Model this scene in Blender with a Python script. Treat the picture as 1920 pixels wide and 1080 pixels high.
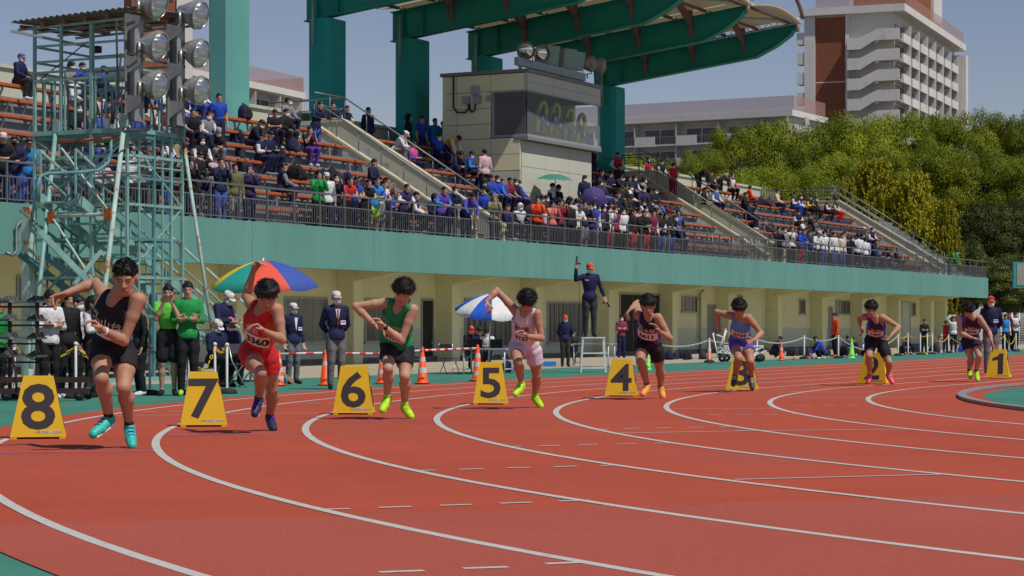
import bpy, bmesh, math, random
import numpy as np
from mathutils import Vector, Matrix, Euler
from mathutils.bvhtree import BVHTree
R = math.radians
random.seed(7)
for o in list(bpy.data.objects): bpy.data.objects.remove(o)
scene = bpy.context.scene
col = scene.collection

# ------------------------------------------------------------------ camera
FPX, CXP, HOR, CAMH = 4000.0, 960.0, 611.0, 1.1      # focal length, centre column, horizon row (1920 px photo), eye height
cam = bpy.data.objects.new('camera', bpy.data.cameras.new('camera'))
col.objects.link(cam); scene.camera = cam
cam.location = (0, 0, CAMH); cam.rotation_euler = (R(90), 0, 0)
cam.data.sensor_width = 36; cam.data.lens = FPX / 1920 * 36
cam.data.shift_y = (HOR - 540) / 1920
cam.data.clip_end = 3000; cam.data.clip_start = 0.5

# ------------------------------------------------------------------ world, sun
SUN_EL, SUN_AZ = 56.0, 132.0          # azimuth clockwise from +Y
world = bpy.data.worlds.new('World'); scene.world = world; world.use_nodes = True
wn = world.node_tree.nodes; wl = world.node_tree.links
for n in list(wn): wn.remove(n)
sky = wn.new('ShaderNodeTexSky'); sky.sky_type = 'NISHITA'; sky.sun_disc = False
sky.sun_elevation = R(SUN_EL); sky.sun_rotation = R(SUN_AZ)
sky.air_density = 1.0; sky.dust_density = 0.15; sky.ozone_density = 3.0; sky.altitude = 0
bg = wn.new('ShaderNodeBackground'); bg.inputs['Strength'].default_value = 0.062
wo = wn.new('ShaderNodeOutputWorld')
tint = wn.new('ShaderNodeMixRGB'); tint.blend_type = 'MULTIPLY'; tint.inputs[0].default_value = 1; tint.inputs[2].default_value = (1.18, 1.0, 1.04, 1)
wl.new(sky.outputs[0], tint.inputs[1]); wl.new(tint.outputs[0], bg.inputs[0]); wl.new(bg.outputs[0], wo.inputs[0])
sd = bpy.data.lights.new('sun', 'SUN'); sd.energy = 3.5; sd.angle = R(0.53); sd.color = (1, .95, .86)
sun = bpy.data.objects.new('sun', sd); col.objects.link(sun)
sv = Vector((math.sin(R(SUN_AZ)) * math.cos(R(SUN_EL)), math.cos(R(SUN_AZ)) * math.cos(R(SUN_EL)), math.sin(R(SUN_EL))))
sun.rotation_euler = sv.to_track_quat('Z', 'Y').to_euler()
sun.location = (0, 0, 60)
scene.view_settings.view_transform = 'Standard'; scene.view_settings.look = 'None'
scene.view_settings.exposure = 0.07; scene.view_settings.gamma = 1.0
scene.view_settings.use_curve_mapping = False
scene.render.resolution_x = 1024; scene.render.resolution_y = 576

# ------------------------------------------------------------------ place frame: L along the home straight, D away from it towards the stand
TH = math.atan(2061 / FPX); SN, CS = math.sin(TH), math.cos(TH); TT = math.tan(TH)
ANG = math.atan2(CS, SN)
def gz(D): return 0.0 if D < 20 else -0.123 * min(1.0, (D - 20) / 16.0)
def W(L, D, z=0.0): return Vector((L * SN - D * CS, L * CS + D * SN, z))
def LD(x, y): return (x * SN + y * CS, y * SN - x * CS)
def on_ground(px, py):
    z = 0.0
    for _ in range(30):
        Y = FPX * (CAMH - z) / (py - HOR); X = (px - CXP) / FPX * Y
        z = .5 * z + .5 * gz(LD(X, Y)[1])
    return Vector((X, Y, z))
def on_D(px, py, D):
    u = (px - CXP) / FPX; Y = D / (CS * (TT - u)); X = u * Y
    return Vector((X, Y, CAMH + (HOR - py) * Y / FPX))
def L_at(px, D):
    p = on_D(px, HOR, D); return LD(p.x, p.y)[0]
def on_Y(px, py, Y): return Vector(((px - CXP) / FPX * Y, Y, CAMH + (HOR - py) * Y / FPX))

# ------------------------------------------------------------------ materials
MATS = {}
def lin(c): return tuple(((v / 255) / 12.92 if v / 255 <= .04045 else ((v / 255 + .055) / 1.055) ** 2.4) for v in c)
def mat(name, c, rough=.75, metal=0., var=.12, scale=3., bump=0., bscale=40., spec=.35, dirt=None, stretch=None, detail=4, emit=0):
    if name in MATS: return MATS[name]
    m = bpy.data.materials.new(name); m.use_nodes = True; MATS[name] = m
    nt = m.node_tree; N = nt.nodes; K = nt.links; b = N['Principled BSDF']
    b.inputs['Roughness'].default_value = rough; b.inputs['Metallic'].default_value = metal
    b.inputs['Specular IOR Level'].default_value = spec
    m.diffuse_color = (*c, 1)
    tc = N.new('ShaderNodeTexCoord'); vec = tc.outputs['Object']
    if stretch:
        mp = N.new('ShaderNodeMapping'); mp.inputs['Scale'].default_value = stretch; K.new(vec, mp.inputs[0]); vec = mp.outputs[0]
    if var > 0:
        nz = N.new('ShaderNodeTexNoise'); nz.inputs['Scale'].default_value = scale; nz.inputs['Detail'].default_value = detail
        nz.inputs['Roughness'].default_value = .65
        K.new(vec, nz.inputs[0])
        cr = N.new('ShaderNodeValToRGB')
        e = cr.color_ramp.elements
        e[0].position = .3; e[1].position = .7
        e[0].color = (*[v * (1 - var) for v in c], 1); e[1].color = (*[min(1, v * (1 + var)) for v in c], 1)
        K.new(nz.outputs[0], cr.inputs[0]); out = cr.outputs[0]
        if dirt:
            n2 = N.new('ShaderNodeTexNoise'); n2.inputs['Scale'].default_value = dirt[1]; n2.inputs['Detail'].default_value = 8; n2.inputs['Roughness'].default_value = .75
            K.new(vec, n2.inputs[0])
            r2 = N.new('ShaderNodeValToRGB'); r2.color_ramp.elements[0].position = dirt[2]; r2.color_ramp.elements[1].position = dirt[2] + .12
            K.new(n2.outputs[0], r2.inputs[0])
            mx = N.new('ShaderNodeMixRGB'); mx.inputs[2].default_value = (*dirt[0], 1); K.new(out, mx.inputs[1])
            mf = N.new('ShaderNodeMath'); mf.operation = 'MULTIPLY'; mf.inputs[1].default_value = dirt[3]
            K.new(r2.outputs[0], mf.inputs[0]); K.new(mf.outputs[0], mx.inputs[0]); out = mx.outputs[0]
        K.new(out, b.inputs['Base Color'])
    else: b.inputs['Base Color'].default_value = (*c, 1)
    if bump > 0:
        n3 = N.new('ShaderNodeTexNoise'); n3.inputs['Scale'].default_value = bscale; n3.inputs['Detail'].default_value = 3
        K.new(vec, n3.inputs[0])
        bp = N.new('ShaderNodeBump'); bp.inputs['Strength'].default_value = bump; bp.inputs['Distance'].default_value = .02
        K.new(n3.outputs[0], bp.inputs['Height']); K.new(bp.outputs[0], b.inputs['Normal'])
    return m
def glass(name, c, rough=.05, metal=0.):
    if name in MATS: return MATS[name]
    m = mat(name, c, rough, metal, 0, spec=.9); return m

# ------------------------------------------------------------------ mesh helpers
class MB:
    def __init__(s): s.v = []; s.f = []; s.m = []; s.sm = []
    def add(s, vs, fs, mi=0, smooth=False):
        b = len(s.v); s.v += [tuple(v) for v in vs]; s.f += [tuple(i + b for i in f) for f in fs]
        s.m += [mi] * len(fs); s.sm += [smooth] * len(fs); return s
    def hexa(s, P, mi=0):   # P: 4 bottom (ccw) + 4 top
        return s.add(P, [(3, 2, 1, 0), (4, 5, 6, 7), (0, 1, 5, 4), (1, 2, 6, 5), (2, 3, 7, 6), (3, 0, 4, 7)], mi)
    def box(s, c, d, rz=0., mi=0, rot=None):
        hx, hy, hz = d[0] / 2, d[1] / 2, d[2] / 2; c = Vector(c)
        P = [Vector(p) for p in ((-hx, -hy, -hz), (hx, -hy, -hz), (hx, hy, -hz), (-hx, hy, -hz), (-hx, -hy, hz), (hx, -hy, hz), (hx, hy, hz), (-hx, hy, hz))]
        M = rot if rot is not None else (Matrix.Rotation(rz, 3, 'Z') if rz else None)
        if M is not None: P = [M @ p for p in P]
        return s.hexa([p + c for p in P], mi)
    def ldbox(s, L0, L1, D0, D1, z0, z1, mi=0):
        return s.hexa([W(L0, D1, z0), W(L0, D0, z0), W(L1, D0, z0), W(L1, D1, z0), W(L0, D1, z1), W(L0, D0, z1), W(L1, D0, z1), W(L1, D1, z1)], mi)
    def bar(s, a, b, w, h=None, mi=0, up=(0, 0, 1)):
        a = Vector(a); b = Vector(b); h = w if h is None else h
        d = (b - a).normalized(); up = Vector(up)
        if abs(d.dot(up)) > .98: up = Vector((1, 0, 0)) if abs(d.x) < .9 else Vector((0, 1, 0))
        x = d.cross(up).normalized() * w / 2; y = x.cross(d).normalized() * h / 2
        return s.hexa([a - x - y, a + x - y, a + x + y, a - x + y, b - x - y, b + x - y, b + x + y, b - x + y], mi)
    def tube(s, pts, r, n=8, mi=0, smooth=True, cap=True):
        pts = [Vector(p) for p in pts]; rr = r if isinstance(r, (list, tuple)) else [r] * len(pts)
        vs = []; fs = []; pu = None
        for i, p in enumerate(pts):
            d = (pts[min(i + 1, len(pts) - 1)] - pts[max(i - 1, 0)])
            if d.length < 1e-9: d = Vector((0, 0, 1))
            d.normalize()
            if pu is None: pu = Vector((0, 0, 1)) if abs(d.z) < .9 else Vector((1, 0, 0))
            x = d.cross(pu)
            if x.length < 1e-6: x = d.cross(Vector((0, 1, 0)))
            x.normalize(); y = x.cross(d).normalized(); pu = y
            for k in range(n):
                a = 2 * math.pi * k / n; vs.append(p + (x * math.cos(a) + y * math.sin(a)) * rr[i])
        for i in range(len(pts) - 1):
            for k in range(n):
                k2 = (k + 1) % n; fs.append((i * n + k, i * n + k2, (i + 1) * n + k2, (i + 1) * n + k))
        if cap: fs.append(tuple(range(n))); fs.append(tuple(reversed(range((len(pts) - 1) * n, len(pts) * n))))
        return s.add(vs, fs, mi, smooth)
    def lathe(s, prof, c=(0, 0, 0), n=16, mi=0, M=None, smooth=True, a0=0, a1=2 * math.pi):
        c = Vector(c); vs = []; fs = []; full = abs(a1 - a0 - 2 * math.pi) < 1e-6; m = n if full else n + 1
        for (r, z) in prof:
            for k in range(m):
                a = a0 + (a1 - a0) * k / n; p = Vector((r * math.cos(a), r * math.sin(a), z))
                if M is not None: p = M @ p
                vs.append(p + c)
        for i in range(len(prof) - 1):
            for k in range(n):
                k2 = (k + 1) % m if full else k + 1
                fs.append((i * m + k, i * m + k2, (i + 1) * m + k2, (i + 1) * m + k))
        return s.add(vs, fs, mi, smooth)
    def prism(s, poly, axis, mi=0):      # poly: 3D points (planar), axis: extrusion vector
        n = len(poly); P = [Vector(p) for p in poly]; A = Vector(axis)
        fs = [tuple(range(n)), tuple(reversed(range(n, 2 * n)))]
        fs += [(i, i + n, (i + 1) % n + n, (i + 1) % n) for i in range(n)]
        return s.add(P + [p + A for p in P], fs, mi)
    def build(s, name, m, parent=None, loc=None, fix=True):
        me = bpy.data.meshes.new(name); me.from_pydata(s.v, [], s.f)
        me.polygons.foreach_set('material_index', s.m); me.polygons.foreach_set('use_smooth', s.sm)
        for mm in (m if isinstance(m, (list, tuple)) else [m]): me.materials.append(mm)
        if fix:
            bm = bmesh.new(); bm.from_mesh(me); bmesh.ops.recalc_face_normals(bm, faces=bm.faces); bm.to_mesh(me); bm.free()
        me.update()
        return link(name, me, parent, loc)
def link(name, me, parent=None, loc=None):
    o = bpy.data.objects.new(name, me); col.objects.link(o)
    if parent is not None: o.parent = parent
    if loc is not None: o.location = loc
    return o
def tag(o, label=None, cat=None, group=None, kind=None):
    if label: o['label'] = label
    if cat: o['category'] = cat
    if group: o['group'] = group
    if kind: o['kind'] = kind
    return o
def empty(name, loc=(0, 0, 0), rz=0., label=None, cat=None, group=None):
    o = bpy.data.objects.new(name, None); col.objects.link(o); o.location = loc; o.rotation_euler = (0, 0, rz)
    o.empty_display_size = .2
    return tag(o, label, cat, group)
def kids(o): return [c for c in bpy.data.objects if c.parent is o]
def copy_tree(o, parent=None, ch=None):
    c = o.copy(); col.objects.link(c)
    if parent is not None: c.parent = parent
    for k in (CH[o.name] if o.name in CH else kids(o)): copy_tree(k, c)
    return c
CH = {}
FR = Matrix(((SN, -CS, 0), (CS, SN, 0), (0, 0, 1)))     # local (along L, along D, up) -> world
def text_mesh(txt, size, name='lettering', ext=0.0, align='CENTER', bold=0.0, sx=1.0, res=3):
    cu = bpy.data.curves.new(name, 'FONT'); cu.body = txt; cu.size = size; cu.align_x = align; cu.align_y = 'CENTER'
    cu.extrude = ext; cu.offset = bold; cu.resolution_u = res
    o = bpy.data.objects.new(name, cu); col.objects.link(o)
    dg = bpy.context.evaluated_depsgraph_get(); me = bpy.data.meshes.new_from_object(o.evaluated_get(dg))
    bpy.data.objects.remove(o); bpy.data.curves.remove(cu)
    if sx != 1.0:
        for v in me.vertices: v.co.x *= sx
    return me
def wb(mb, name, m, parent=None, fix=True):
    o = mb.build(name, m, parent, None, fix)
    if parent is not None and parent.parent is None: o.location = -parent.location
    return o
# ------------------------------------------------------------------ materials of the place
M_track = mat('tartan_red', (.455, .082, .044), .85, var=.10, scale=.35, bump=.6, bscale=160, spec=.2, dirt=((.42, .098, .065), .16, .50, .8), detail=6)
_nt = M_track.node_tree; _b = _nt.nodes['Principled BSDF']; _src = _b.inputs['Base Color'].links[0].from_socket
_tc = _nt.nodes.new('ShaderNodeTexCoord'); _g = _nt.nodes.new('ShaderNodeTexNoise'); _g.inputs['Scale'].default_value = 45; _g.inputs['Detail'].default_value = 6; _g.inputs['Roughness'].default_value = .8; _nt.links.new(_tc.outputs['Object'], _g.inputs[0])
_r = _nt.nodes.new('ShaderNodeMapRange'); _r.inputs[1].default_value = .3; _r.inputs[2].default_value = .7; _r.inputs[3].default_value = .80; _r.inputs[4].default_value = 1.18; _nt.links.new(_g.outputs[0], _r.inputs[0])
_h = _nt.nodes.new('ShaderNodeHueSaturation'); _nt.links.new(_r.outputs[0], _h.inputs['Value']); _nt.links.new(_src, _h.inputs['Color']); _nt.links.new(_h.outputs[0], _b.inputs['Base Color'])
M_track2 = M_track.copy(); M_track2.name = 'tartan_red_worn'
for _n in M_track2.node_tree.nodes:
    if _n.type == 'VALTORGB' and _n.color_ramp.elements[0].color[0] > .2:
        for _e, _c in zip(_n.color_ramp.elements, ((.41, .088, .058, 1), (.46, .105, .072, 1))): _e.color = _c
M_green = mat('tartan_green', (.055, .21, .155), .85, var=.14, scale=.6, bump=.4, bscale=150, spec=.2, dirt=((.09, .20, .16), .8, .55, .5))
M_conc = mat('apron_concrete', (.40, .34, .25), .9, var=.15, scale=1.2, bump=.3, bscale=60, dirt=((.25, .22, .18), .9, .55, .5))
M_earth = mat('bare_ground', (.12, .11, .08), .95, var=.3, scale=.3)
M_line = mat('line_paint', (.50, .49, .46), .8, var=.10, scale=30, bump=.3, bscale=200, dirt=((.38, .22, .18), 9, .55, .65))
M_blue = mat('blue_line_paint', (.26, .22, .45), .8, var=.2, scale=20)
M_kerb = mat('kerb_aluminium', (.30, .28, .27), .6, .2, var=.2, scale=6)
M_dark = mat('kerb_foot_black', (.03, .025, .025), .9, var=.1)  # near-black tone of the kerb feet

# ------------------------------------------------------------------ lane geometry (polar about the bend centre, in the L,D frame)
SOL = [32.352557, 2.750892, 6.263767, -15.274294, 6.353819, 1.220158, -0.190473, 1.802852, -0.892396, 0.006486, -0.086704, 0.05964]
def rl(n, ph):
    p = min(ph, 1.15); m = n - 4
    b = [1, p, p**2, p**3, p**4, m, m*p, m*p**2, m*p**3, m*m, m*m*p, m*m*p**2]
    r = sum(x * y for x, y in zip(b, SOL))
    return r
L0B, DCB = 40.0, -18.0
def lane_pt(n, t, z=0.0):      # t>0: angle into the bend; t<0: metres along the straight
    if t >= 0:
        r = rl(n, t); return W(L0B - r * math.sin(t), DCB + r * math.cos(t), z)
    D = DCB + rl(n, 0); return W(L0B - t, D, z)
TS = [-160, -120, -90, -70, -50, -40, -30, -20, -12, -6, -2] + [i * .02 for i in range(0, 121)]
def band(n0, n1, z, ts=TS, w=None):
    mb = MB(); vs = []
    for t in ts: vs += [lane_pt(n0, t, z), lane_pt(n1 - (.15 * min(1, max(t, 0) / .9) if n1 > 8.2 else 0), t, z)]
    mb.add(vs, [(2*i, 2*i+1, 2*i+3, 2*i+2) for i in range(len(ts) - 1)]); return mb
def line_band(n, wdt, z, ts=TS):
    mb = MB(); vs = []
    P = [lane_pt(n, t, z) for t in ts]
    for i, p in enumerate(P):
        d = (P[min(i + 1, len(P) - 1)] - P[max(i - 1, 0)]).normalized(); nn = Vector((-d.y, d.x, 0)) * wdt / 2
        vs += [p + nn, p - nn]
    mb.add(vs, [(2*i, 2*i+1, 2*i+3, 2*i+2) for i in range(len(ts) - 1)]); return mb
# ground to the horizon, then apron and concrete, then track
mb = MB(); Ls = [-900, 0, 30, 200, 2200]; Ds = [-900, 19.9, 36, 1900]
vs = [W(L, D, gz(D) - .03) for L in Ls for D in Ds]
mb.add(vs, [(i*4+j, i*4+j+1, (i+1)*4+j+1, (i+1)*4+j) for i in range(4) for j in range(3)])
tag(mb.build('ground', M_earth), kind='structure')
mb = MB(); Ds = [-60, 20, 25.2]; Ls = [-30, 250]
vs = [W(L, D, gz(D)) for L in Ls for D in Ds]
mb.add(vs, [(0, 1, 4, 3), (1, 2, 5, 4)]); tag(mb.build('apron', M_green), kind='structure')
mb = MB(); vs = [W(L, D, gz(D) + .004) for L in (-30, 250) for D in (25.2, 36.6)]
mb.add(vs, [(0, 1, 3, 2)]); tag(mb.build('pavement', M_conc), kind='structure')
track = tag(band(-.24, 8.47, .004).build('track', M_track), kind='structure')
mb = MB(); ts = TS[:]; ring = [lane_pt(-.24, t, .006) for t in ts]
c0 = W(L0B, DCB, .006); c1 = W(L0B + 160, DCB, .006)
vs = ring + [c0, c1]; n = len(ring); fs = []
for i in range(n - 1):
    fs.append((i, i + 1, n) if ts[i] >= 0 else (i, i + 1, n))
mb.add(vs, fs); tag(mb.build('infield', M_green), kind='structure')
for k in range(1, 9): line_band(k, .075, .008).build('lane_line', M_line, track)
# resurfaced, slightly pinker stretch nearest the camera, laid over the older surface (under the lines)
_a, _bq = on_ground(-60, 990), on_ground(1990, 925); _c, _d = on_ground(2300, 1500), on_ground(-500, 1500)
_k = 70; _P = []
for _i in range(_k + 1):
    _q = _a.lerp(_bq, _i / _k); _P.append(_q + Vector((0, .10 * math.sin(_i * .55) + .06 * math.sin(_i * 1.4), .006)))
def _outer(p): L, D = LD(p.x, p.y); ph = math.atan2(L0B - L, D - DCB); return math.hypot(L0B - L, D - DCB) < rl(8.47, ph) - .3
_v = []; _f = []
for _i, _q in enumerate(_P):
    _e2 = Vector((_q.x * .35, 4.0, .006)); 
    for _j in range(30):
        _p = _q.lerp(_e2, _j / 29); L, D = LD(_p.x, _p.y); ph = math.atan2(L0B - L, D - DCB); rr_ = math.hypot(L0B - L, D - DCB); lim = rl(8.47 - .15 * min(1, max(ph, 0) / .9), ph)
        if rr_ > lim: L = L0B - lim * math.sin(ph); D = DCB + lim * math.cos(ph); _p = W(L, D, .006)
        _v.append(_p)
_f = [(_i*30+_j, _i*30+_j+1, (_i+1)*30+_j+1, (_i+1)*30+_j) for _i in range(_k) for _j in range(29)]
_f = [q for q in _f if (Vector(_v[q[0]]) - Vector(_v[q[2]])).cross(Vector(_v[q[1]]) - Vector(_v[q[3]])).length > 1e-4]
_mb = MB(); _mb.add(_v, _f); _mb.build('resurfaced_patch', M_track2, track)
# straight sprint line outside lane 8
# raised inner kerb
kb = MB(); prof = [(-.06, .012), (-.06, .055), (.06, .055), (.06, .012)]
P = [lane_pt(0, t) for t in TS]; vs = []
for i, p in enumerate(P):
    d = (P[min(i + 1, len(P) - 1)] - P[max(i - 1, 0)]).normalized(); nn = Vector((-d.y, d.x, 0))
    vs += [p + nn * a * 1.05 + Vector((0, 0, b)) for a, b in prof]
fs = []
for i in range(len(P) - 1):
    for k in range(4): fs.append((i*4+k, i*4+(k+1) % 4, (i+1)*4+(k+1) % 4, (i+1)*4+k))
kb.add(vs, fs)
kerb = tag(kb.build('inner_kerb', M_kerb), 'grey raised kerb curving round the green infield inside lane 1', 'kerb')
# short near-black feet under the kerb
ft = MB()
for i in range(0, 125):
    t = .016 * i; p = lane_pt(0, t); q = lane_pt(0, t + .002)
    ft.bar(p + Vector((0, 0, .008)), q + Vector((0, 0, .008)), .12, .012)
ft.build('kerb_feet', M_dark, kerb)['kind'] = 'stuff'
# thin transverse marks: (x0,y0,x1,y1,width,material)
def gline(a, b, w, m, name, z=.0085):
    p, q = on_ground(*a), on_ground(*b); d = (q - p).normalized(); nn = Vector((-d.y, d.x, 0)) * w / 2; Z = Vector((0, 0, z))
    mb = MB(); mb.add([p + nn + Z, p - nn + Z, q - nn + Z, q + nn + Z], [(0, 1, 2, 3)]); return mb.build(name, m, track)
for a in [(215,780,345,779),(422,777,621,775.5),(957,747.5,1100,747),(1205,746,1244,745.5),(1161,813.5,1410,809),(1377,901,1770,891),(1454,766.5,1240,767),
          (1640,745,1808,745),(1475,745.5,1630,745),(1480,735,1640,734),(1380,809,1700,806)]:
    gline(a[:2], a[2:], .05, M_line, 'start_line')
for a in [(0,850,287,847),(312,817,566,813.5),(640,790,812,788.5),(695,773.3,1040,770)]:
    gline(a[:2], a[2:], .05, M_blue, 'blue_start_line')
for a in [(711,1076,795,1073),(868,1069,953,1066),(1023,1060,1100,1057),(710,954,771,952),(825,950,884,948),(937,946,997,944),(1048,942,1104,940),(600,957.5,656,956),
          (862,882,907,880.5),(950,879,995,878),(1038,877,1082,875.5),(775,884.5,818,883),(1125,875,1160,873.5),(1012,837.5,1050,836.5),(1085,835.5,1121,834.5),(1157,834.2,1192,833.5),(1228,832.5,1258,832),(950,839,978,838),
          (1168,805,1199,804),(1228,804.2,1258,803),(1115,807,1140,806),(1290,802.5,1318,802),(1350,801.5,1375,801),(1328,779.3,1354,779),(1381,779,1407,778.6),(1433,778.6,1459,778.3),(1485,777,1500,776.8),
          (1495,761.5,1518,761.3),(1543,761.2,1565,761),(1589,760.6,1611,760.4),(1635,760,1648,759.8),(268,773,292,772.7),(315,773,338,772.8),(570,756.8,598,756.5),(612,757.3,640,757),(850,744,868,743.6),(1215,730,1245,729.5)]:
    gline(a[:2], a[2:], .06, M_line, 'break_mark')
# ------------------------------------------------------------------ grandstand
M_fascia = mat('teal_fascia_paint', (.115, .285, .25), .7, var=.09, scale=.8, bump=.12, bscale=25, dirt=((.075, .17, .165), 2.2, .56, .45), stretch=(1, 1, .12))
M_pillshade = mat('teal_pillar_shaded', (.018, .30, .27), .75, var=.10, scale=.5, bump=.2, bscale=30)  # pillar paint in the deeper tone of the roof's shade
M_pillsun = mat('teal_pillar_sunlit', (.12, .35, .32), .75, var=.10, scale=.4, bump=.2, bscale=30)  # same pillar paint, sunlight put into the colour of the first pillar
M_gird = mat('green_girder_paint', (.012, .28, .225), .6, var=.12, scale=.8, bump=.1, bscale=10)
M_cream = mat('cream_wall_paint', (.70, .71, .46), .85, var=.07, scale=.5, bump=.25, bscale=40, dirt=((.36, .35, .22), .7, .6, .5))
M_dado = mat('pale_dado', (.52, .57, .48), .85, var=.07, scale=.5, bump=.2, bscale=40)  # paler, greyer tone than the cream wall
M_base = mat('concrete_plinth', (.16, .15, .14), .9, var=.2, scale=1.5)
M_stcream = mat('cream_stair_wall', (.58, .54, .38), .85, var=.07, scale=.6, bump=.25, bscale=40, dirt=((.42, .40, .30), .8, .6, .5))
M_step = mat('terrace_concrete', (.20, .215, .23), .9, var=.2, scale=.9, bump=.3, bscale=30, dirt=((.09, .09, .10), 1.2, .5, .6))
M_para = mat('parapet_paint', (.50, .49, .38), .85, var=.08, scale=.5, dirt=((.36, .35, .29), .8, .55, .6))
M_bench = mat('orange_bench', (.40, .095, .03), .65, var=.22, scale=2.5, spec=.4, dirt=((.36, .12, .07), 4, .6, .5))
M_brkt = mat('bench_bracket', (.33, .33, .34), .6, .3, var=.15)
M_rail = mat('galvanised_rail', (.20, .205, .21), .5, .6, var=.15, scale=4)
M_frame = mat('window_frame', (.34, .36, .37), .5, .3, var=.08)
M_glassd = mat('dark_window_glass', (.035, .045, .05), .12, 0, var=.3, scale=.8, spec=.8)
M_glassl = mat('dull_window_glass', (.12, .135, .12), .15, 0, var=.25, scale=.8, spec=.8)
M_doorg = mat('grey_door', (.22, .25, .25), .6, var=.08)
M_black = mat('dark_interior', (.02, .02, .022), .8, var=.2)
M_pipe = mat('cream_pipe', (.40, .40, .24), .6, var=.1)
M_roofp = mat('roof_soffit', (.50, .45, .32), .8, var=.08, scale=.6)
_nt = M_roofp.node_tree; _tr = _nt.nodes.new('ShaderNodeBsdfTranslucent'); _tr.inputs[0].default_value = (.62, .56, .42, 1); _mx = _nt.nodes.new('ShaderNodeMixShader'); _mx.inputs[0].default_value = .45
_nt.links.new(_nt.nodes['Principled BSDF'].outputs[0], _mx.inputs[1]); _nt.links.new(_tr.outputs[0], _mx.inputs[2]); _nt.links.new(_mx.outputs[0], _nt.nodes['Material Output'].inputs[0])
M_strut = mat('pinkish_primer_strut', (.23, .12, .12), .65, var=.15, scale=1.5)
M_cable = mat('black_cable', (.025, .025, .028), .6, var=0)
DF, DW = 33.0, 36.0
ZFT, ZFB = 3.96, 2.81
LA, LB = 26.0, 126.0
st = empty('grandstand', W(60, DF, 0), 0, 'long cream grandstand with teal fascia and stepped seating behind the track', 'grandstand')
# fascia
mb = MB(); mb.ldbox(LA, LB, DF, DF + .22, ZFB, ZFT); mb.ldbox(LA, LB, DF - .03, DF + .25, ZFB - .06, ZFB - .003)
wb(mb, 'fascia', M_fascia, st)
mb = MB(); mb.ldbox(LA, LB + .003, DF + .23, DW + .3, ZFB + .20, ZFB + .42); mb.ldbox(LB - .25, LB + .005, DF + .225, DF + 10, ZFB + .45, ZFT - .15); wb(mb, 'soffit_slab', M_cream, st)
for k in range(-5, 11):
    mb = MB(); L = 55 + 6.45 * k; mb.ldbox(L, L + .012, DF - .004, DF, ZFB + .0, ZFT); wb(mb, 'movement_joint', mat('joint_sealant', (.07, .165, .155), .8, var=0), st)
# wall, dado, plinth
mb = MB(); mb.ldbox(LA, LB, DW, DW + .3, 1.0, ZFB + .195); wb(mb, 'wall', M_cream, st)
mb = MB(); mb.ldbox(LA, LB, DW - .004, DW + .3, .06, .995); wb(mb, 'dado', M_dado, st)
mb = MB(); mb.ldbox(LA, LB + .1, DW - .05, DW + .3, -.2, .055); wb(mb, 'plinth', M_base, st)
mb = MB(); mb.ldbox(LB - .3, LB - .004, DW + .305, DW + 9, -.2, 3.2); wb(mb, 'end_wall', M_cream, st)
for k in range(-5, 11):
    L = 58 + 6.45 * k
    if L > LB - 1: continue
    mb = MB(); mb.ldbox(L - .28, L + .28, DW - .62, DW - .01, -.125, ZFB + .19)
    wb(mb, 'column', M_cream, st)
    mb = MB()
    mb.prism([W(L - .2, DF + .26, ZFB + .04), W(L - .2, DW - .63, ZFB - .28), W(L - .2, DW - .63, ZFB + .18), W(L - .2, DF + .26, ZFB + .18)], W(.4, 0) - W(0, 0))
    wb(mb, 'haunch_beam', M_cream, st)
mb = MB(); mb.ldbox(LB - .8, LB - .35, DW - .62, DW - .01, -.125, ZFB + .19); wb(mb, 'column', M_cream, st)
# windows and doors in the back wall: pixel box in the photo -> place on the wall
def wall_open(x0, y0, x1, y1, kind, nb=2, gm=None, D=DW):
    L0, L1 = L_at(x0, D), L_at(x1, D); xm = (x0 + x1) / 2
    zt, zb = on_D(xm, y0, D).z, on_D(xm, y1, D).z
    mb = MB(); t = .05
    mb.ldbox(L0, L0 + t, D - .05, D + .03, zb, zt); mb.ldbox(L1 - t, L1, D - .05, D + .03, zb, zt)
    mb.ldbox(L0 + t, L1 - t, D - .05, D + .03, zt - t, zt)
    if kind != 'door': mb.ldbox(L0 - .05, L1 + .05, D - .09, D + .03, zb - .07, zb - .001)
    f = wb(mb, 'door' if kind == 'door' else 'window', M_frame, st)
    for i in range(nb):
        a = L0 + t + (L1 - L0 - 2 * t) * i / nb; b = L0 + t + (L1 - L0 - 2 * t) * (i + 1) / nb
        g = MB(); g.ldbox(a + .03, b - .03, D - .02 - .012 * (i % 2), D - .004, zb + .03, zt - t - .02)
        wb(g, 'leaf' if kind == 'door' else 'pane', gm or M_glassd, f)
        if kind != 'door':
            s = MB(); s.ldbox(a - .005, a + .028, D - .04, D - .005, zb, zt - t); wb(s, 'mullion', M_frame, f)
    if kind == 'bars':
        for i in range(1, 9):
            a = L0 + (L1 - L0) * i / 9; s = MB(); s.ldbox(a, a + .025, D - .085, D - .06, zb, zt - t); wb(s, 'bar', M_frame, f)
    if kind == 'door':
        s = MB(); s.ldbox(L1 - .2, L1 - .17, D - .09, D - .05, zb + .85, zb + 1.0); wb(s, 'handle', M_brkt, f)
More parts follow.
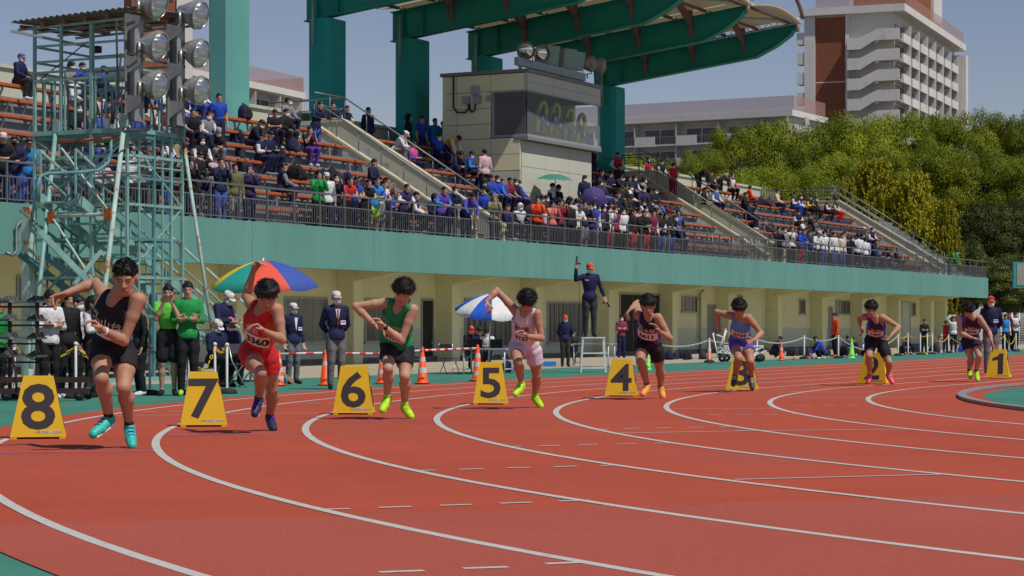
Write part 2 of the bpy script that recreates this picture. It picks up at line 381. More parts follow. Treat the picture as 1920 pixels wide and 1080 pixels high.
for a in [(532, 557, 613, 641, 'win', 3, M_glassl), (683, 560, 722, 640, 'win', 2, M_glassd), (738, 558, 768, 640, 'win', 2, M_glassl),
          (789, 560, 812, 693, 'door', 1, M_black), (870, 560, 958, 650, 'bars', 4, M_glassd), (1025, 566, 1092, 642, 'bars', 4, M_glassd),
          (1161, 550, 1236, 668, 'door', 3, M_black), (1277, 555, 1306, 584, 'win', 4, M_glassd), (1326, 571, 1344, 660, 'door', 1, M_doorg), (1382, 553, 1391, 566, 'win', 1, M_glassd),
          (1498, 561, 1509, 588, 'win', 1, M_glassd), (1553, 575, 1560, 650, 'door', 1, M_doorg), (1566, 563, 1593, 588, 'win', 4, M_glassd),
          (1690, 565, 1706, 645, 'door', 1, M_dado), (1709, 567, 1716, 591, 'win', 1, M_glassd), (30, 516, 66, 564, 'win', 2, M_glassd)]:
    wall_open(*a[:5], nb=a[5], gm=a[6])
for x in (1312, 1543, 1677):
    L = L_at(x, DW - .1); mb = MB(); mb.tube([W(L, DW - .12, -.1), W(L, DW - .12, 2.5), W(L + .35, DW - .12, 2.68)], .055, 8)
    for z in (.6, 1.5, 2.3): mb.ldbox(L - .1, L + .1, DW - .14, DW - .01, z, z + .04)
    wb(mb, 'downpipe', M_pipe, st)
for k in range(0, 9):
    L = 61 + 6.45 * k; mb = MB(); mb.ldbox(L - .9, L + .9, DF + 1.2, DF + 1.3, ZFB + .13, ZFB + .19); wb(mb, 'soffit_lamp', M_frame, st)
# conduit on the fascia at the left
mb = MB(); mb.tube([on_D(62, 416, DF - .08), on_D(42, 410, DF - .08), on_D(31, 425, DF - .08), on_D(31, 470, DF - .08), on_D(24, 479, DF - .08), on_D(12, 474, DF - .08)], .035, 8)
for y in (432, 455): p = on_D(31, y, DF - .05); mb.box(p, (.14, .1, .03), ANG)
wb(mb, 'conduit', M_rail, st)
# terrace: rows
NR = 7; RD, RZ = .8, .543
ZF0 = 3.80                       # front gangway floor
def bench_pos(k): return 34.4 + RD * (k - 1), 4.50 + RZ * (k - 1)      # D, seat height of row k (1..7)
mb = MB(); mb.ldbox(LA, LB - .26, DF + .225, DF + 1.0, ZFB + .43, ZF0)
for k in range(1, NR + 1):
    D, z = bench_pos(k)
    mb.ldbox(LA, LB - .26, D - .38, D + .42, 3.3, z - .42) if k < NR else mb.ldbox(LA, LB - .26, D - .38, 43.1, 3.3, z - .42)
wb(mb, 'terrace', M_step, st)
ZT = bench_pos(NR)[1] - .42
# half steps between rows
mb = MB()
for k in range(1, NR):
    D, z = bench_pos(k); mb.ldbox(LA, LB - .26, D + .05, D + .419, z - .42, z - .17)
wb(mb, 'half_step', M_step, st)
# rear parapet with coping
mb = MB(); mb.ldbox(LA, 114.5, 43.1, 43.35, 3, 8.88); mb.ldbox(LA, 114.5, 43.02, 43.43, 8.885, 9.0); wb(mb, 'rear_parapet', M_para, st)
# stairs with sloped side walls
def stair(Lc, w=2.0, first=False):
    Dt, Df = 39.9, 33.55; zt, zf = 7.72 + .35, 3.95 + .25
    par = st
    for s, nm in ((0, 'stair_wall'), (1, 'stair_wall')):
        L0 = Lc + s * w; zt, zf = 7.72 + .33 + .28 * s, 3.95 + .25 + .28 * s
        mb = MB()
        mb.prism([W(L0, Df, 3.6), W(L0, 43.0, 3.6), W(L0, 43.0, zt), W(L0, Dt, zt), W(L0, Df, zf)], W(.22, 0) - W(0, 0))
        mb2 = MB(); mb2.prism([W(L0 - .03, Df - .03, zf + .003), W(L0 - .03, Dt, zt + .003), W(L0 - .03, 43.0, zt + .003), W(L0 - .03, 43.0, zt + .09), W(L0 - .03, Dt - .02, zt + .09), W(L0 - .03, Df - .03, zf + .09)], W(.28, 0) - W(0, 0))
        zt0 = 8.05
        o = wb(mb, nm, M_stcream, par); c = wb(mb2, 'coping', M_stcream, o)
        h = MB(); off = .11
        top = [W(L0 + off, Df + .1, zf + .75), W(L0 + off, Dt, zt + .85), W(L0 + off, Dt + 1.9, zt + .85)]
        h.tube(top, .028, 8)
        for i in range(8):
            t = i / 7; D = Df + .1 + (Dt - Df - .1) * t; z = zf + (zt - zf) * (D - Df) / (Dt - Df)
            h.tube([W(L0 + off, D, z + .08), W(L0 + off, D, zf + .75 + (zt + .85 - zf - .75) * t)], .02, 6)
        for D in (Dt + .95, Dt + 1.9): h.tube([W(L0 + off, D, zt + .08), W(L0 + off, D, zt + .85)], .02, 6)
        h.tube([W(L0 + off, Dt, zt + .45), W(L0 + off, Dt + 1.9, zt + .45)], .018, 6)
        wb(h, 'handrail', M_rail, o)
    # landing rail across the head of the stair
    h = MB(); o2 = .11
    h.tube([W(Lc + o2, Dt, zt + .85), W(Lc + w + o2, Dt, zt + .85)], .028, 8); h.tube([W(Lc + o2, Dt, zt + .45), W(Lc + w + o2, Dt, zt + .45)], .018, 6)
    h.tube([W(Lc + o2 + w / 2, Dt, zt - .1), W(Lc + o2 + w / 2, Dt, zt + .85)], .02, 6)
    wb(h, 'landing_rail', M_rail, par)
    n = 22
    for i in range(n):
        D0 = Df + .1 + (Dt - Df - .1) * i / n; z1 = 3.75 + (ZT - 3.75) * (i + 1) / n
        m2 = MB(); m2.ldbox(Lc + .225, Lc + w - .005, D0, Dt + (.1 if i == n - 1 else 0), z1 - .2, z1 - .002); wb(m2, 'step', M_step, par)
STAIRS = [34.6, 62.4, 90.2, 117.6]
for L in STAIRS[:3]: stair(L)
stair(STAIRS[3], 1.2)
# benches: one thing per row and bay, made of planks and brackets
ORD = ['first', 'second', 'third', 'fourth', 'fifth', 'sixth', 'top']
bays = [(36.9, 62.1, 'left of the nearer cream stair'), (64.9, 89.9, 'between the two cream stairs'), (92.7, 117.3, 'right of the farther cream stair')]
BENCH_PLANK = {}
def bench(L0, L1, k, where, skip=None):
    D, z = bench_pos(k)
    t = empty('bench', W((L0 + L1) / 2, D, z - .42), 0, 'weathered orange %s row bench, %s' % (ORD[k - 1], where), 'bench', 'orange bench rows on the stand')
    segs = []; a = L0; i = 0
    while a < L1 - .5:
        b = min(a + 3.9, L1)
        if skip and b > skip[0] and a < skip[1]:
            if a < skip[0] - .5: segs.append((a, skip[0]))
            a = max(skip[1], a); i += 1
            if a >= L1 - .5: break
            continue
        segs.append((a, b)); a = b + .12
    for (a, b) in segs:
        for s in (0, 1):
            m = MB(); dd = D - .19 + .19 * s; zz = z + random.uniform(-.006, .006)
            m.prism([W(a, dd, zz - .085), W(a, dd, zz - .02), W(a, dd + .03, zz), W(a, dd + .15, zz), W(a, dd + .175, zz - .02), W(a, dd + .175, zz - .085)], W(b - a, 0) - W(0, 0))
            wb(m, 'plank', M_bench, t)
        n = max(2, int((b - a) / 1.25) + 1)
        for j in range(n):
            L = a + .3 + (b - a - .6) * j / (n - 1)
            if 'b' not in BENCH_PLANK:
                m = MB(); o0 = W(0, 0)
                m.prism([W(0, -.17, -.13), W(0, -.17, -.09), W(0, .15, -.09), W(0, .15, -.13)], W(.04, 0) - o0)
                m.prism([W(0, -.15, -.13), W(0, -.09, -.13), W(0, .04, -.42), W(0, -.01, -.42)], W(.04, 0) - o0)
                m.prism([W(0, .06, -.131), W(0, .12, -.131), W(0, .075, -.419), W(0, .035, -.419)], W(.04, 0) - o0)
                BENCH_PLANK['b'] = m.build('bracket', M_brkt, t); o = BENCH_PLANK['b']
            else: o = link('bracket', BENCH_PLANK['b'].data, t)
            o.location = W(L, D, z) - t.location
for k in range(1, 8):
    for i, (a, b, wh) in enumerate(bays):
        sk = (71.7, 78.6) if (i == 1 and k >= 4) else None
        aa = a + .2; 
        bench(aa, b - .15, k, wh, sk)
for k in (1, 2, 3, 4, 5, 6): bench(LA + .3, STAIRS[0] - .2, k, 'at the far left end of the stand')
# front railing
rg = empty('front_railing', W(60, DF + .12, ZFT), 0, 'long grey metal railing along the top of the teal fascia', 'railing')
DR = DF + .11; h = MB()
h.ldbox(LA, LB - .05, DR - .03, DR + .03, ZFT + .94, ZFT + .99); wb(h, 'top_rail', M_rail, rg)
h = MB(); h.ldbox(LA, LB - .05, DR - .022, DR + .022, ZFT + .60, ZFT + .635); wb(h, 'mid_rail', M_rail, rg)
h = MB(); h.ldbox(LA, LB - .05, DR - .022, DR + .022, ZFT + .07, ZFT + .10); wb(h, 'bottom_rail', M_rail, rg)
pm = None; L = LA + .5; n = 0
while L < LB:
    h = MB(); h.ldbox(-.022, .022, -.025, .025, 0, .94)
    if pm is None:
        pm = h.build('post', M_rail, rg); o = pm
    else: o = link('post', pm.data, rg)
    o.location = W(L, DR, ZFT) - rg.location; L += 1.35
bm0 = MB(); bm0.ldbox(-.009, .009, -.009, .009, 0, .50); bdat = bm0.build('baluster', M_rail, rg)
bdat.location = W(38, DR, ZFT + .10) - rg.location
Lb = 38.0; cnt = 1; rest = MB()
while Lb < LB - .1:
    Lb += .125
    if cnt < 290:
        o = link('baluster', bdat.data, rg); o.location = W(Lb, DR, ZFT + .10) - rg.location; cnt += 1
    else: rest.ldbox(Lb - .009, Lb + .009, DR - .009, DR + .009, ZFT + .10, ZFT + .60)
for i in range(94): Lx = LA + .125 * i; rest.ldbox(Lx - .009, Lx + .009, DR - .009, DR + .009, ZFT + .10, ZFT + .60)
wb(rest, 'balusters', M_rail, rg)['kind'] = 'stuff'
# low gangway guard rails in front of the first row near stairs 2 and 3
for Lc in (88.6, 93.2, 116.2):
    h = MB(); z = ZF0 + .25
    h.tube([W(Lc - 4.0, DF + 1.0, z), W(Lc - 4.0, DF + 1.0, z + .95), W(Lc, DF + 1.0, z + .95), W(Lc + .6, DF + .7, z + .4), W(Lc + .6, DF + .7, z)], .022, 6)
    h.tube([W(Lc - 4, DF + 1.0, z + .5), W(Lc, DF + 1.0, z + .5)], .018, 6)
    for q in (1, 2, 3, 4): h.tube([W(Lc - 4 + q, DF + 1.0, z), W(Lc - 4 + q, DF + 1.0, z + .95)], .018, 6)
    wb(h, 'guard_rail', M_rail, st)
# rear railing with uprights at the far end
h = MB(); a, b = 114.6, 118.0
h.tube([W(a, 43.2, 8.95), W(b, 43.2, 8.95)], .03, 6)
for i in range(14): L = a + (b - a) * i / 13; h.tube([W(L, 43.2, 7.3), W(L, 43.2, 8.95)], .016, 6)
h.tube([W(b, 43.2, 8.95), W(b + .1, 39.9, 8.9), W(119.0, DF + .3, 4.7)], .035, 6); wb(h, 'rear_railing', M_rail, st)

# ------------------------------------------------------------------ pillars and roof
DP = 42.2; PL = [60.7 + 6.3 * i for i in range(6)]; ZP = 12.4
rf = empty('stand_roof', W(80, 40, ZT), 0, 'cantilevered stand roof of deep green girders and cream panels on teal pillars', 'roof')
def pillar(L, zb, zt, m, w=1.35, w2=.95):
    mb = MB(); c = .16; a0, a1, b0, b1 = L - w / 2, L + w / 2, DP - w2 / 2, DP + w2 / 2
    poly = [W(a0 + c, b0, zb), W(a1 - c, b0, zb), W(a1, b0 + c, zb), W(a1, b1 - c, zb), W(a1 - c, b1, zb), W(a0 + c, b1, zb), W(a0, b1 - c, zb), W(a0, b0 + c, zb)]
    mb.prism(poly, (0, 0, zt - zb)); return wb(mb, 'pillar', m, rf)
for i, L in enumerate(PL): pillar(L, ZT - .1, ZP, M_pillsun if i == 0 else M_pillshade)
def zbot(D): t = (DP + .9 - D) / (DP + .9 - 33.0); return 12.42 + 1.25 * t
def ztop(D): t = (DP + .9 - D) / (DP + .9 - 33.0); return 13.52 + 1.25 * t
for i, L in enumerate(PL + [PL[-1]]):
    if i == 6: break
    if i == 0: continue
    D1 = DP + .9; D0 = 33.0
    poly = [(D1, zbot(D1)), (D0 + 1.9, zbot(D0 + 1.9)), (D0 + .9, zbot(D0) + .22), (D0 + .2, zbot(D0) + .68), (D0, zbot(D0) + .95), (D0, ztop(D0)), (D1, ztop(D1))]
    mb = MB(); mb.prism([W(L - .02, d, z) for d, z in poly], W(.04, 0) - W(0, 0))
    g = wb(mb, 'girder', M_gird, rf)
    fl = MB()           # lower flange following the curve, upper flange
    for (d0, z0), (d1, z1) in zip(poly[:4], poly[1:5]):
        fl.prism([W(L - .22, d0, z0 - .04), W(L - .22, d1, z1 - .04), W(L - .22, d1, z1 - .002), W(L - .22, d0, z0 - .002)], W(.44, 0) - W(0, 0))
    fl.prism([W(L - .22, D0, ztop(D0) + .002), W(L - .22, D1, ztop(D1) + .002), W(L - .22, D1, ztop(D1) + .04), W(L - .22, D0, ztop(D0) + .04)], W(.44, 0) - W(0, 0))
    wb(fl, 'flange', M_gird, g)
    sf = MB()
    for d in (DP + .35, DP - .55):
        sf.prism([W(L - .2, d, zbot(d) + .003), W(L - .2, d + .03, zbot(d) + .003), W(L - .2, d + .03, ztop(d) - .003), W(L - .2, d, ztop(d) - .003)], W(.4, 0) - W(0, 0))
    for r in range(6):
        for s in range(3):
            d = DP - 1.0 - .16 * s; z = zbot(d) + .25 + .15 * r; sf.ldbox(L - .035, L - .021, d, d + .06, z, z + .06)
    wb(sf, 'splice_bolts', M_gird, g)
    if i < 6:
        # tapered cross struts hung between girders, bracket to each side
        for d in (40.3, 37.9, 35.4):
            s = MB(); zz = zbot(d) + .95
            s.prism([W(L - 1.9, d, zz + .62), W(L - .03, d, zz - .30), W(L - .03, d, zz + .1), W(L - 1.6, d, zz + .74)], W(0, .16) - W(0, 0))
            s.prism([W(L - .12, d, zz - .6), W(L - .03, d, zz - .75), W(L - .03, d, zz + .45), W(L - .25, d, zz + .45)], W(0, .16) - W(0, 0))
            wb(s, 'strut', M_strut, g)
        # roof post down to the pillar
        s = MB(); s.tube([W(L - .85, DP + .1, 11.4), W(L - .85, DP + .1, 13.3)], .05, 6); wb(s, 'rainwater_pipe', M_brkt, g)
# purlins and curved roof sheets (barrel bays sagging between girders)
for b in range(5):
    La, Lb_ = PL[b] + .1, PL[b + 1] - .1
    if b == 0: La = PL[0] + 4.6
    mb = MB(); vs = []; nx, ny = 7, 9
    for j in range(ny):
        d = 32.6 + (DP + 1.6 - 32.6) * j / (ny - 1)
        for k in range(nx):
            t = k / (nx - 1); L = La + (Lb_ - La) * t
            fr = max(0, 1 - (d - 32.6) / 1.6); vs.append(W(L, d, ztop(d) + .30 + .35 * math.sin(math.pi * t) - .35 * fr * fr))
    n = len(vs); vs2 = [v + Vector((0, 0, .05)) for v in vs]
    fs = [(j*nx+k, j*nx+k+1, (j+1)*nx+k+1, (j+1)*nx+k) for j in range(ny-1) for k in range(nx-1)]
    mb.add(vs + vs2, fs + [tuple(i + n for i in reversed(f)) for f in fs], 0, True)
    wb(mb, 'roof_panel', M_roofp, rf)
    mb = MB()
    for d in [33.2, 34.8, 36.4, 38.0, 39.6, 41.2, 42.8]:
        mb.tube([W(La, d, ztop(d) + .16), W(Lb_, d, ztop(d) + .16)], .07, 6)
    wb(mb, 'purlin', M_strut, rf)
# gable edge truss at the last girder, and front lattice tube
L = PL[-1]; mb = MB()
mb.tube([W(L + .1, d, ztop(d) + .42) for d in (43.2, 38, 33.2)], .05, 6); mb.tube([W(L + .1, d, ztop(d) + .16) for d in (43.2, 38, 33.2)], .05, 6)
for i in range(18):
    d = 43 - i * .56; mb.tube([W(L + .1, d, ztop(d) + .16), W(L + .1, d - .28, ztop(d) + .42)], .02, 5); mb.tube([W(L + .1, d - .28, ztop(d) + .42), W(L + .1, d - .56, ztop(d) + .16)], .02, 5)
wb(mb, 'edge_truss', M_strut, rf)
M_tube = mat('pale_pink_tube', (.42, .38, .42), .5, .2, var=.08)
mb = MB()
for i in range(2, 6):
    L = PL[i]; mb.tube([W(L, 32.9, zbot(33) + .8), W(L, 32.9, ztop(33) + .35)], .09, 8)
    if i > 2:
        Lm = PL[i - 1]; mb.tube([W(Lm, 32.9, ztop(33) + .15), W(L, 32.9, ztop(33) + .1)], .07, 8)
        mb.tube([W(L, 32.9, ztop(33) + .2), W(Lm + 3.1, 34.8, ztop(34.8) + .3)], .05, 8)
        mb.tube([W(Lm, 32.9, ztop(33) + .2), W(Lm + 3.1, 34.8, ztop(34.8) + .3)], .05, 8)
wb(mb, 'front_tube', M_tube, rf)
# curved end hoop
mb = MB(); L = PL[-1]
mb.tube([W(L + .15 - 6.4 * (1 - math.cos(a)) * .5, 32.7 + .2 * math.sin(a), ztop(33) + .3 + 1.5 * math.sin(a)) for a in [i * math.pi / 16 for i in range(17)]], .09, 8)
wb(mb, 'end_hoop', M_strut, rf)
# ------------------------------------------------------------------ announcer booth on the stand
M_boothL = mat('booth_cream_brightened', (.78, .76, .50), .8, var=.05, scale=.5, bump=.15, bscale=20)  # left face colour lightened to make up for the roof's shade
M_boothG = mat('booth_pale_panel', (.50, .50, .42), .8, var=.05, scale=.5, bump=.15, bscale=20, dirt=((.38, .38, .33), .8, .6, .5))
M_joint = mat('panel_joint', (.42, .41, .30), .9, var=0)
M_ledge = mat('grey_roof_ledge', (.20, .20, .20), .7, var=.1)
bo = empty('commentary_booth', W(75, 38, 5.6), 0, 'cream panelled commentary booth with wide dark window rising from the seating', 'booth')
BL0, BL1, BDu, BDl, BDk = 71.95, 78.5, 36.42, 36.70, 40.07
zt, zm, zwt, zwb = 10.70, 8.26, 9.98, 8.36
mb = MB(); mb.ldbox(BL0 + .02, BL1 - .25, BDl, BDk - .01, 5.0, zm - .13); wb(mb, 'lower_wall', M_boothG, bo)
# left face panels (upper and lower), front panels: separate sheets with joints
def panel(L0, L1, D0, D1, z0, z1, m, nm='wall_panel'):
    mb = MB(); mb.ldbox(L0, L1, D0, D1, z0, z1); return wb(mb, nm, m, bo)
rows_z = [7.0, 7.62, 8.24, 8.8, 9.40, 10.03, 10.68]
for i in range(6):
    z0, z1 = rows_z[i] + .01, rows_z[i + 1] - .01
    d0 = BDl + .02
    if z1 > zwb - .1 and z0 < zwt: d0 = 37.95
    if z0 > zwt: d0 = BDu + .13
    for a, b in ((max(d0, 39.5) if False else 39.45, BDk), (max(d0, 37.98), 39.43), (d0, 37.96)):
        if b - a > .1: panel(BL0 - .03, BL0 + .019, a, b, z0, z1, M_boothL)
panel(BL0 - .03, BL0 + .019, BDl + .02, BDk, 5.0, 6.98, M_dado)
mb = MB(); mb.ldbox(BL0, BL1 - .2, BDl + .3, BDk - .02, zm - .12, zwb - .3); wb(mb, 'floor_slab', M_joint, bo)
for i in range(3):
    z0 = 5.2 + .98 * i; z1 = min(zm - .14, z0 + .96)
    for j in range(3): panel(BL0 + .03 + 2.07 * j, BL0 + .03 + 2.07 * (j + 1) - .015, BDl - .025, BDl - .002, z0, z1, M_boothG)
mb = MB(); mb.ldbox(BL0 - .05, BL1, BDu - .05, BDl + .25, zm - .12, zm + .0); wb(mb, 'sill_ledge', M_ledge, bo)
for z0, z1 in ((zwt + .06, 10.35), (10.36, 10.69)):
    for j in range(3): panel(BL0 + 2.18 * j, BL0 + 2.18 * (j + 1) - .015, BDu - .02, BDu + .12, z0, z1, M_boothG)
mb = MB(); mb.ldbox(BL0 - .06, BL1 + .06, BDu - .08, BDk + .1, zt, zt + .13); wb(mb, 'roof_edge', M_ledge, bo)
mb = MB(); mb.ldbox(BL0 + .1, BL1 - .1, BDk - .2, BDk, 5.0, zt - .01); mb.ldbox(BL1 - .2, BL1 - .05, 37.5, BDk - .21, 5.0, zt - .01); wb(mb, 'rear_wall', M_boothL, bo)
# window wrapping the corner: frame and panes
mb = MB()
mb.ldbox(BL0 - .02, BL1, BDu - .03, BDu + .04, zwt, zwt + .055); mb.ldbox(BL0 - .02, BL1, BDu - .03, BDu + .04, zm + .005, zwb)
mb.ldbox(BL0 - .02, BL0 + .05, BDu + .045, 37.94, zwt, zwt + .055); mb.ldbox(BL0 - .02, BL0 + .05, BDu + .045, 37.94, zm + .005, zwb)
mb.ldbox(BL0 - .02, BL0 + .05, 37.86, 37.94, zwb + .003, zwt - .003)
wf = wb(mb, 'window_frame', M_frame, bo)
M_bglass = bpy.data.materials.new('booth_glass'); M_bglass.use_nodes = True
_b = M_bglass.node_tree.nodes['Principled BSDF']; _b.inputs['Base Color'].default_value = (.75, .8, .8, 1); _b.inputs['Roughness'].default_value = .02
_b.inputs['Transmission Weight'].default_value = .0; _b.inputs['Alpha'].default_value = .08; _b.inputs['Specular IOR Level'].default_value = .12
mb = MB(); mb.ldbox(BL0, BL0 + 3.1, BDu, BDu + .012, zwb + .002, zwt - .002); wb(mb, 'pane', M_bglass, wf)
mb = MB(); mb.ldbox(BL0 + 3.12, BL1 - .02, BDu, BDu + .012, zwb + .002, zwt - .002); wb(mb, 'pane', M_bglass, wf)
mb = MB(); mb.ldbox(BL0 - .01, BL0 + .002, BDu + .05, 37.85, zwb + .003, zwt - .003); wb(mb, 'pane', M_bglass, wf)
# room interior
M_room = mat('booth_interior', (.055, .05, .045), .9, var=.2, scale=1.2)
mb = MB(); mb.ldbox(BL0 + .2, BL1 - .3, BDk - 1.3, BDk - 1.25, zwb - .2, zwt + .1); mb.ldbox(BL0 + .1, BL1 - .3, BDu + .1, BDk - 1.3, zwt + .06, zwt + .09); wb(mb, 'ceiling', M_room, bo)
mb = MB(); mb.ldbox(BL0 + .1, BL0 + 5.2, BDu + .2, BDu + .8, zwb - .02, zwb + .05); wb(mb, 'desk', M_room, bo)
# electrical boxes on the left face
mb = MB()
for d, z, w, h in ((38.6, 10.1, .3, .35), (38.52, 9.75, .3, .3), (39.0, 9.75, .28, .28), (38.0, 9.78, .2, .2)):
    mb.ldbox(BL0 - .16, BL0 - .032, d - w / 2, d + w / 2, z - h / 2, z + h / 2)
wb(mb, 'junction_box', M_frame, bo)
mb = MB(); L = BL0 - .1
mb.tube([W(L, 38.9, 9.6), W(L, 38.9, 9.4), W(L, 39.05, 9.28), W(L, 39.4, 9.3), W(L, 39.55, 9.5), W(L, 39.55, 10.7)], .035, 6)
mb.tube([W(L, 38.6, 9.6), W(L, 38.62, 9.35), W(L, 38.75, 9.28), W(L, 38.85, 9.4), W(L, 38.85, 9.6)], .035, 6)
wb(mb, 'cable', M_cable, bo)
# yellow arches with blue sashes behind the booth window
M_yel = mat('yellow_tube', (.36, .38, .03), .5, var=.15, scale=4)
M_sash = mat('navy_sash', (.012, .018, .12), .8, var=.15, scale=6)
M_white = mat('white_cloth', (.72, .72, .72), .85, var=.05)
def put_text(txt, size, M4, m, parent, name='lettering', sx=1.0, bold=0.0, ext=.0):
    me = text_mesh(txt, size, name, ext, bold=bold, sx=sx); me.materials.append(m); me.transform(M4)
    o = link(name, me, parent)
    if parent is not None and parent.parent is None: o.location = -parent.location
    return o
def frame_m(o, right, up):
    right = Vector(right).normalized(); up = Vector(up).normalized(); n = right.cross(up)
    M = Matrix((right, up, n)).transposed().to_4x4(); M.translation = Vector(o); return M
dirL = (W(1, 0) - W(0, 0)); dirD = W(0, 1) - W(0, 0)
for i, (px, pz) in enumerate(((1016, 222), (1040, 226), (1066, 236), (1089, 245))):
    c = on_D(px, pz, BDu + .45); t = empty('yellow_arch', c, 0, '%s yellow arch with a navy lettered sash behind the booth window' % ['leftmost', 'second', 'third', 'rightmost'][i], 'arch', 'yellow arches in the booth window')
    r = .30; lx = dirL; mb = MB()
    pts = [c - lx * r + Vector((0, 0, -.55))] + [c - lx * r * math.cos(a) + Vector((0, 0, r * 1.35 * math.sin(a) + .25)) for a in [k * math.pi / 10 for k in range(11)]] + [c + lx * r + Vector((0, 0, -.55))]
    mb.tube([p + dirL * .22 * (p.z - c.z) for p in pts], .085, 8); wb(mb, 'hoop', M_yel, t)
    mb = MB(); a = c - lx * .42 + Vector((0, 0, .12)) - dirD * .12; b = c + lx * .5 + Vector((0, 0, -.32)) - dirD * .12
    mb.bar(a, b, .03, .34); s = wb(mb, 'sash', M_sash, t)
    up = Vector((0, 0, 1)); rt = (b - a).normalized()
    put_text(['水三中', '陸上部', 'がんば', '部'][i], .24, frame_m((a + b) / 2 - dirD * .03, rt, up - rt * up.dot(rt)), M_white, s)
# ---- floodlights on the booth roof
M_lampg = mat('lamp_housing', (.30, .29, .26), .55, .3, var=.12)
M_refl = mat('lamp_reflector', (.85, .85, .83), .12, 1.0, var=0)
M_lglass = mat('lamp_glass', (.25, .28, .28), .08, 0, var=0, spec=1)
M_galv = mat('galvanised_steel', (.30, .31, .31), .45, .7, var=.15, scale=5)
mb = MB(); mb.ldbox(BL0 - .3, BL0 + 5.7, BDu + .25, BDu + .4, zt + .25, zt + .55)
for L in (BL0, BL0 + 2.2, BL0 + 4.2, BL0 + 5.5): mb.ldbox(L, L + .1, BDu + .27, BDu + .38, zt + .13, zt + .25)
bb = wb(mb, 'lamp_beam', M_galv, bo)
def flood(c, aim, r=.34, nm='round', lab='', depth=.5):
    t = empty('floodlight', c, 0, lab, 'floodlight', 'floodlights on the booth roof')
    M = Vector(aim).normalized().to_track_quat('Z', 'Y').to_matrix(); mb = MB()
    if nm == 'round':
        mb.lathe([(.05, -depth), (r * .45, -depth * .95), (r * .75, -depth * .5), (r, 0), (r, .04), (r * .96, .04), (r * .93, .0), (r * .6, -depth * .4), (.02, -depth * .6)], c, 20, 0, M)
    else:
        for s, d in ((1, 0), (.86, -.18), (.72, -.34)):
            q = [M @ Vector((x * r * s, y * r * 1.25 * s, d)) + Vector(c) for x, y in ((-1, -1), (1, -1), (1, 1), (-1, 1))]
            q2 = [M @ Vector((x * r * s, y * r * 1.25 * s, d - .155)) + Vector(c) for x, y in ((-1, -1), (1, -1), (1, 1), (-1, 1))]
            mb.hexa(q2 + q)
    wb(mb, 'housing', M_lampg, t)
    mb = MB()
    if nm == 'round': mb.lathe([(0, .012), (r * .92, .012), (r * .92, .02), (0, .02)], c, 20, 0, M)
    else: mb.hexa([M @ Vector((x * r * .9, y * r * 1.12, .004)) + Vector(c) for x, y in ((-1, -1), (1, -1), (1, 1), (-1, 1))] + [M @ Vector((x * r * .9, y * r * 1.12, .012)) + Vector(c) for x, y in ((-1, -1), (1, -1), (1, 1), (-1, 1))])
    wb(mb, 'lens', M_lglass if nm != 'round' else M_refl, t)
    mb = MB(); x = M @ Vector((1, 0, 0)); dn = Vector((0, 0, -1)); cc = Vector(c) - M @ Vector((0, 0, .18))
    mb.tube([cc + x * r * .95, cc + x * r * .9 + dn * (r + .08), cc - x * r * .9 + dn * (r + .08), cc - x * r * .95], .022, 6); mb.tube([cc + dn * (r + .08), cc + dn * (r + .25)], .03, 6)
    wb(mb, 'yoke', M_galv, t); return t
zl = zt + .55 + .45
for px, nm, aim, r, lab in ((986, 'round', (-.15, -1, -.25), .35, 'round white faced floodlight at the left end of the booth roof'),
        (1016, 'round', (.35, -.9, -.2), .35, 'round floodlight second from left on the booth roof'),
        (1036, 'sq', (.55, -.75, -.2), .32, 'square grey floodlight third from left on the booth roof'),
        (1068, 'sq', (.6, -.7, -.2), .33, 'square grey floodlight under the white sensor on the booth roof'),
        (1086, 'sq', (.65, -.65, -.2), .30, 'square grey floodlight with slatted side near the middle of the booth roof'),
        (1108, 'dish', (.55, .35, .05), .34, 'grey dish lamp turned away, left of the pair on the booth roof'),
        (1128, 'dish', (.6, .3, .0), .34, 'grey dish lamp turned away at the right end of the booth roof')):
    c = on_D(px, 95 + (px - 986) * .2, BDu + .32); 
    flood(c, aim, r, 'round' if nm == 'dish' else nm, lab)
# ------------------------------------------------------------------ background buildings
M_bwhite = mat('white_concrete', (.66, .63, .60), .85, var=.06, scale=.3, dirt=((.42, .39, .36), .25, .55, .6))
M_brick = mat('brick_tile', (.26, .085, .045), .85, var=.18, scale=3, bump=.2, bscale=12, detail=8)
M_bgrey = mat('recess_concrete', (.46, .43, .40), .9, var=.1)
M_bwin = mat('flat_window', (.05, .06, .07), .15, var=.3, scale=.4, spec=.7)
M_fence = bpy.data.materials.new('roof_mesh_fence'); M_fence.use_nodes = True
_b = M_fence.node_tree.nodes['Principled BSDF']; _b.inputs['Base Color'].default_value = (.42, .22, .18, 1); _b.inputs['Alpha'].default_value = .35; _b.inputs['Roughness'].default_value = .9
class BX:      # oriented box builder: origin o, axes a (along front), b (depth), z up
    def __init__(s, o, a): s.o = Vector(o); s.a = Vector(a).normalized(); s.b = Vector((-s.a.y, s.a.x, 0))
    def p(s, x, y, z): return s.o + s.a * x + s.b * y + Vector((0, 0, z))
    def box(s, mb, x0, x1, y0, y1, z0, z1): return mb.hexa([s.p(x0, y0, z0), s.p(x1, y0, z0), s.p(x1, y1, z0), s.p(x0, y1, z0), s.p(x0, y0, z1), s.p(x1, y0, z1), s.p(x1, y1, z1), s.p(x0, y1, z1)])
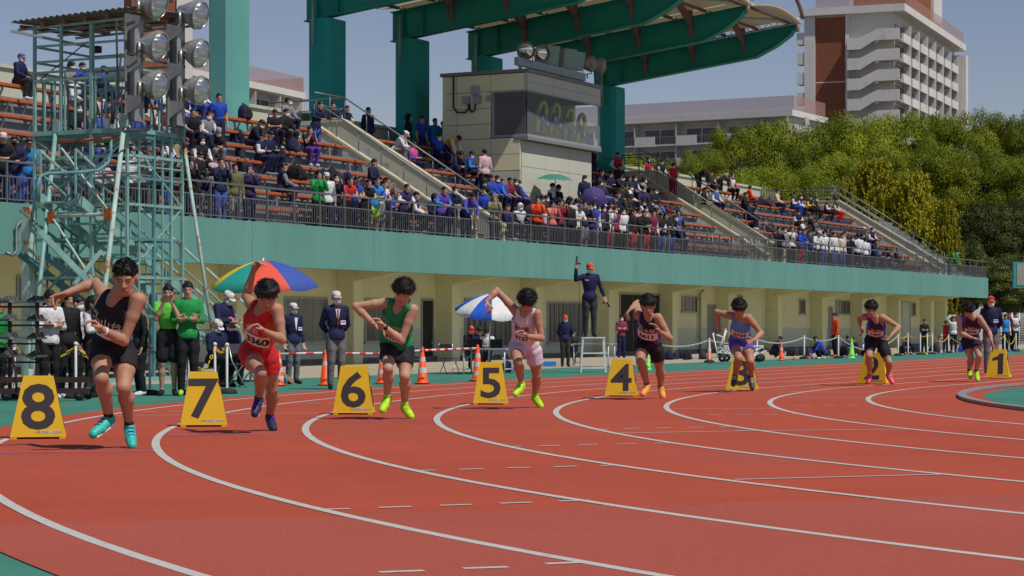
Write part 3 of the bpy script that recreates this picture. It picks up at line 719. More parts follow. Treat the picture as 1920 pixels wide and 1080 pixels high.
# tall brick and white block at the right
C = on_Y(1688, 611, 320); C.z = 0
tb = empty('apartment_tower', C, 0, 'tall white and brick apartment tower with stepped stair balconies above the trees', 'building')
B = BX(C, (-(-.927), -.377, 0)); B.a = Vector((.927, -.377, 0)).normalized(); B.b = Vector((.377, .927, 0)).normalized()
H = 48.2; WF, DPT = 14.6, 49.0
mb = MB(); B.box(mb, -WF, -.9, .02, DPT, 0, H); wb(mb, 'wall', M_bwhite, tb)
mb = MB(); B.box(mb, -12.9, -8.3, -.25, .015, 0, H - .3)
wb(mb, 'brick_face', M_brick, tb)
for k in range(5, 16): pass
mb = MB(); B.box(mb, -WF - .8, .9, -1.2, DPT + 1, H, H + 1.1); wb(mb, 'roof_slab', M_bwhite, tb)
for x0, x1 in ((-14.6, -12.95), (-8.25, -7.7)):
    mb = MB(); B.box(mb, x0, x1, -.5, .01, 0, H - .002); wb(mb, 'pier', M_bwhite, tb)
mb = MB(); B.box(mb, -12.9, -8.3, -.27, -.252, 28.8, 28.95); B.box(mb, -12.9, -8.3, -.27, -.252, 38, 38.15); wb(mb, 'brick_joint', M_bwhite, tb)['kind'] = 'stuff'
FHT = 3.05
for k in range(15):
    z = H - 4.0 - FHT * k
    if z < 12: break
    mb = MB(); mb.prism([B.p(-7.6, -2.2, z - 1.6), B.p(-5.6, -2.2, z - 1.6), B.p(-3.4, -2.2, z - .35), B.p(.3, -2.2, z - .35), B.p(.3, -2.2, z + 1.35), B.p(-3.0, -2.2, z + 1.35), B.p(-5.6, -2.2, z + .15), B.p(-7.6, -2.2, z + .15)], B.b * .25)
    wb(mb, 'stair_balcony', M_bwhite, tb)
    mb = MB(); B.box(mb, -7.6, .3, -1.94, .015, z - .35, z - .15); wb(mb, 'landing', M_bgrey, tb)
    mb = MB(); B.box(mb, -3.4, -2.8, -2.1, -1.9, z - .75, z - .36); B.box(mb, -7.7, -7.2, -1.9, -.1, z - 1.6, z + .1); wb(mb, 'corbel', M_bwhite, tb)
    mb = MB(); B.box(mb, -15.8, -14.62, -.4, 1.6, z - .2, z + 1.6); wb(mb, 'side_balcony', M_bwhite, tb)
    # long side: balconies receding
    mb = MB(); B.box(mb, -.88, -.05, .3, DPT, z - .35, z - .2); wb(mb, 'gallery_floor', M_bgrey, tb)
    mb = MB(); B.box(mb, -.86, -.80, .3, DPT - 2, z - .2, z + 2.3); wb(mb, 'window_band', M_bwin, tb)
    for j in range(7):
        y = 1.0 + 6.6 * j
        mb = MB(); B.box(mb, .0, .3, y, y + 5.2, z - .35, z + .95); wb(mb, 'balcony_panel', M_bwhite, tb)
        mb = MB(); B.box(mb, -.79, .3, y + 5.3, y + 5.6, z - .34, z + 2.65); wb(mb, 'balcony_fin', M_bwhite, tb)
mb = MB(); B.box(mb, -.88, 1.4, DPT - 2, DPT, 0, H - 1); wb(mb, 'end_fin', M_bwhite, tb)
mb = MB(); B.box(mb, -13, .7, .2, .35, H + 1.1, H + 4.5); B.box(mb, .5, .65, .2, DPT, H + 1.1, H + 3.0); wb(mb, 'roof_fence', M_fence, tb)
mb = MB(); B.box(mb, -9, -.5, 8, 34, H + 1.1, H + 16); wb(mb, 'penthouse', M_brick, tb)
mb = MB(); B.box(mb, -.49, .0, 26, 33, H + 1.2, H + 16); B.box(mb, -9.6, -9.0, 7.6, 8.0, H + 1.1, H + 16); wb(mb, 'penthouse_pier', M_bwhite, tb)
# low slab blocks: (corner px right, Y, left px, floors)
def slab_block(name, label, p_right, p_left, Yr, Yl, ztop_px, floors, bal_w, depth_dir):
    a = on_Y(p_left, 611, Yl); b = on_Y(p_right, 611, Yr); a.z = b.z = 0
    t = empty(name, (a + b) / 2, 0, label, 'building')
    H = CAMH + (HOR - ztop_px) * Yr / FPX; Bx = BX(a, b - a); wid = (b - a).length
    mb = MB(); Bx.box(mb, 0, wid, 1.5, 12, 0, H - 1.0); wb(mb, 'wall', M_bgrey, t)
    mb = MB(); Bx.box(mb, -.5, wid + .8, 0, 13, H - .98, H - .2); wb(mb, 'roof_slab', M_bwhite, t)
    mb = MB(); Bx.box(mb, -.5, wid + .8, .3, .36, H - .2, H + 1.7); Bx.box(mb, wid + .7, wid + .76, .4, 12, H - .2, H + 1.7); wb(mb, 'roof_fence', M_fence, t)
    n = int(wid / 6.2)
    for f in range(floors):
        z = H - 1.0 - 3.0 * (f + 1)
        mb = MB(); Bx.box(mb, 0, wid, 0, 1.48, z - .2, z); wb(mb, 'gallery_floor', M_bwhite, t)
        for j in range(n + 1):
            x = j * 6.2
            mb = MB(); Bx.box(mb, x, min(wid, x + 3.0), -.05, .1, z - .25, z + 1.1); wb(mb, 'balcony_panel', M_bwhite, t)
            if x + 6.1 <= wid:
                mb = MB()
                for q in range(12): Bx.box(mb, x + 3.1 + q * .26, x + 3.14 + q * .26, 0, .05, z, z + 1.0)
                Bx.box(mb, x + 3.0, x + 6.2, 0, .06, z + 1.0, z + 1.06); r = wb(mb, 'balcony_rail', M_galv, t)
                mb = MB(); Bx.box(mb, x + 1.0, x + 5.4, 1.40, 1.48, z + .1, z + 2.1); w = wb(mb, 'window', M_bwin, t)
                mb = MB(); Bx.box(mb, x + 3.15, x + 3.25, 1.36, 1.395, z + .1, z + 2.1); Bx.box(mb, x + .9, x + 5.5, 1.36, 1.395, z + 2.103, z + 2.2); wb(mb, 'frame', M_bwhite, w)
            mb = MB(); Bx.box(mb, x + 6.0, x + 6.15, .1, 1.47, z + .002, z + 2.75); wb(mb, 'partition', M_bgrey, t)
    mb = MB(); Bx.box(mb, wid - .02, wid + .2, 0, 12, 0, H - 1.0); wb(mb, 'end_wall', M_bwhite, t)
    return t
slab_block('apartment_block', 'long low white apartment block with balconies behind the stand roof pillars', 1475, 1040, 280, 297, 203, 5, 3, 1)
slab_block('apartment_block', 'pale apartment block with pinkish roof fence just right of the first teal pillar', 568, 330, 268, 240, 170, 5, 3, 1)
C = on_Y(352, 611, 230); C.z = 0
t = empty('brick_tower', C, 0, 'brown brick tower block rising behind the floodlight scaffold', 'building'); B = BX(C, (1, .25, 0))
mb = MB(); B.box(mb, -6, -1.2, 0, 12, 0, 45); wb(mb, 'wall', M_brick, t)
mb = MB(); B.box(mb, -1.19, .5, -.2, 12, 0, 45); B.box(mb, -7.0, -6.01, -.2, 12, 0, 26); wb(mb, 'white_edge', M_bwhite, t)
for k in range(10):
    mb = MB(); B.box(mb, -2.5, -1.6, -.06, -.002, 12 + 3 * k, 13.3 + 3 * k); wb(mb, 'window', M_bwin, t)
# ------------------------------------------------------------------ trees
rng = np.random.default_rng(5)
def leaf_mat(name, c1, c2, c3):
    m = bpy.data.materials.new(name); m.use_nodes = True; N = m.node_tree.nodes; K = m.node_tree.links; b = N['Principled BSDF']
    b.inputs['Roughness'].default_value = .55; b.inputs['Specular IOR Level'].default_value = .25
    oi = N.new('ShaderNodeObjectInfo'); tc = N.new('ShaderNodeTexCoord'); nz = N.new('ShaderNodeTexNoise'); nz.inputs['Scale'].default_value = .35; nz.inputs['Detail'].default_value = 6
    K.new(tc.outputs['Object'], nz.inputs[0]); cr = N.new('ShaderNodeValToRGB'); e = cr.color_ramp.elements
    e[0].position = .33; e[0].color = (*c1, 1); e[1].position = .68; e[1].color = (*c3, 1); x = e.new(.5); x.color = (*c2, 1)
    K.new(nz.outputs[0], cr.inputs[0]); hs = N.new('ShaderNodeHueSaturation')
    mr = N.new('ShaderNodeMapRange'); mr.inputs[3].default_value = .75; mr.inputs[4].default_value = 1.25; K.new(oi.outputs['Random'], mr.inputs[0])
    K.new(mr.outputs[0], hs.inputs['Value']); K.new(cr.outputs[0], hs.inputs['Color']); K.new(hs.outputs[0], b.inputs['Base Color'])
    tr = N.new('ShaderNodeBsdfTranslucent'); K.new(hs.outputs[0], tr.inputs[0]); mx = N.new('ShaderNodeMixShader'); mx.inputs[0].default_value = .16
    K.new(b.outputs[0], mx.inputs[1]); K.new(tr.outputs[0], mx.inputs[2]); K.new(mx.outputs[0], N['Material Output'].inputs[0]); return m
M_leafA = leaf_mat('camphor_leaves', (.12, .155, .006), (.20, .235, .008), (.30, .31, .011))
M_leafB = leaf_mat('golden_conifer_leaves', (.20, .20, .010), (.34, .31, .012), (.46, .38, .016))
M_leafC = leaf_mat('dark_evergreen_leaves', (.040, .055, .012), (.07, .09, .016), (.11, .13, .022))
M_bark = mat('bark', (.07, .05, .035), .95, var=.3, scale=4)
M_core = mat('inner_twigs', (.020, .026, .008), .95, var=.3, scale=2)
def leaf_quads(cent, nrm, size):
    n = len(cent); a = rng.normal(size=(n, 3)); t = np.cross(nrm, a); t /= np.linalg.norm(t, axis=1)[:, None] + 1e-9; b = np.cross(nrm, t)
    s = (size * rng.uniform(.6, 1.4, n))[:, None]; asp = rng.uniform(.45, .8, n)[:, None]
    v = np.stack([cent - t * s, cent - b * s * asp, cent + t * s, cent + b * s * asp], 1).reshape(-1, 3); return v
def mesh_quads(name, v, m):
    me = bpy.data.meshes.new(name); n = len(v) // 4
    me.vertices.add(len(v)); me.vertices.foreach_set('co', v.astype(np.float32).ravel())
    me.loops.add(n * 4); me.loops.foreach_set('vertex_index', np.arange(n * 4, dtype=np.int32))
    me.polygons.add(n); me.polygons.foreach_set('loop_start', np.arange(0, n * 4, 4, dtype=np.int32)); me.polygons.foreach_set('loop_total', np.full(n, 4, dtype=np.int32))
    me.materials.append(m); me.update(); me.validate(); return me
def crown_round(nl, per, size, rad=1.0):
    # clumps on the outside of a lumpy dome; leaves on upper shells of clumps
    cs = []; 
    while len(cs) < nl:
        p = rng.normal(size=3); p /= np.linalg.norm(p)
        if p[2] < -.45: continue
        r = rng.uniform(.5, 1.0) ** .6; cs.append(np.append(p * r * np.array([1, 1, .8]), rng.uniform(.17, .32)))
    V = []
    for c in cs:
        d = rng.normal(size=(per, 3)); d /= np.linalg.norm(d, axis=1)[:, None]; d[:, 2] = np.abs(d[:, 2]) * 1.0 - .35 * (rng.random(per) < .35)
        r = c[3] * rng.uniform(.75, 1.08, per)[:, None]; pos = c[:3] + d * r * np.array([1, 1, .62])
        nn = d + rng.normal(size=(per, 3)) * .26; nn /= np.linalg.norm(nn, axis=1)[:, None]
        V.append(leaf_quads(pos, nn, size))
    return np.concatenate(V)
def crown_conifer(nl, per, size):
    V = []
    for i in range(nl):
        z = rng.random() ** 1.0; a = rng.uniform(0, 2 * math.pi); R0 = (1 - z) ** .75 * .5 + .03
        out = np.array([math.cos(a), math.sin(a), .75]); base = np.array([math.cos(a) * R0 * .75, math.sin(a) * R0 * .75, z])
        ln = rng.uniform(.05, .12); t = rng.random(per)[:, None]; pos = base + out * ln * t + rng.normal(size=(per, 3)) * .014 * (1.3 - t)
        nn = rng.normal(size=(per, 3)) + out * .6; nn /= np.linalg.norm(nn, axis=1)[:, None]; V.append(leaf_quads(pos, nn, size))
    return np.concatenate(V)
crA = [mesh_quads('crown', crown_round(95, 640, .0125), M_leafA) for _ in range(4)]
crB = [mesh_quads('crown', crown_conifer(1000, 36, .0115), M_leafB) for _ in range(2)]
crC = [mesh_quads('crown', crown_round(130, 220, .020), M_leafC) for _ in range(2)]
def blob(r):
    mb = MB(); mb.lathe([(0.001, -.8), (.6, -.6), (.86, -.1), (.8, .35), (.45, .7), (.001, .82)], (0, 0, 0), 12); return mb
core_me = None
def tree(x, y, h, rad, crown, kind, label, grp):
    global core_me
    t = empty(kind, (x, y, -.1), rng.uniform(0, 6.28), label, 'tree', grp)
    c = link('crown', crown, t)
    if 'conifer' in kind: c.scale = (rad * 2, rad * 2, h * .98); c.location = (0, 0, .3)
    else: c.scale = (rad, rad, h * .46); c.location = (0, 0, h * .60)
    mb = MB(); mb.tube([(0, 0, 0), (.1, .05, h * .25), (0, 0, h * .55)], [.035 * h * .6, .025 * h * .6, .012 * h], 8)
    tr = mb.build('trunk', M_bark, t)
    lb = MB()
    for i in range(6):
        a = i * 1.05; lb.tube([(0, 0, h * .3), (math.cos(a) * rad * .3, math.sin(a) * rad * .3, h * .5), (math.cos(a) * rad * .6, math.sin(a) * rad * .6, h * .72)], [.012 * h, .008 * h, .003 * h], 5)
    lb.build('limbs', M_bark, tr)['kind'] = 'stuff'
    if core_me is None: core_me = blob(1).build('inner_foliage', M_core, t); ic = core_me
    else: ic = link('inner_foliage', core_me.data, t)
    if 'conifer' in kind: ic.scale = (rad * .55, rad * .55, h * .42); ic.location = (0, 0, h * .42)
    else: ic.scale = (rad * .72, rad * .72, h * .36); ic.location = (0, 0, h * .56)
    return t
def tree_px(px, ytop, Y, wpx, crown, kind, label, grp):
    p = on_Y(px, ytop, Y); tree(p.x, p.y, p.z + .1, wpx / FPX * Y / 2, crown, kind, label, grp)
GA = 'broadleaf trees behind the stand'
TR = [(1168, 274, 175, 120, 'small broadleaf tree right of the rightmost teal pillar'), (1235, 290, 180, 150, 'broadleaf tree below the low apartment balconies'), (1315, 274, 178, 130, 'broadleaf tree rising beside the low apartment block'),
      (1378, 232, 182, 150, 'bushy tree hiding the right part of the low apartment block'), (1455, 216, 184, 190, 'tall bushy tree below the gap between the two apartment buildings'),
      (1545, 210, 186, 190, 'tall tree under the brick face of the tower'), (1630, 206, 184, 190, 'tall tree under the stair balconies of the tower'), (1715, 204, 186, 190, 'tall tree under the long side of the tower'),
      (1795, 208, 184, 170, 'tall tree just right of the apartment tower'), (1866, 198, 186, 120, 'highest rounded tree near the right edge'), (1925, 206, 183, 130, 'tall tree cut by the right edge'),
      (1270, 318, 165, 150, 'lower front tree above the second stair head'), (1345, 325, 163, 150, 'lower front tree above the top rows of the right seating'), (1425, 300, 165, 170, 'front tree above the orange shirted spectator'), (1500, 312, 163, 160, 'front tree above the end of the rear parapet'),
      (1570, 282, 168, 160, 'middle tree left of the golden conifers'), (1655, 268, 170, 170, 'middle tree above the golden conifers'), (1745, 262, 170, 160, 'middle tree with bare twigs below the tower corner'), (1835, 268, 168, 170, 'yellow tinged tree right of the golden conifers'), (1910, 290, 166, 150, 'middle tree at the right edge of the picture')]
for i, (px, yt, Y, w, lab) in enumerate(TR): tree_px(px, yt, Y, w * 1.08, crA[i % 4], 'broadleaf_tree', lab, GA)
for i, (px, yt, Y, w, lab) in enumerate([(1640, 318, 150, 190, 'widest golden conifer behind the far end rail'), (1715, 345, 148, 170, 'golden conifer in the middle of the group'), (1585, 355, 149, 110, 'leftmost golden conifer above the rear railing'), (1775, 395, 147, 100, 'lowest golden conifer beside the dark evergreens')]):
    tree_px(px, yt, Y, w, crB[i % 2], 'golden_conifer', lab, 'golden conifers')
for i, (px, yt, Y, w, lab) in enumerate([(1850, 380, 152, 140, 'dark evergreen above the end of the teal fascia'), (1905, 395, 150, 130, 'dark evergreen behind the teal edged scoreboard'), (1880, 480, 146, 130, 'low dark evergreen behind the orange capped official'), (1810, 455, 148, 110, 'low dark evergreen beside the green jacketed spectator'), (1950, 470, 147, 120, 'dark evergreen leaving the picture at right'),
        (1760, 500, 152, 90, 'dark shrubby tree seen under the end of the fascia')]):
    tree_px(px, yt, Y, w, crC[i % 2], 'dark_evergreen', lab, 'dark evergreens')
# far shrub line closing the view under the trees
mb = MB()
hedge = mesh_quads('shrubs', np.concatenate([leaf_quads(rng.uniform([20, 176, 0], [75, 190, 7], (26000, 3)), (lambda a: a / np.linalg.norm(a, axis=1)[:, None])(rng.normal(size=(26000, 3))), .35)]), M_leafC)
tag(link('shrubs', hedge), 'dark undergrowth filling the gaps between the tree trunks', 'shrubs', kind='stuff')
# ------------------------------------------------------------------ people: one continuous surface per body from a blended field
def npv(v): return np.array([v[0], v[1], v[2]], dtype=np.float64)
def unit(v): v = np.asarray(v, float); return v / (np.linalg.norm(v) + 1e-12)
class Field:
    def __init__(s, prims, h, pad=.05, carve=()):
        lo = np.full(3, 1e9); hi = np.full(3, -1e9)
        for p in prims: a, b = s.bb(p); lo = np.minimum(lo, a); hi = np.maximum(hi, b)
        s.h = h; s.o = lo - pad; s.n = np.ceil((hi - lo + 2 * pad) / h).astype(int) + 1
        s.F = np.full(s.n, .3, np.float32)
        for p in prims: s.put(p)
        for p in carve: s.put(p, True)
    @staticmethod
    def bb(p):
        if p[0] == 'c':
            a, b, ra, rb = p[1], p[2], p[3], p[4]; return np.minimum(a - ra, b - rb), np.maximum(a + ra, b + rb)
        if p[0] == 'e': r = max(p[2]); return p[1] - r, p[1] + r
        return np.full(3, 1e9), np.full(3, -1e9)
    def put(s, p, cut=False):
        k = p[-1]
        if p[0] == 'p': i0 = np.zeros(3, int); i1 = s.n
        else:
            a, b = s.bb(p); m = k + 3 * s.h
            i0 = np.clip(np.floor((a - m - s.o) / s.h).astype(int), 0, s.n); i1 = np.clip(np.ceil((b + m - s.o) / s.h).astype(int) + 1, 0, s.n)
        if np.any(i1 <= i0): return
        sl = tuple(slice(a, b) for a, b in zip(i0, i1))
        x, y, z = [(s.o[i] + s.h * np.arange(i0[i], i1[i])).astype(np.float32) for i in range(3)]
        X, Y, Z = x[:, None, None], y[None, :, None], z[None, None, :]
        if p[0] == 'c':
            a, b, ra, rb = p[1:5]; d = b - a; L2 = max(float(d @ d), 1e-9)
            t = np.clip(((X - a[0]) * d[0] + (Y - a[1]) * d[1] + (Z - a[2]) * d[2]) / L2, 0, 1)
            q = np.sqrt((X - a[0] - d[0] * t) ** 2 + (Y - a[1] - d[1] * t) ** 2 + (Z - a[2] - d[2] * t) ** 2) - (ra + (rb - ra) * t)
        elif p[0] == 'e':
            c, r, M = p[1:4]
            dx, dy, dz = X - c[0], Y - c[1], Z - c[2]
            u = [(dx * M[0][i] + dy * M[1][i] + dz * M[2][i]) / r[i] for i in range(3)]
            l = np.sqrt(u[0] ** 2 + u[1] ** 2 + u[2] ** 2); g = np.sqrt((u[0] / r[0]) ** 2 + (u[1] / r[1]) ** 2 + (u[2] / r[2]) ** 2) + 1e-6
            q = l * (l - 1) / g
        else:
            c, nn = p[1], p[2]; q = (X - c[0]) * nn[0] + (Y - c[1]) * nn[1] + (Z - c[2]) * nn[2]
        G = s.F[sl]
        if cut: s.F[sl] = np.maximum(G, -q)
        else:
            kk = max(k, 1e-4); hh = np.clip(.5 + .5 * (q - G) / kk, 0, 1); s.F[sl] = q * (1 - hh) + G * hh - kk * hh * (1 - hh)
    def mesh(s, name, mats, noise=0., nscale=30., seed=0):
        F = s.F; ins = F < 0; nx, ny, nz = F.shape
        c = np.zeros((nx - 1, ny - 1, nz - 1), np.int8)
        for i in (0, 1):
            for j in (0, 1):
                for k in (0, 1): c += ins[i:nx-1+i, j:ny-1+j, k:nz-1+k]
        act = (c > 0) & (c < 8); ids = np.argwhere(act)
        if len(ids) == 0: return bpy.data.meshes.new(name)
        idx = np.full(act.shape, -1, np.int64); idx[act] = np.arange(len(ids))
        acc = np.zeros((len(ids), 3)); cnt = np.zeros(len(ids))
        for ax in range(3):
            o = [0, 1, 2]; o.remove(ax)
            for b in (0, 1):
                for d in (0, 1):
                    p0 = ids.copy(); p0[:, o[0]] += b; p0[:, o[1]] += d; p1 = p0.copy(); p1[:, ax] += 1
                    f0 = F[p0[:, 0], p0[:, 1], p0[:, 2]]; f1 = F[p1[:, 0], p1[:, 1], p1[:, 2]]
                    m = (f0 < 0) != (f1 < 0); t = np.where(m, f0 / np.where(f0 == f1, 1, f0 - f1), 0)
                    q = p0.astype(float); q[:, ax] += t; acc[m] += q[m]; cnt[m] += 1
        V = acc / cnt[:, None] * s.h + s.o
        fs = []
        for ax in range(3):
            a, b = [(1, 2), (2, 0), (0, 1)][ax]
            sl0 = [slice(None)] * 3; sl1 = [slice(None)] * 3; sl0[ax] = slice(0, -1); sl1[ax] = slice(1, None)
            dif = ins[tuple(sl0)] != ins[tuple(sl1)]
            e = np.argwhere(dif); lim = np.array(act.shape)
            e = e[(e[:, a] > 0) & (e[:, b] > 0) & (e[:, a] < lim[a]) & (e[:, b] < lim[b])]
            q = []
            for da, db in ((-1, -1), (0, -1), (0, 0), (-1, 0)):
                w = e.copy(); w[:, a] += da; w[:, b] += db; q.append(idx[w[:, 0], w[:, 1], w[:, 2]])
            q = np.stack(q, 1); fl = ~ins[e[:, 0], e[:, 1], e[:, 2]]; q[fl] = q[fl][:, ::-1]; fs.append(q)
        fs = np.concatenate(fs); fs = fs[(fs >= 0).all(1)]
        if noise:
            r = np.random.default_rng(seed); A = r.normal(size=(3, 6)) * nscale; ph = r.uniform(0, 6.28, 6)
            w = np.sin(V @ A + ph).mean(1); g = V - V.mean(0); g /= np.linalg.norm(g, axis=1)[:, None] + 1e-9; V = V + g * (w * noise)[:, None]
        me = bpy.data.meshes.new(name)
        me.vertices.add(len(V)); me.vertices.foreach_set('co', V.astype(np.float32).ravel())
        n = len(fs); me.loops.add(n * 4); me.loops.foreach_set('vertex_index', fs.astype(np.int32).ravel())
        me.polygons.add(n); me.polygons.foreach_set('loop_start', np.arange(0, n * 4, 4, dtype=np.int32)); me.polygons.foreach_set('loop_total', np.full(n, 4, np.int32))
        me.polygons.foreach_set('use_smooth', np.ones(n, bool))
        for m in (mats if isinstance(mats, (list, tuple)) else [mats]): me.materials.append(m)
        me.update(calc_edges=True); return me
def fabric(name, c, rough=.8, sc=14., b=.5):
    if name in MATS: return MATS[name]
    m = mat(name, c, rough, 0, var=.14, scale=sc, bump=b * 1.7, bscale=16, spec=.25); return m
M_skin = mat('skin', (.47, .27, .185), .6, var=.08, scale=6, bump=.15, bscale=60, spec=.35)
M_skin2 = mat('tanned_skin', (.41, .215, .135), .58, var=.08, scale=6, bump=.15, bscale=60, spec=.4)
for _m in (M_skin, M_skin2):
    _q = _m.node_tree.nodes['Principled BSDF']; _q.inputs['Subsurface Weight'].default_value = .12; _q.inputs['Subsurface Scale'].default_value = .02
M_hair = mat('black_hair', (.010, .0085, .009), .55, var=.5, scale=60, bump=.0, bscale=220, spec=.3, stretch=(1, 1, .25))
M_hairg = mat('grey_hair', (.30, .29, .28), .6, var=.3, scale=60, bump=.8, bscale=90)
M_eye = mat('eye_dark', (.02, .012, .01), .2, var=0, spec=.7)
M_eyew = mat('eye_white', (.6, .57, .54), .3, var=0)
M_lip = mat('lips', (.30, .10, .085), .5, var=0)
M_mask = mat('face_mask', (.68, .68, .70), .85, var=.05, scale=20)
def basis(f, up):
    f = unit(f); r = unit(np.cross(f, up)); u = np.cross(r, f); return r, f, u      # r = image-left when f faces the camera... person's right
def mk_head(c, f, u0, s):
    r, f, u = basis(f, u0); M = np.stack([r, f, u], 1)
    E = lambda x, y, z, a, b, cc, k: ('e', c + (r * x + f * y + u * z) * s, np.array([a, b, cc]) * s, M, k * s)
    Cn = lambda p, q, ra, rb, k: ('c', c + (r * p[0] + f * p[1] + u * p[2]) * s, c + (r * q[0] + f * q[1] + u * q[2]) * s, ra * s, rb * s, k * s)
    return [E(0, -.01, .03, .077, .097, .085, .02), E(0, .028, -.035, .062, .066, .082, .03), Cn((-.03, .058, -.095), (.03, .058, -.095), .022, .022, .03),
            Cn((0, .090, .005), (0, .104, -.030), .008, .0135, .010), Cn((-.014, .094, -.034), (.014, .094, -.034), .008, .008, .006),
            Cn((-.03, .080, .022), (.03, .080, .022), .012, .012, .015), Cn((-.018, .086, -.062), (.018, .086, -.062), .009, .009, .008),
            E(.079, -.005, -.012, .011, .02, .033, .008), E(-.079, -.005, -.012, .011, .02, .033, .008)]
def mk_hand(w, d, palm_n, s, curl=.5, side=1):
    """w wrist, d finger direction, palm_n palm normal, curl 0..1"""
    d = unit(d); n = unit(np.asarray(palm_n) - d * (d @ palm_n)); x = np.cross(d, n) * side
    P = []
    for i in range(4):
        o = (i - 1.5) * .0195
        P.append(('c', w + (d * .012 + x * o * .5) * s, w + (d * .088 + x * o) * s, .014 * s, .0115 * s, .008 * s))
        L = [.040, .045, .042, .033][i]; a = w + (d * .090 + x * o) * s; dd = d.copy()
        for j, ll in enumerate((L, L * .65, L * .5)):
            an = curl * (.75 if j == 0 else .95); dd = unit(dd * math.cos(an) + n * math.sin(an)); nn = None
            b = a + dd * ll * s; P.append(('c', a, b, (.0098 - .0007 * j) * s, (.009 - .0007 * j) * s, .002 * s)); a = b
            n2 = unit(n - dd * (dd @ n)) if abs(dd @ n) < .98 else n
    a = w + (d * .03 - x * .022) * s; t = unit(d * .55 - x * .7 + n * .5); b = a + t * .042 * s
    P += [('c', a, b, .015 * s, .0115 * s, .008 * s), ('c', b, b + unit(d * .9 - x * .1 + n * .45) * .03 * s, .011 * s, .009 * s, .003 * s)]
    return P
def mk_body(J, s, curl=(.5, .5), hero=True, female=False):
    """J: joints (numpy). returns dict of prim groups"""
    pv, nk = J['pelvis'], J['neck']; up = unit(nk - pv); sr = unit(J['shA'] - J['shB']); hr = unit(J['hipA'] - J['hipB'])
    fw = unit(np.cross(up, sr)); sr2 = np.cross(fw, up); M = np.stack([sr2, fw, up], 1)
    hf = unit(np.cross(up, hr)); Mh = np.stack([np.cross(hf, up), hf, up], 1); Ls = np.linalg.norm(nk - pv)
    G = {}; e = lambda c, r, Q, k: ('e', c, np.array(r) * s, Q, k * s)
    sc = (J['shA'] + J['shB']) / 2; w = np.linalg.norm(J['shA'] - J['shB']) / 2 / s
    G['chest'] = [e(pv + (nk - pv) * .70, (min(w + .01, .183), .112, .165), M, .04), e(pv + (nk - pv) * .42, (.150, .100, .14), M, .05)]
    G['traps'] = [('c', nk - up * .02 * s, J['shA'] * .72 + sc * .28, .045 * s, .042 * s, .04 * s), ('c', nk - up * .02 * s, J['shB'] * .72 + sc * .28, .045 * s, .042 * s, .04 * s)]
    G['pelvis'] = [e(pv + up * .03 * s, (.142, .102, .10), Mh, .05), e(pv - up * .06 * s, (.128, .098, .075), Mh, .05)]
    G['neck'] = [('c', nk - up * .03 * s, J['head'] - unit(J['head'] - nk) * .02 * s, .060 * s, .052 * s, .03 * s)]
    G['head'] = mk_head(J['head'], J['hf'], J['hu'], s * J.get('hs', 1.0))
    for a in 'AB':
        sh, el, wr = J['sh' + a], J['el' + a], J['wr' + a]
        G['up' + a] = [('c', sh, sh * .6 + el * .4, .058 * s, .047 * s, .03 * s), ('c', sh * .6 + el * .4, el, .047 * s, .036 * s, .02 * s)]
        G['fo' + a] = [('c', el, el * .65 + wr * .35, .037 * s, .042 * s, .015 * s), ('c', el * .68 + wr * .32, wr, .041 * s, .0255 * s, .015 * s)]
        hd = J['hd' + a] - wr; pn = J.get('pn' + a, np.array([0, -1, 0.]))
        if hero: G['ha' + a] = mk_hand(wr, hd, pn, s * 1.06, curl[0 if a == 'A' else 1], 1 if a == 'A' else -1)
        else: G['ha' + a] = [('c', wr, wr + unit(hd) * .075 * s, .024 * s, .03 * s, .01 * s), ('c', wr + unit(hd) * .075 * s, wr + unit(hd) * .125 * s, .026 * s, .016 * s, .01 * s)]
        hp, kn, an, to = J['hip' + a], J['kn' + a], J['an' + a], J['to' + a]
        ld = unit(an - kn); back = -fw; back = unit(back - ld * (back @ ld))
        G['th' + a] = [('c', hp, hp * .55 + kn * .45, .088 * s, .079 * s, .05 * s), ('c', hp * .55 + kn * .45, kn, .077 * s, .052 * s, .03 * s)]
        G['sn' + a] = [('c', kn, kn * .68 + an * .32 + back * .012 * s, .048 * s, .056 * s, .025 * s), ('c', kn * .68 + an * .32 + back * .016 * s, an, .059 * s, .032 * s, .03 * s),
                       ('c', kn + fw * .012 * s, kn - up * .001, .042 * s, .042 * s, .02 * s)]
        td = unit(to - an); heel = an - td * .02 * s; heel = J.get('he' + a, heel + np.array([0, 0, -.045 * s]))
        G['ft' + a] = [('c', an, heel * .6 + to * .4, .032 * s, .030 * s, .02 * s), ('c', heel, to, .030 * s, .024 * s, .02 * s)]
        J['he' + a] = heel
    J['_M'] = M; J['_Mh'] = Mh; J['_up'] = up; J['_fw'] = fw
    return G
def infl(P, d):
    out = []
    for p in P:
        if p[0] == 'c': out.append(('c', p[1], p[2], p[3] + d, p[4] + d, p[5]))
        else: out.append(('e', p[1], p[2] + d, p[3], p[4]))
    return out
def cat(G, keys): return [p for k in keys for p in G[k]]
ALLK = ['chest', 'traps', 'pelvis', 'neck', 'head', 'upA', 'upB', 'foA', 'foB', 'thA', 'thB', 'snA', 'snB', 'ftA', 'ftB', 'haA', 'haB']
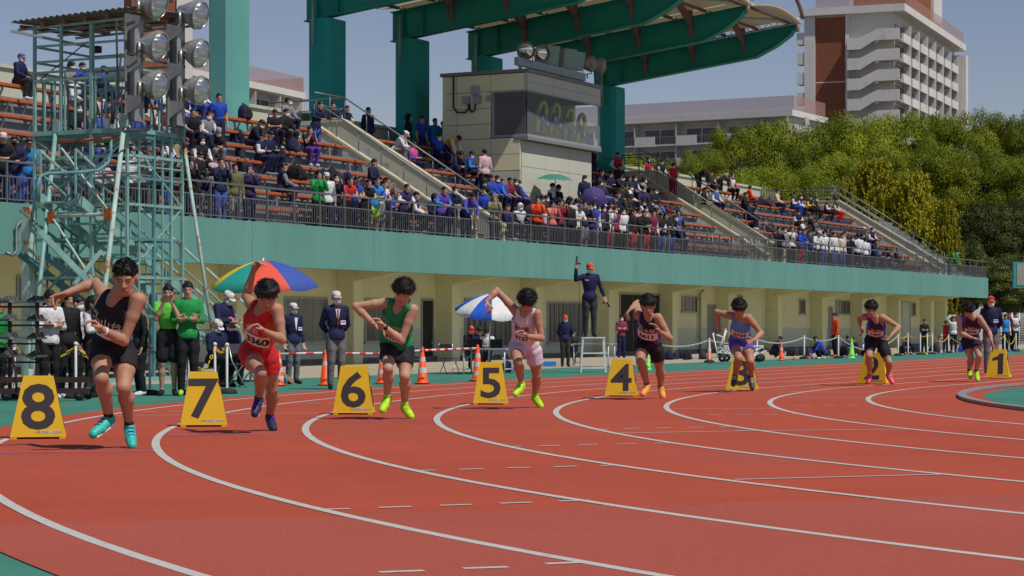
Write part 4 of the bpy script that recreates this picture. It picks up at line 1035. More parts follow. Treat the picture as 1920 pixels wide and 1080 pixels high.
def hair_field(J, s, style, h):
    r, f, u = basis(J['hf'], J['hu']); c = J['head']; M = np.stack([r, f, u], 1)
    L = {'short': -.003, 'mop': .002, 'mid': -.001, 'long': .004, 'under': -.003}.get(style, 0)
    P = [('e', c + (-f * .012 + u * .034) * s, np.array([.083 + L, .104 + L, .091 + L]) * s, M, .01 * s)]
    if style in ('mop', 'mid'):
        for i in range(15):
            a = -1.5 + 3.0 * i / 14; d = r * math.sin(a) + f * math.cos(a); b = c + (d * np.array([.080]) + u * .075) * s
            ln = .052 if style == 'mop' else .030
            P.append(('c', b, b + (d * .022 - u * (ln + .015 * math.sin(i * 2.3))) * s, .017 * s, .006 * s, .012 * s))
    if style in ('short', 'mid', 'mop'):
        rg_ = np.random.default_rng(int(abs(c[0]) * 1000) % 999)
        for _ in range(60 if h < .009 else 0):
            dv = rg_.normal(size=3); dv[2] = abs(dv[2]) * .9 - .1; dv = unit(dv); base = c + (r * dv[0] * .078 + f * (dv[1] * .098 - .012) + u * (dv[2] * .086 + .034)) * s
            out = unit(r * dv[0] + f * dv[1] + u * dv[2]); tg = unit(-u * .9 + f * .5 * (dv[1] > -.2) + rg_.normal(size=3) * .5) if style != 'short' else unit(rg_.normal(size=3) * .6 + u * .3)
            P.append(('c', base, base + (out * (.006 if style == 'short' else .008) + tg * (.012 if style == 'short' else .034)) * s, .012 * s, .004 * s, .007 * s))
    if style == 'long':
        for x in (-1, 1): P.append(('c', c + (r * .07 * x - f * .02 + u * .03) * s, c + (r * .075 * x - f * .05 - u * .12) * s, .03 * s, .02 * s, .02 * s))
        P.append(('c', c + (-f * .07) * s, c + (-f * .09 - u * .17) * s, .06 * s, .035 * s, .03 * s))
    low = {'short': -.01, 'mid': -.02, 'mop': -.03, 'long': -.2}.get(style, -.01)
    cut = [('e', c + (f * .115 - u * (.045 if style in ('short', 'long') else .062)) * s, np.array([.068, .080, .095]) * s, M, 0.), ('p', c + (u * low - f * .03) * s, unit(-f * -.9 + u * .5) * 1.0, 0.)]
    if style == 'under': cut = [cut[0], ('p', c + u * .045 * s, -u, 0.)]
    if style == 'long': cut = cut[:1]
    elif style != 'under': cut[1] = ('p', c + (u * low * 1.0) * s, unit(u * .8 - f * .55), 0.); cut[1] = ('p', c - u * .03 * s - f * .0 * s, unit(u - f * .7), 0.)
    if style == 'under': pass
    elif style != 'long':
        q = cut[1]; cut[1] = ('e', c + (f * .03 - u * .12) * s, np.array([.13, .12, .105]) * s, M, 0.)
    return Field(P, h, carve=cut)
def strands(J, s, style, n, name='strands', m=None):
    r, f, u = basis(J['hf'], J['hu']); c = J['head']; g = np.random.default_rng(int(abs(c[0] * 977 + c[2] * 311)) % 9999 + n)
    V = []; Fc = []; ln0 = {'short': .015, 'mid': .036, 'mop': .050}[style]
    crown = unit(u * .85 - f * .5); k = 0
    while k < n:
        d = g.normal(size=3); d /= np.linalg.norm(d); x, y, z = d
        if z < -.05 - .35 * (y < -.2): continue
        if y > .35 and z < .18: continue
        if z < .05 and abs(x) > .8 and y > .1: continue
        k += 1
        p = c + (r * x * .079 + f * (y * .100 - .012) + u * (z * .088 + .034)) * s; out = unit(r * x + f * y + u * z)
        dr = out * 1.0 - crown * (out @ crown) ; dr = unit(dr + g.normal(size=3) * .30)
        if style == 'short': dr = unit(out * .7 + dr * .8)
        ln = ln0 * s * g.uniform(.6, 1.25); w = unit(np.cross(out, dr)) * (.0015 if n > 1000 else .0028) * s; q0 = p - out * .004 * s
        q1 = q0 + (dr * .55 + out * (.10 if style != 'short' else .2)) * ln; q2 = q1 + (dr * .45 - (u * .35 if style != 'short' else 0) - out * .10) * ln
        b = len(V); V += [q0 - w, q0 + w, q1 - w * .9, q1 + w * .9, q2]; Fc += [(b, b + 1, b + 3, b + 2), (b + 2, b + 3, b + 4)]
    mb = MB(); mb.add(V, Fc, 0, True); me = bpy.data.meshes.new(name); me.from_pydata([tuple(v) for v in V], [], Fc); me.materials.append(m or M_hair); me.update(); return me
def face_bits(J, s, parent, mask=False, cap=None, hero=True, offs=None, glasses=False):
    r, f, u = basis(J['hf'], J['hu']); c = J['head']; V = lambda x, y, z: Vector(c + (r * x + f * y + u * z) * s)
    out = []
    M3 = Matrix((tuple(r), tuple(f), tuple(u))).transposed()
    def ell(mb, p, d, n=8): mb.lathe([(math.sin(math.pi * k / 6) * d[0], -math.cos(math.pi * k / 6) * d[2]) for k in range(7)], p, n, 0, M3 @ Matrix.Diagonal((1, d[1] / d[0], 1)))
    if hero:
        for x in (-1, 1):
            mb = MB(); ell(mb, V(.031 * x, .082, .003), (.013 * s, .007 * s, .0055 * s)); out.append(mb.build('eye', M_eye, parent))
            mb = MB(); mb.tube([V(.012 * x, .094, .017), V(.032 * x, .090, .023), V(.05 * x, .076, .018)], [.003 * s, .0038 * s, .002 * s], 6); out.append(mb.build('eyebrow', M_hair, parent))
        if not mask:
            mb = MB(); ell(mb, V(0, .0925, -.064), (.021 * s, .007 * s, .0055 * s)); out.append(mb.build('lips', M_lip, parent))
    if mask:
        F = Field([('e', c + (f * .042 - u * .058) * s, np.array([.069, .066, .058]) * s, np.stack([r, f, u], 1), .02 * s), ('c', c + (f * .10 - u * .02) * s, c + (f * .095 - u * .055) * s, .014 * s, .018 * s, .02 * s)], .009 * s if hero else .014 * s,
                  carve=[('p', c - f * .0 * s, f * 1.0, 0.)])
        out.append(link('face_mask', F.mesh('face_mask', M_mask), parent))
    if cap:
        mb = MB(); M0 = M3
        mb.lathe([(.088 * s, .0), (.089 * s, .022 * s), (.081 * s, .050 * s), (.055 * s, .070 * s), (.0, .078 * s)], V(0, -.010, .034), 20, 0, M3 @ Matrix.Diagonal((.92, 1.12, 1)))
        pts = []; n = 9
        for k in range(n):
            a = math.pi * k / (n - 1); x = .074 * math.cos(a); pts.append((x, .072 + .078 * math.sin(a) ** .7 if math.sin(a) > 0 else .075, .028 - .014 * math.sin(a) - .01 * abs(math.cos(a))))
        P = [V(*p) for p in pts]; U = Vector(u) * .006 * s
        mb.add(P + [p + U for p in P], [tuple(range(n)), tuple(reversed(range(n, 2 * n)))] + [(i, i + n, (i + 1) % n + n, (i + 1) % n) for i in range(n)])
        out.append(mb.build('cap', cap, parent, fix=False))
    if offs is not None:
        for o in out: o.location = offs
    return out
def project(me, bvh, fwd, eps=.004, maxd=.5):
    """push a flat mesh lying in front of the body back onto its surface along fwd"""
    bm = bmesh.new(); bm.from_mesh(me)
    bmesh.ops.triangulate(bm, faces=bm.faces)
    for _ in range(3):
        ed = [e for e in bm.edges if e.calc_length() > .022]
        if not ed: break
        bmesh.ops.subdivide_edges(bm, edges=ed, cuts=1, use_grid_fill=False); bmesh.ops.triangulate(bm, faces=bm.faces)
    fwd = Vector(fwd); last = .15
    for v in bm.verts:
        hit = bvh.ray_cast(v.co + fwd * .1, -fwd, maxd)
        if hit[0] is not None and hit[3] < maxd: v.co = hit[0] + fwd * eps; 
        else: v.co = v.co - fwd * .2; v.tag = True
    dead = [v for v in bm.verts if v.tag]
    if dead: bmesh.ops.delete(bm, geom=dead, context='VERTS')
    bm.to_mesh(me); bm.free(); return me
def bvh_of(me):
    return BVHTree.FromPolygons([v.co.copy() for v in me.vertices], [tuple(p.vertices) for p in me.polygons])
def shoe_fields(J, a, s, h):
    an, to, he = J['an' + a], J['to' + a], J['he' + a]; d = unit(to - he)
    P = [('c', he + np.array([0, 0, .004]) * s, to, .038 * s, .030 * s, .02 * s), ('c', an * .75 + he * .25, he * .5 + to * .5, .037 * s, .034 * s, .03 * s), ('c', he * .35 + to * .65, to, .042 * s, .030 * s, .02 * s)]
    return Field(P, h)
# ------------------------------------------------------------------ the eight runners
def solve(a, b2, L, sgn):
    """b2: point at a's depth in the picture plane; give it depth so |b-a| = L"""
    d = math.hypot(b2[0] - a[0], b2[2] - a[2]); dy = math.sqrt(max(L * L - d * d, 0)); return np.array([b2[0], a[1] + sgn * dy, b2[2]])
def runner(name_label, o, sc, ppm, yfoot, P, sg, hp, cl, hairst='short', skin=M_skin2, curl=(.6, .6), zoff=0.):
    """o, sc: photo crop origin and zoom of the joint list P; ppm: body pixels per metre; sg: depth signs"""
    Y0 = FPX * CAMH / (yfoot - HOR) - zoff; s = ppm / (FPX / Y0)
    q = lambda k, dy=0.: npv(on_Y(o[0] + P[k][0] / sc, o[1] + P[k][1] / sc, Y0 + dy))
    J = {}; J['pelvis'] = q('pelvis'); lean = solve(J['pelvis'], q('neck'), .50 * s, -1); J['neck'] = lean; dn = lean[1] - Y0
    J['shA'] = q('shA', dn + sg[0] * s); J['shB'] = q('shB', dn + sg[1] * s)
    w = np.linalg.norm(J['shA'] - J['shB']); m = (J['shA'] + J['shB']) / 2; tgt = min(max(w, .33 * s), .42 * s)
    for a in 'AB':
        i = 0 if a == 'A' else 1
        J['el' + a] = solve(J['sh' + a], q('el' + a), .285 * s, sg[2 + i]); J['wr' + a] = solve(J['el' + a], q('wr' + a), .25 * s, sg[4 + i])
        h = q('hd' + a); h[1] = J['wr' + a][1] + sg[6 + i] * .1 * s; J['hd' + a] = h
        J['hip' + a] = q('hip' + a) ; J['kn' + a] = solve(J['hip' + a], q('kn' + a), .42 * s, sg[8 + i]); J['an' + a] = solve(J['kn' + a], q('an' + a), .41 * s, sg[10 + i])
        t = q('to' + a); t[1] = J['an' + a][1] - .13 * s; J['to' + a] = t
        J['pn' + a] = np.array([0, -.3, -1.]) if i == 0 else np.array([-.8, -.3, -.2])
    pit, yaw, rol = [R(v) for v in hp]
    J['head'] = J['neck'] + np.array([0, -.5, .85]) * 0 ; hc = q('head', dn - .09 * s); hc[2] -= .012 * s; J['head'] = hc
    J['hf'] = np.array([math.sin(yaw) * math.cos(pit), -math.cos(yaw) * math.cos(pit), -math.sin(pit)]); J['hu'] = np.array([math.sin(rol), -math.sin(pit) * .9, math.cos(pit) * .9 + .05])
    J['hs'] = 1.10; G = mk_body(J, s, curl)
    # feet on the ground: stance foot toe touches z=0
    base = Vector((float(J['pelvis'][0]), Y0, 0)); off = np.array([base.x, base.y, 0.])
    dz = 0
    h = max(.0075, .0062 * s) if ppm > 150 else .010
    t = empty('person', base, 0, name_label, 'runner', 'runners leaving the staggered start')
    lo = -base
    bo_ = link('body', Field(cat(G, ALLK), h).mesh('body', skin), t); bo_.location = lo
    bv = None
    up, fw, M = J['_up'], J['_fw'], J['_M']; nk, pv = J['neck'], J['pelvis']
    # singlet
    P1 = infl(cat(G, ['chest', 'traps', 'pelvis']), .009 * s + cl.get('loose', 0) * s)
    r = M[:, 0]
    if cl.get('loose', 0) > .005: P1.append(('e', pv + up * .02 * s, np.array([.175, .135, .12]) * s, J['_Mh'], .04 * s))
    cut = [('e', nk + (fw * .05 + up * .070) * s, np.array([.060, .085, .078]) * s, M, 0.), ('e', nk + up * .055 * s, np.array([.058, .07, .07]) * s, M, 0.)]
    for a, sg_ in (('A', 1), ('B', -1)):
        cut.append(('e', J['sh' + a] + (r * sg_ * .035 - up * .02) * s, np.array([.062, .16, .095]) * s, M, 0.))
    cut.append(('p', pv - up * cl.get('hem', .05) * s, up, 0.))
    tm = Field(P1, h, carve=cut).mesh('singlet', cl['top'], noise=.008 * s, nscale=24, seed=int(ppm))
    top = link('singlet', tm, t); top.location = lo; bv = bvh_of(tm)
    # side stripes on the singlet by material index
    if 'side' in cl:
        tm.materials.append(cl['side']); mi = np.zeros(len(tm.polygons), np.int32)
        for i, p in enumerate(tm.polygons):
            c = npv(p.center) - nk; x = c @ r
            if abs(x) > cl.get('sw', .115) * s * (1 + .25 * (c @ up) / (.4 * s)): mi[i] = 1
        tm.polygons.foreach_set('material_index', mi)
    # shorts
    fr = cl.get('short', .42); P2 = infl(G['pelvis'], .014 * s)
    for a in 'AB':
        hp_, kn = J['hip' + a], J['kn' + a]; d = kn - hp_; e = hp_ + d * fr
        if cl.get('tights'): P2 += infl(G['th' + a], .009 * s)
        else: P2.append(('c', hp_, e, .096 * s, .100 * s, .03 * s))
    cut2 = [('c', J['hip' + a] + (J['kn' + a] - J['hip' + a]) * (fr + .30), J['hip' + a] + (J['kn' + a] - J['hip' + a]) * (fr + .33), .10 * s, .10 * s, 0.) for a in 'AB'] if not cl.get('tights') else []
    cut2 += [('e', J['hip' + a] + (J['kn' + a] - J['hip' + a]) * (fr + .33), np.array([.13, .13, .13]) * s, np.eye(3), 0.) for a in 'AB'] if not cl.get('tights') else []
    if cl.get('tights'):
        for a in 'AB': kn = J['kn' + a]; cut2.append(('e', J['hip' + a] + (kn - J['hip' + a]) * (fr + .30), np.array([.125, .125, .125]) * s, np.eye(3), 0.))
    sm = Field(P2, h, carve=cut2).mesh('shorts', cl['bot'], noise=.009 * s, nscale=22, seed=3)
    sh = link('shorts', sm, t); sh.location = lo; bvs = bvh_of(sm)
    for a in 'AB':
        x = link('shoe', shoe_fields(J, a, s, h * .9).mesh('shoe', cl['shoe']), t); x.location = lo
        mb = MB(); he, to = Vector(J['he' + a]), Vector(J['to' + a]); d = (to - he).normalized(); dn_ = Vector((0, 0, -1)); dn_ = (dn_ - d * dn_.dot(d)).normalized()
        mb.bar(he + dn_ * .030 * s - d * .02 * s, to + dn_ * .024 * s, .062 * s, .016 * s, up=dn_); so = mb.build('sole', cl.get('sole', M_white), x)
        an = Vector(J['an' + a]); kn = Vector(J['kn' + a]); u2 = (kn - an).normalized()
        mb = MB(); mb.tube([an - u2 * .01 * s, an + u2 * .055 * s], [.040 * s, .037 * s], 12); k = mb.build('sock', cl.get('sock', M_black), t); k.location = lo
        for i in range(3):
            m2 = MB(); p = Vector(J['an' + a]) * (1 - .3 - .17 * i) + to * (.3 + .17 * i); rt = d.cross(dn_)
            m2.tube([p - rt * .026 * s - dn_ * .026 * s, p - dn_ * .036 * s, p + rt * .026 * s - dn_ * .026 * s], .0045 * s, 5); l = m2.build('lace', cl.get('lace', M_white), x)
    hm = hair_field(J, s * 1.10, hairst, h * .8).mesh('hair', M_hair, noise=.006 * s, nscale=70 / s, seed=int(ppm) + 1)
    hh = link('hair', hm, t); hh.location = lo
    st_ = link('strands', strands(J, s * 1.10, hairst, 3200 if hairst == 'short' else 3000), hh); st_['kind'] = 'stuff'
    face_bits(J, s * 1.10, t, offs=lo)
    # bib and lettering, laid on the cloth
    fv = Vector(fw); rv = Vector(-r); uv = Vector(up)
    # visible orientation: letters read left to right for the viewer
    def lay(me, cpos, m, nm, par, eps, bvx=bv):
        Mx = frame_m(cpos, rv, uv); me.transform(Mx); project(me, bvx, fv, eps); me.materials.clear(); me.materials.append(m); ob = link(nm, me, par); return ob
    if 'bib' in cl:
        bt, bx, by, bw, bh = cl['bib']; cpos = Vector(nk + (-up * (.30 - by) * s + fw * .16 * s - r * bx * s))
        bmq = bmesh.new(); bmesh.ops.create_grid(bmq, x_segments=14, y_segments=9, size=.5); me = bpy.data.meshes.new('bib'); bmq.to_mesh(me); bmq.free()
        for v in me.vertices: v.co.x *= bw * s; v.co.y *= bh * s
        bib = lay(me, cpos, M_white, 'bib', top, .005)
        me = text_mesh(bt, bh * .72 * s, bold=.004 * s, sx=.95); lay(me, cpos, cl.get('bibc', M_black), 'lettering', bib, .0085)
    if 'txt' in cl:
        tx, ty, ts, tmz = cl['txt']; cpos = Vector(nk + (-up * ty * s + fw * .16 * s)); me = text_mesh(tx, ts * s, bold=.0003 * s); lay(me, cpos, tmz, 'lettering', top, .004)
    if 'logo' in cl:
        tx, lx, ly, ts, tmz = cl['logo']; me = text_mesh(tx, ts * s); lay(me, Vector(nk + (-up * ly * s + fw * .16 * s + r * lx * s)), tmz, 'logo', top, .004)
    if 'wrist' in cl:
        a, m_ = cl['wrist']; mb = MB(); w_, e_ = Vector(J['wr' + a]), Vector(J['el' + a]); d = (e_ - w_).normalized(); mb.tube([w_ + d * .01 * s, w_ + d * .03 * s], .031 * s, 12)
        if cl.get('watch'): 
            nv = Vector((0, -1, 0)); nv = (nv - d * nv.dot(d)).normalized(); mb.lathe([(0, 0), (.02 * s, 0), (.02 * s, .01 * s), (0, .011 * s)], w_ + d * .02 * s + nv * .028 * s, 14, 0, nv.to_track_quat('Z', 'Y').to_matrix())
        k = mb.build('watch' if cl.get('watch') else 'wristband', m_, t); k.location = lo
    if 'band' in cl:
        rr, f, u = basis(J['hf'], J['hu']); M3 = Matrix((tuple(rr), tuple(f), tuple(u))).transposed(); mb = MB()
        mb.lathe([(.097 * s, .0), (.100 * s, .014 * s), (.097 * s, .032 * s), (.092 * s, .016 * s), (.097 * s, 0)], Vector(J['head']) + Vector(u) * .028 * s - Vector(f) * .006 * s, 24, 0, M3 @ Matrix.Diagonal((.95, 1.13, 1)))
        k = mb.build('headband', cl['band'], t); k.location = lo
    return t, J, s
fb = fabric
F_black = fb('black_running_cloth', (.018, .017, .022)); F_red = fb('red_running_cloth', (.55, .025, .03)); F_orange = fb('orange_cloth', (.62, .10, .02))
F_green = fb('green_running_cloth', (.015, .27, .09)); F_pink = fb('pale_pinkish_cloth', (.66, .58, .63)); F_lav = fb('lavender_white_cloth', (.62, .54, .70))
F_purple = fb('purple_cloth', (.10, .06, .38)); F_sky = fb('sky_blue_cloth', (.10, .29, .58)); F_viol = fb('violet_shorts_cloth', (.10, .07, .45)); F_dpur = fb('dark_purple_cloth', (.035, .02, .075)); F_navyred = fb('maroon_navy_cloth', (.06, .012, .025))
F_nav = fb('navy_running_cloth', (.02, .02, .05))
S_teal = mat('teal_shoe', (.03, .45, .38), .5, var=.2, scale=20); S_blk = mat('black_striped_shoe', (.03, .02, .06), .5, var=.5, scale=25); S_lime = mat('lime_shoe', (.42, .75, .02), .5, var=.12, scale=20)
S_or = mat('orange_shoe', (.8, .33, .05), .5, var=.15, scale=20); S_bw = mat('black_white_shoe', (.05, .04, .06), .5, var=.9, scale=18); S_pk = mat('pink_shoe', (.85, .10, .17), .5, var=.12, scale=20)
M_gold = mat('gold_lettering', (.62, .42, .02), .7, var=0); M_bluelace = mat('blue_lace', (.05, .04, .5), .7, var=0); M_redb = mat('red_lettering', (.6, .03, .03), .7, var=0); M_paleg = mat('pale_lettering', (.55, .6, .55), .8, var=0)
RN = []
RN.append(runner('runner in black singlet and teal shoes just right of marker board 8', (90, 470), 2.768, 243, 841,
  dict(head=(400,128), neck=(385,262), pelvis=(335,490), shA=(285,225), elA=(248,165), wrA=(115,222), hdA=(60,240), shB=(468,255), elB=(440,468), wrB=(362,412), hdB=(305,352),
       hipA=(280,505), knA=(320,655), anA=(325,860), toA=(262,945), hipB=(400,540), knB=(415,705), anB=(410,905), toB=(440,1010)),
  (.10, -.02, 1, .35, -1, -1, 0, -.3, -1, -.55, 1, 1), (24, 4, 3), dict(top=F_black, side=F_black, bot=F_black, shoe=S_teal, lace=M_bluelace, txt=('小山台', .15, .085, M_white), logo=('Nishi', .12, .085, .05, M_white), bib=('3632', .03, .05, .26, .15), bibc=mat('dark_bib_ink', (.03, .02, .08), .7, var=0), wrist=('B', M_white)), 'short', curl=(1.5, 1.15)))
RN.append(runner('runner in red and white singlet with bib 3360 and red headband', (420, 480), 3.176, 207, 812,
  dict(head=(258,222), neck=(245,330), pelvis=(205,560), shA=(165,285), elA=(128,240), wrA=(178,95), hdA=(208,45), shB=(318,320), elB=(375,498), wrB=(290,448), hdB=(228,395),
       hipA=(145,580), knA=(245,690), anA=(208,845), toA=(195,935), hipB=(262,605), knB=(275,795), anB=(238,965), toB=(270,1040)),
  (.12, -.04, 1, -.3, -1, -1, -.2, -.3, -1, .5, 1, 1), (36, 2, 0), dict(top=F_red, side=F_orange, bot=F_red, shoe=S_blk, lace=M_bluelace, short=.36, txt=('東京', .15, .07, M_white), logo=('ASICS', 0, .10, .035, M_white), bib=('3360', .045, .03, .27, .15), band=F_red), 'mid', curl=(1.4, 1.2)))
RN.append(runner('runner in loose green singlet looking down at his watch', (650, 510), 3.725, 178, 786,
  dict(head=(395,128), neck=(372,262), pelvis=(345,485), shA=(285,215), elA=(78,240), wrA=(205,365), hdA=(262,390), shB=(462,262), elB=(398,478), wrB=(280,378), hdB=(215,300),
       hipA=(295,510), knA=(302,668), anA=(285,870), toA=(255,960), hipB=(410,550), knB=(410,722), anB=(402,925), toB=(452,1010)),
  (.02, -.06, .4, -1, -1, -1, -.3, -.3, -1, -.5, 1, 1), (30, -6, 6), dict(top=F_green, bot=F_black, tights=True, short=.62, loose=.012, hem=.09, shoe=S_lime, sock=S_lime, sole=S_lime, lace=S_lime, txt=('国学院', .16, .065, M_paleg), logo=('NISHI', .09, .10, .035, M_paleg), bib=('3129', .0, -.02, .22, .12), wrist=('B', M_black), watch=True), 'mop', skin=M_skin, curl=(.6, 1.0)))
RN.append(runner('runner in pale white singlet and shorts with left elbow thrown high', (890, 530), 4.32, 156, 767,
  dict(head=(425,140), neck=(405,252), pelvis=(405,500), shA=(332,225), elA=(180,65), wrA=(98,160), hdA=(120,185), shB=(505,250), elB=(538,450), wrB=(425,432), hdB=(358,372),
       hipA=(340,520), knA=(345,640), anA=(378,810), toA=(328,900), hipB=(478,555), knB=(505,755), anB=(492,918), toB=(542,1008)),
  (.04, -.05, 1, -.3, -.5, -1, -.3, -.3, -1, .5, 1, 1), (46, -5, 0), dict(top=F_pink, bot=F_lav, shoe=S_lime, sock=S_lime, sole=S_lime, lace=S_lime, short=.42, loose=.006, txt=('駒場', .155, .095, M_black), logo=('Mizuno', .10, .09, .03, M_black), bib=('3127', .0, .0, .2, .13)), 'mop', curl=(1.4, 1.0)))
RN.append(runner('runner in black and purple kit with bib 6611 and orange shoes', (1160, 540), 4.909, 145, 749,
  dict(head=(270,148), neck=(262,275), pelvis=(285,505), shA=(178,255), elA=(172,135), wrA=(100,195), hdA=(80,215), shB=(362,272), elB=(452,462), wrB=(350,402), hdB=(300,335),
       hipA=(215,525), knA=(182,670), anA=(255,885), toA=(212,972), hipB=(350,570), knB=(388,750), anB=(412,908), toB=(428,1010)),
  (.10, -.02, 1, -.3, -1, -1, -.2, -.3, -1, .5, 1, 1), (24, 0, 0), dict(top=F_black, side=F_purple, bot=F_black, shoe=S_or, sole=S_or, lace=S_or, sock=mat('grey_sock', (.12, .13, .15), .8), txt=('日大桜', .13, .075, M_white), logo=('ASICS', .10, .075, .035, M_white), bib=('6611', .0, .055, .27, .15), sw=.11), 'mid', curl=(1.3, .45)))
RN.append(runner('runner in light blue singlet with bib 2734 in front of marker board 3', (1320, 545), 5.4, 133, 735,
  dict(head=(355,168), neck=(350,290), pelvis=(370,495), shA=(275,255), elA=(110,215), wrA=(132,350), hdA=(145,420), shB=(450,275), elB=(545,430), wrB=(455,500), hdB=(380,520),
       hipA=(315,520), knA=(325,680), anA=(310,860), toA=(285,945), hipB=(430,550), knB=(455,712), anB=(488,870), toB=(492,985)),
  (.04, -.04, .5, .3, .3, -1, -.2, -.3, -1, -.5, 1, 1), (40, 0, 0), dict(top=F_sky, bot=F_viol, shoe=S_bw, short=.40, txt=('つばさ', .16, .05, M_white), bib=('2734', .0, .065, .25, .13)), 'mid', curl=(1.4, 1.2)))
RN.append(runner('runner in dark purple singlet with bib 1424 and pink shoes', (1590, 555), 6.0, 115, 723,
  dict(head=(260,135), neck=(275,275), pelvis=(310,480), shA=(192,235), elA=(122,250), wrA=(130,350), hdA=(142,405), shB=(385,240), elB=(522,348), wrB=(415,440), hdB=(355,500),
       hipA=(255,510), knA=(198,670), anA=(238,865), toA=(205,955), hipB=(385,540), knB=(442,740), anB=(482,870), toB=(510,975)),
  (.06, -.03, 1, .3, -.5, -1, -.2, -.3, -1, -.5, 1, 1), (22, -4, 0), dict(top=F_dpur, side=F_purple, bot=F_black, tights=True, short=.75, shoe=S_pk, sole=S_pk, lace=S_pk, sock=S_lime, txt=('高輪', .14, .09, M_gold), bib=('1424', .0, .07, .25, .13)), 'mid', curl=(1.2, .8)))
RN.append(runner('runner in maroon and navy singlet with bib 5535 leaning low beside board 1', (1770, 540), 5.836, 104, 716,
  dict(head=(268,222), neck=(272,325), pelvis=(290,545), shA=(165,325), elA=(138,490), wrA=(250,545), hdA=(335,560), shB=(385,325), elB=(445,480), wrB=(458,590), hdB=(480,665),
       hipA=(240,590), knA=(285,770), anA=(298,900), toA=(292,975), hipB=(345,590), knB=(342,740), anB=(348,905), toB=(348,1005)),
  (.04, -.03, .3, -.3, -1, -.5, -.2, -.3, -.3, -1, .7, 1), (55, 0, 0), dict(top=F_navyred, side=F_purple, bot=F_nav, shoe=S_lime, sole=S_lime, lace=S_lime, sw=.13, txt=('大東大一', .15, .045, M_white), bib=('5535', .0, .055, .25, .13), wrist=('B', M_frame), watch=True), 'mid', skin=M_skin, curl=(.4, .5)))
# ------------------------------------------------------------------ clothed people: shared pose meshes, parts recoloured per person
def mirror(d):
    o = {}
    for k, v in d.items():
        if len(k) == 2 or k[:2] in ('sh', 'el', 'wr', 'hd', 'hi', 'kn', 'an', 'to', 'pn'):
            if k.endswith('*'): o[k[:-1] + 'A'] = np.array([-v[0], v[1], v[2]], float); o[k[:-1] + 'B'] = np.array(v, float)
            else: o[k] = np.array(v, float)
        else: o[k] = np.array(v, float)
    return o
STAND = {'pelvis': (0, 0, .93), 'neck': (0, -.01, 1.42), 'head': (0, -.025, 1.565), 'sh*': (.18, 0, 1.365), 'hip*': (.09, 0, .90), 'kn*': (.10, -.02, .49), 'an*': (.105, .03, .09), 'to*': (.13, -.12, .03), 'hf': (0, -1, -.1), 'hu': (0, 0, 1)}
SIT = {'pelvis': (0, .02, .50), 'neck': (0, -.05, .97), 'head': (0, -.085, 1.11), 'sh*': (.18, -.03, .92), 'hip*': (.09, 0, .50), 'kn*': (.13, -.40, .51), 'an*': (.12, -.27, .09), 'to*': (.13, -.41, .03), 'hf': (0, -1, -.15), 'hu': (0, 0, 1)}
def arms(kind, sit=False):
    z = -.445 if sit else 0
    A = {'down': ((.235, .03, 1.09), (.25, -.05, .85), (.25, -.08, .75)), 'rail': ((.26, -.16, 1.14), (.10, -.36, 1.07), (.02, -.40, 1.06)), 'phone': ((.19, -.20, 1.17), (.075, -.27, 1.40), (.05, -.30, 1.50)),
         'cross': ((.235, -.07, 1.11), (-.03, -.20, 1.14), (-.12, -.18, 1.16)), 'behind': ((.26, .09, 1.11), (.09, .17, .93), (.02, .18, .90)), 'front': ((.235, -.03, 1.10), (.07, -.22, 1.0), (.02, -.26, .97)),
         'knees': ((.24, -.12, 1.13), (.15, -.34, 1.03), (.13, -.44, 1.01)), 'write': ((.22, -.08, 1.12), (.07, -.28, 1.13), (.02, -.34, 1.13)), 'hips': ((.34, .06, 1.13), (.17, -.06, .98), (.10, -.10, .97))}[kind]
    return {k: (p[0], p[1], p[2] + z) for k, p in zip(('el*', 'wr*', 'hd*'), A)}
POSES = {}
def pose(base, arm=None, **kw):
    d = dict(base); d.update(arms(arm, base is SIT) if arm else {}); d.update(kw); return mirror(d)
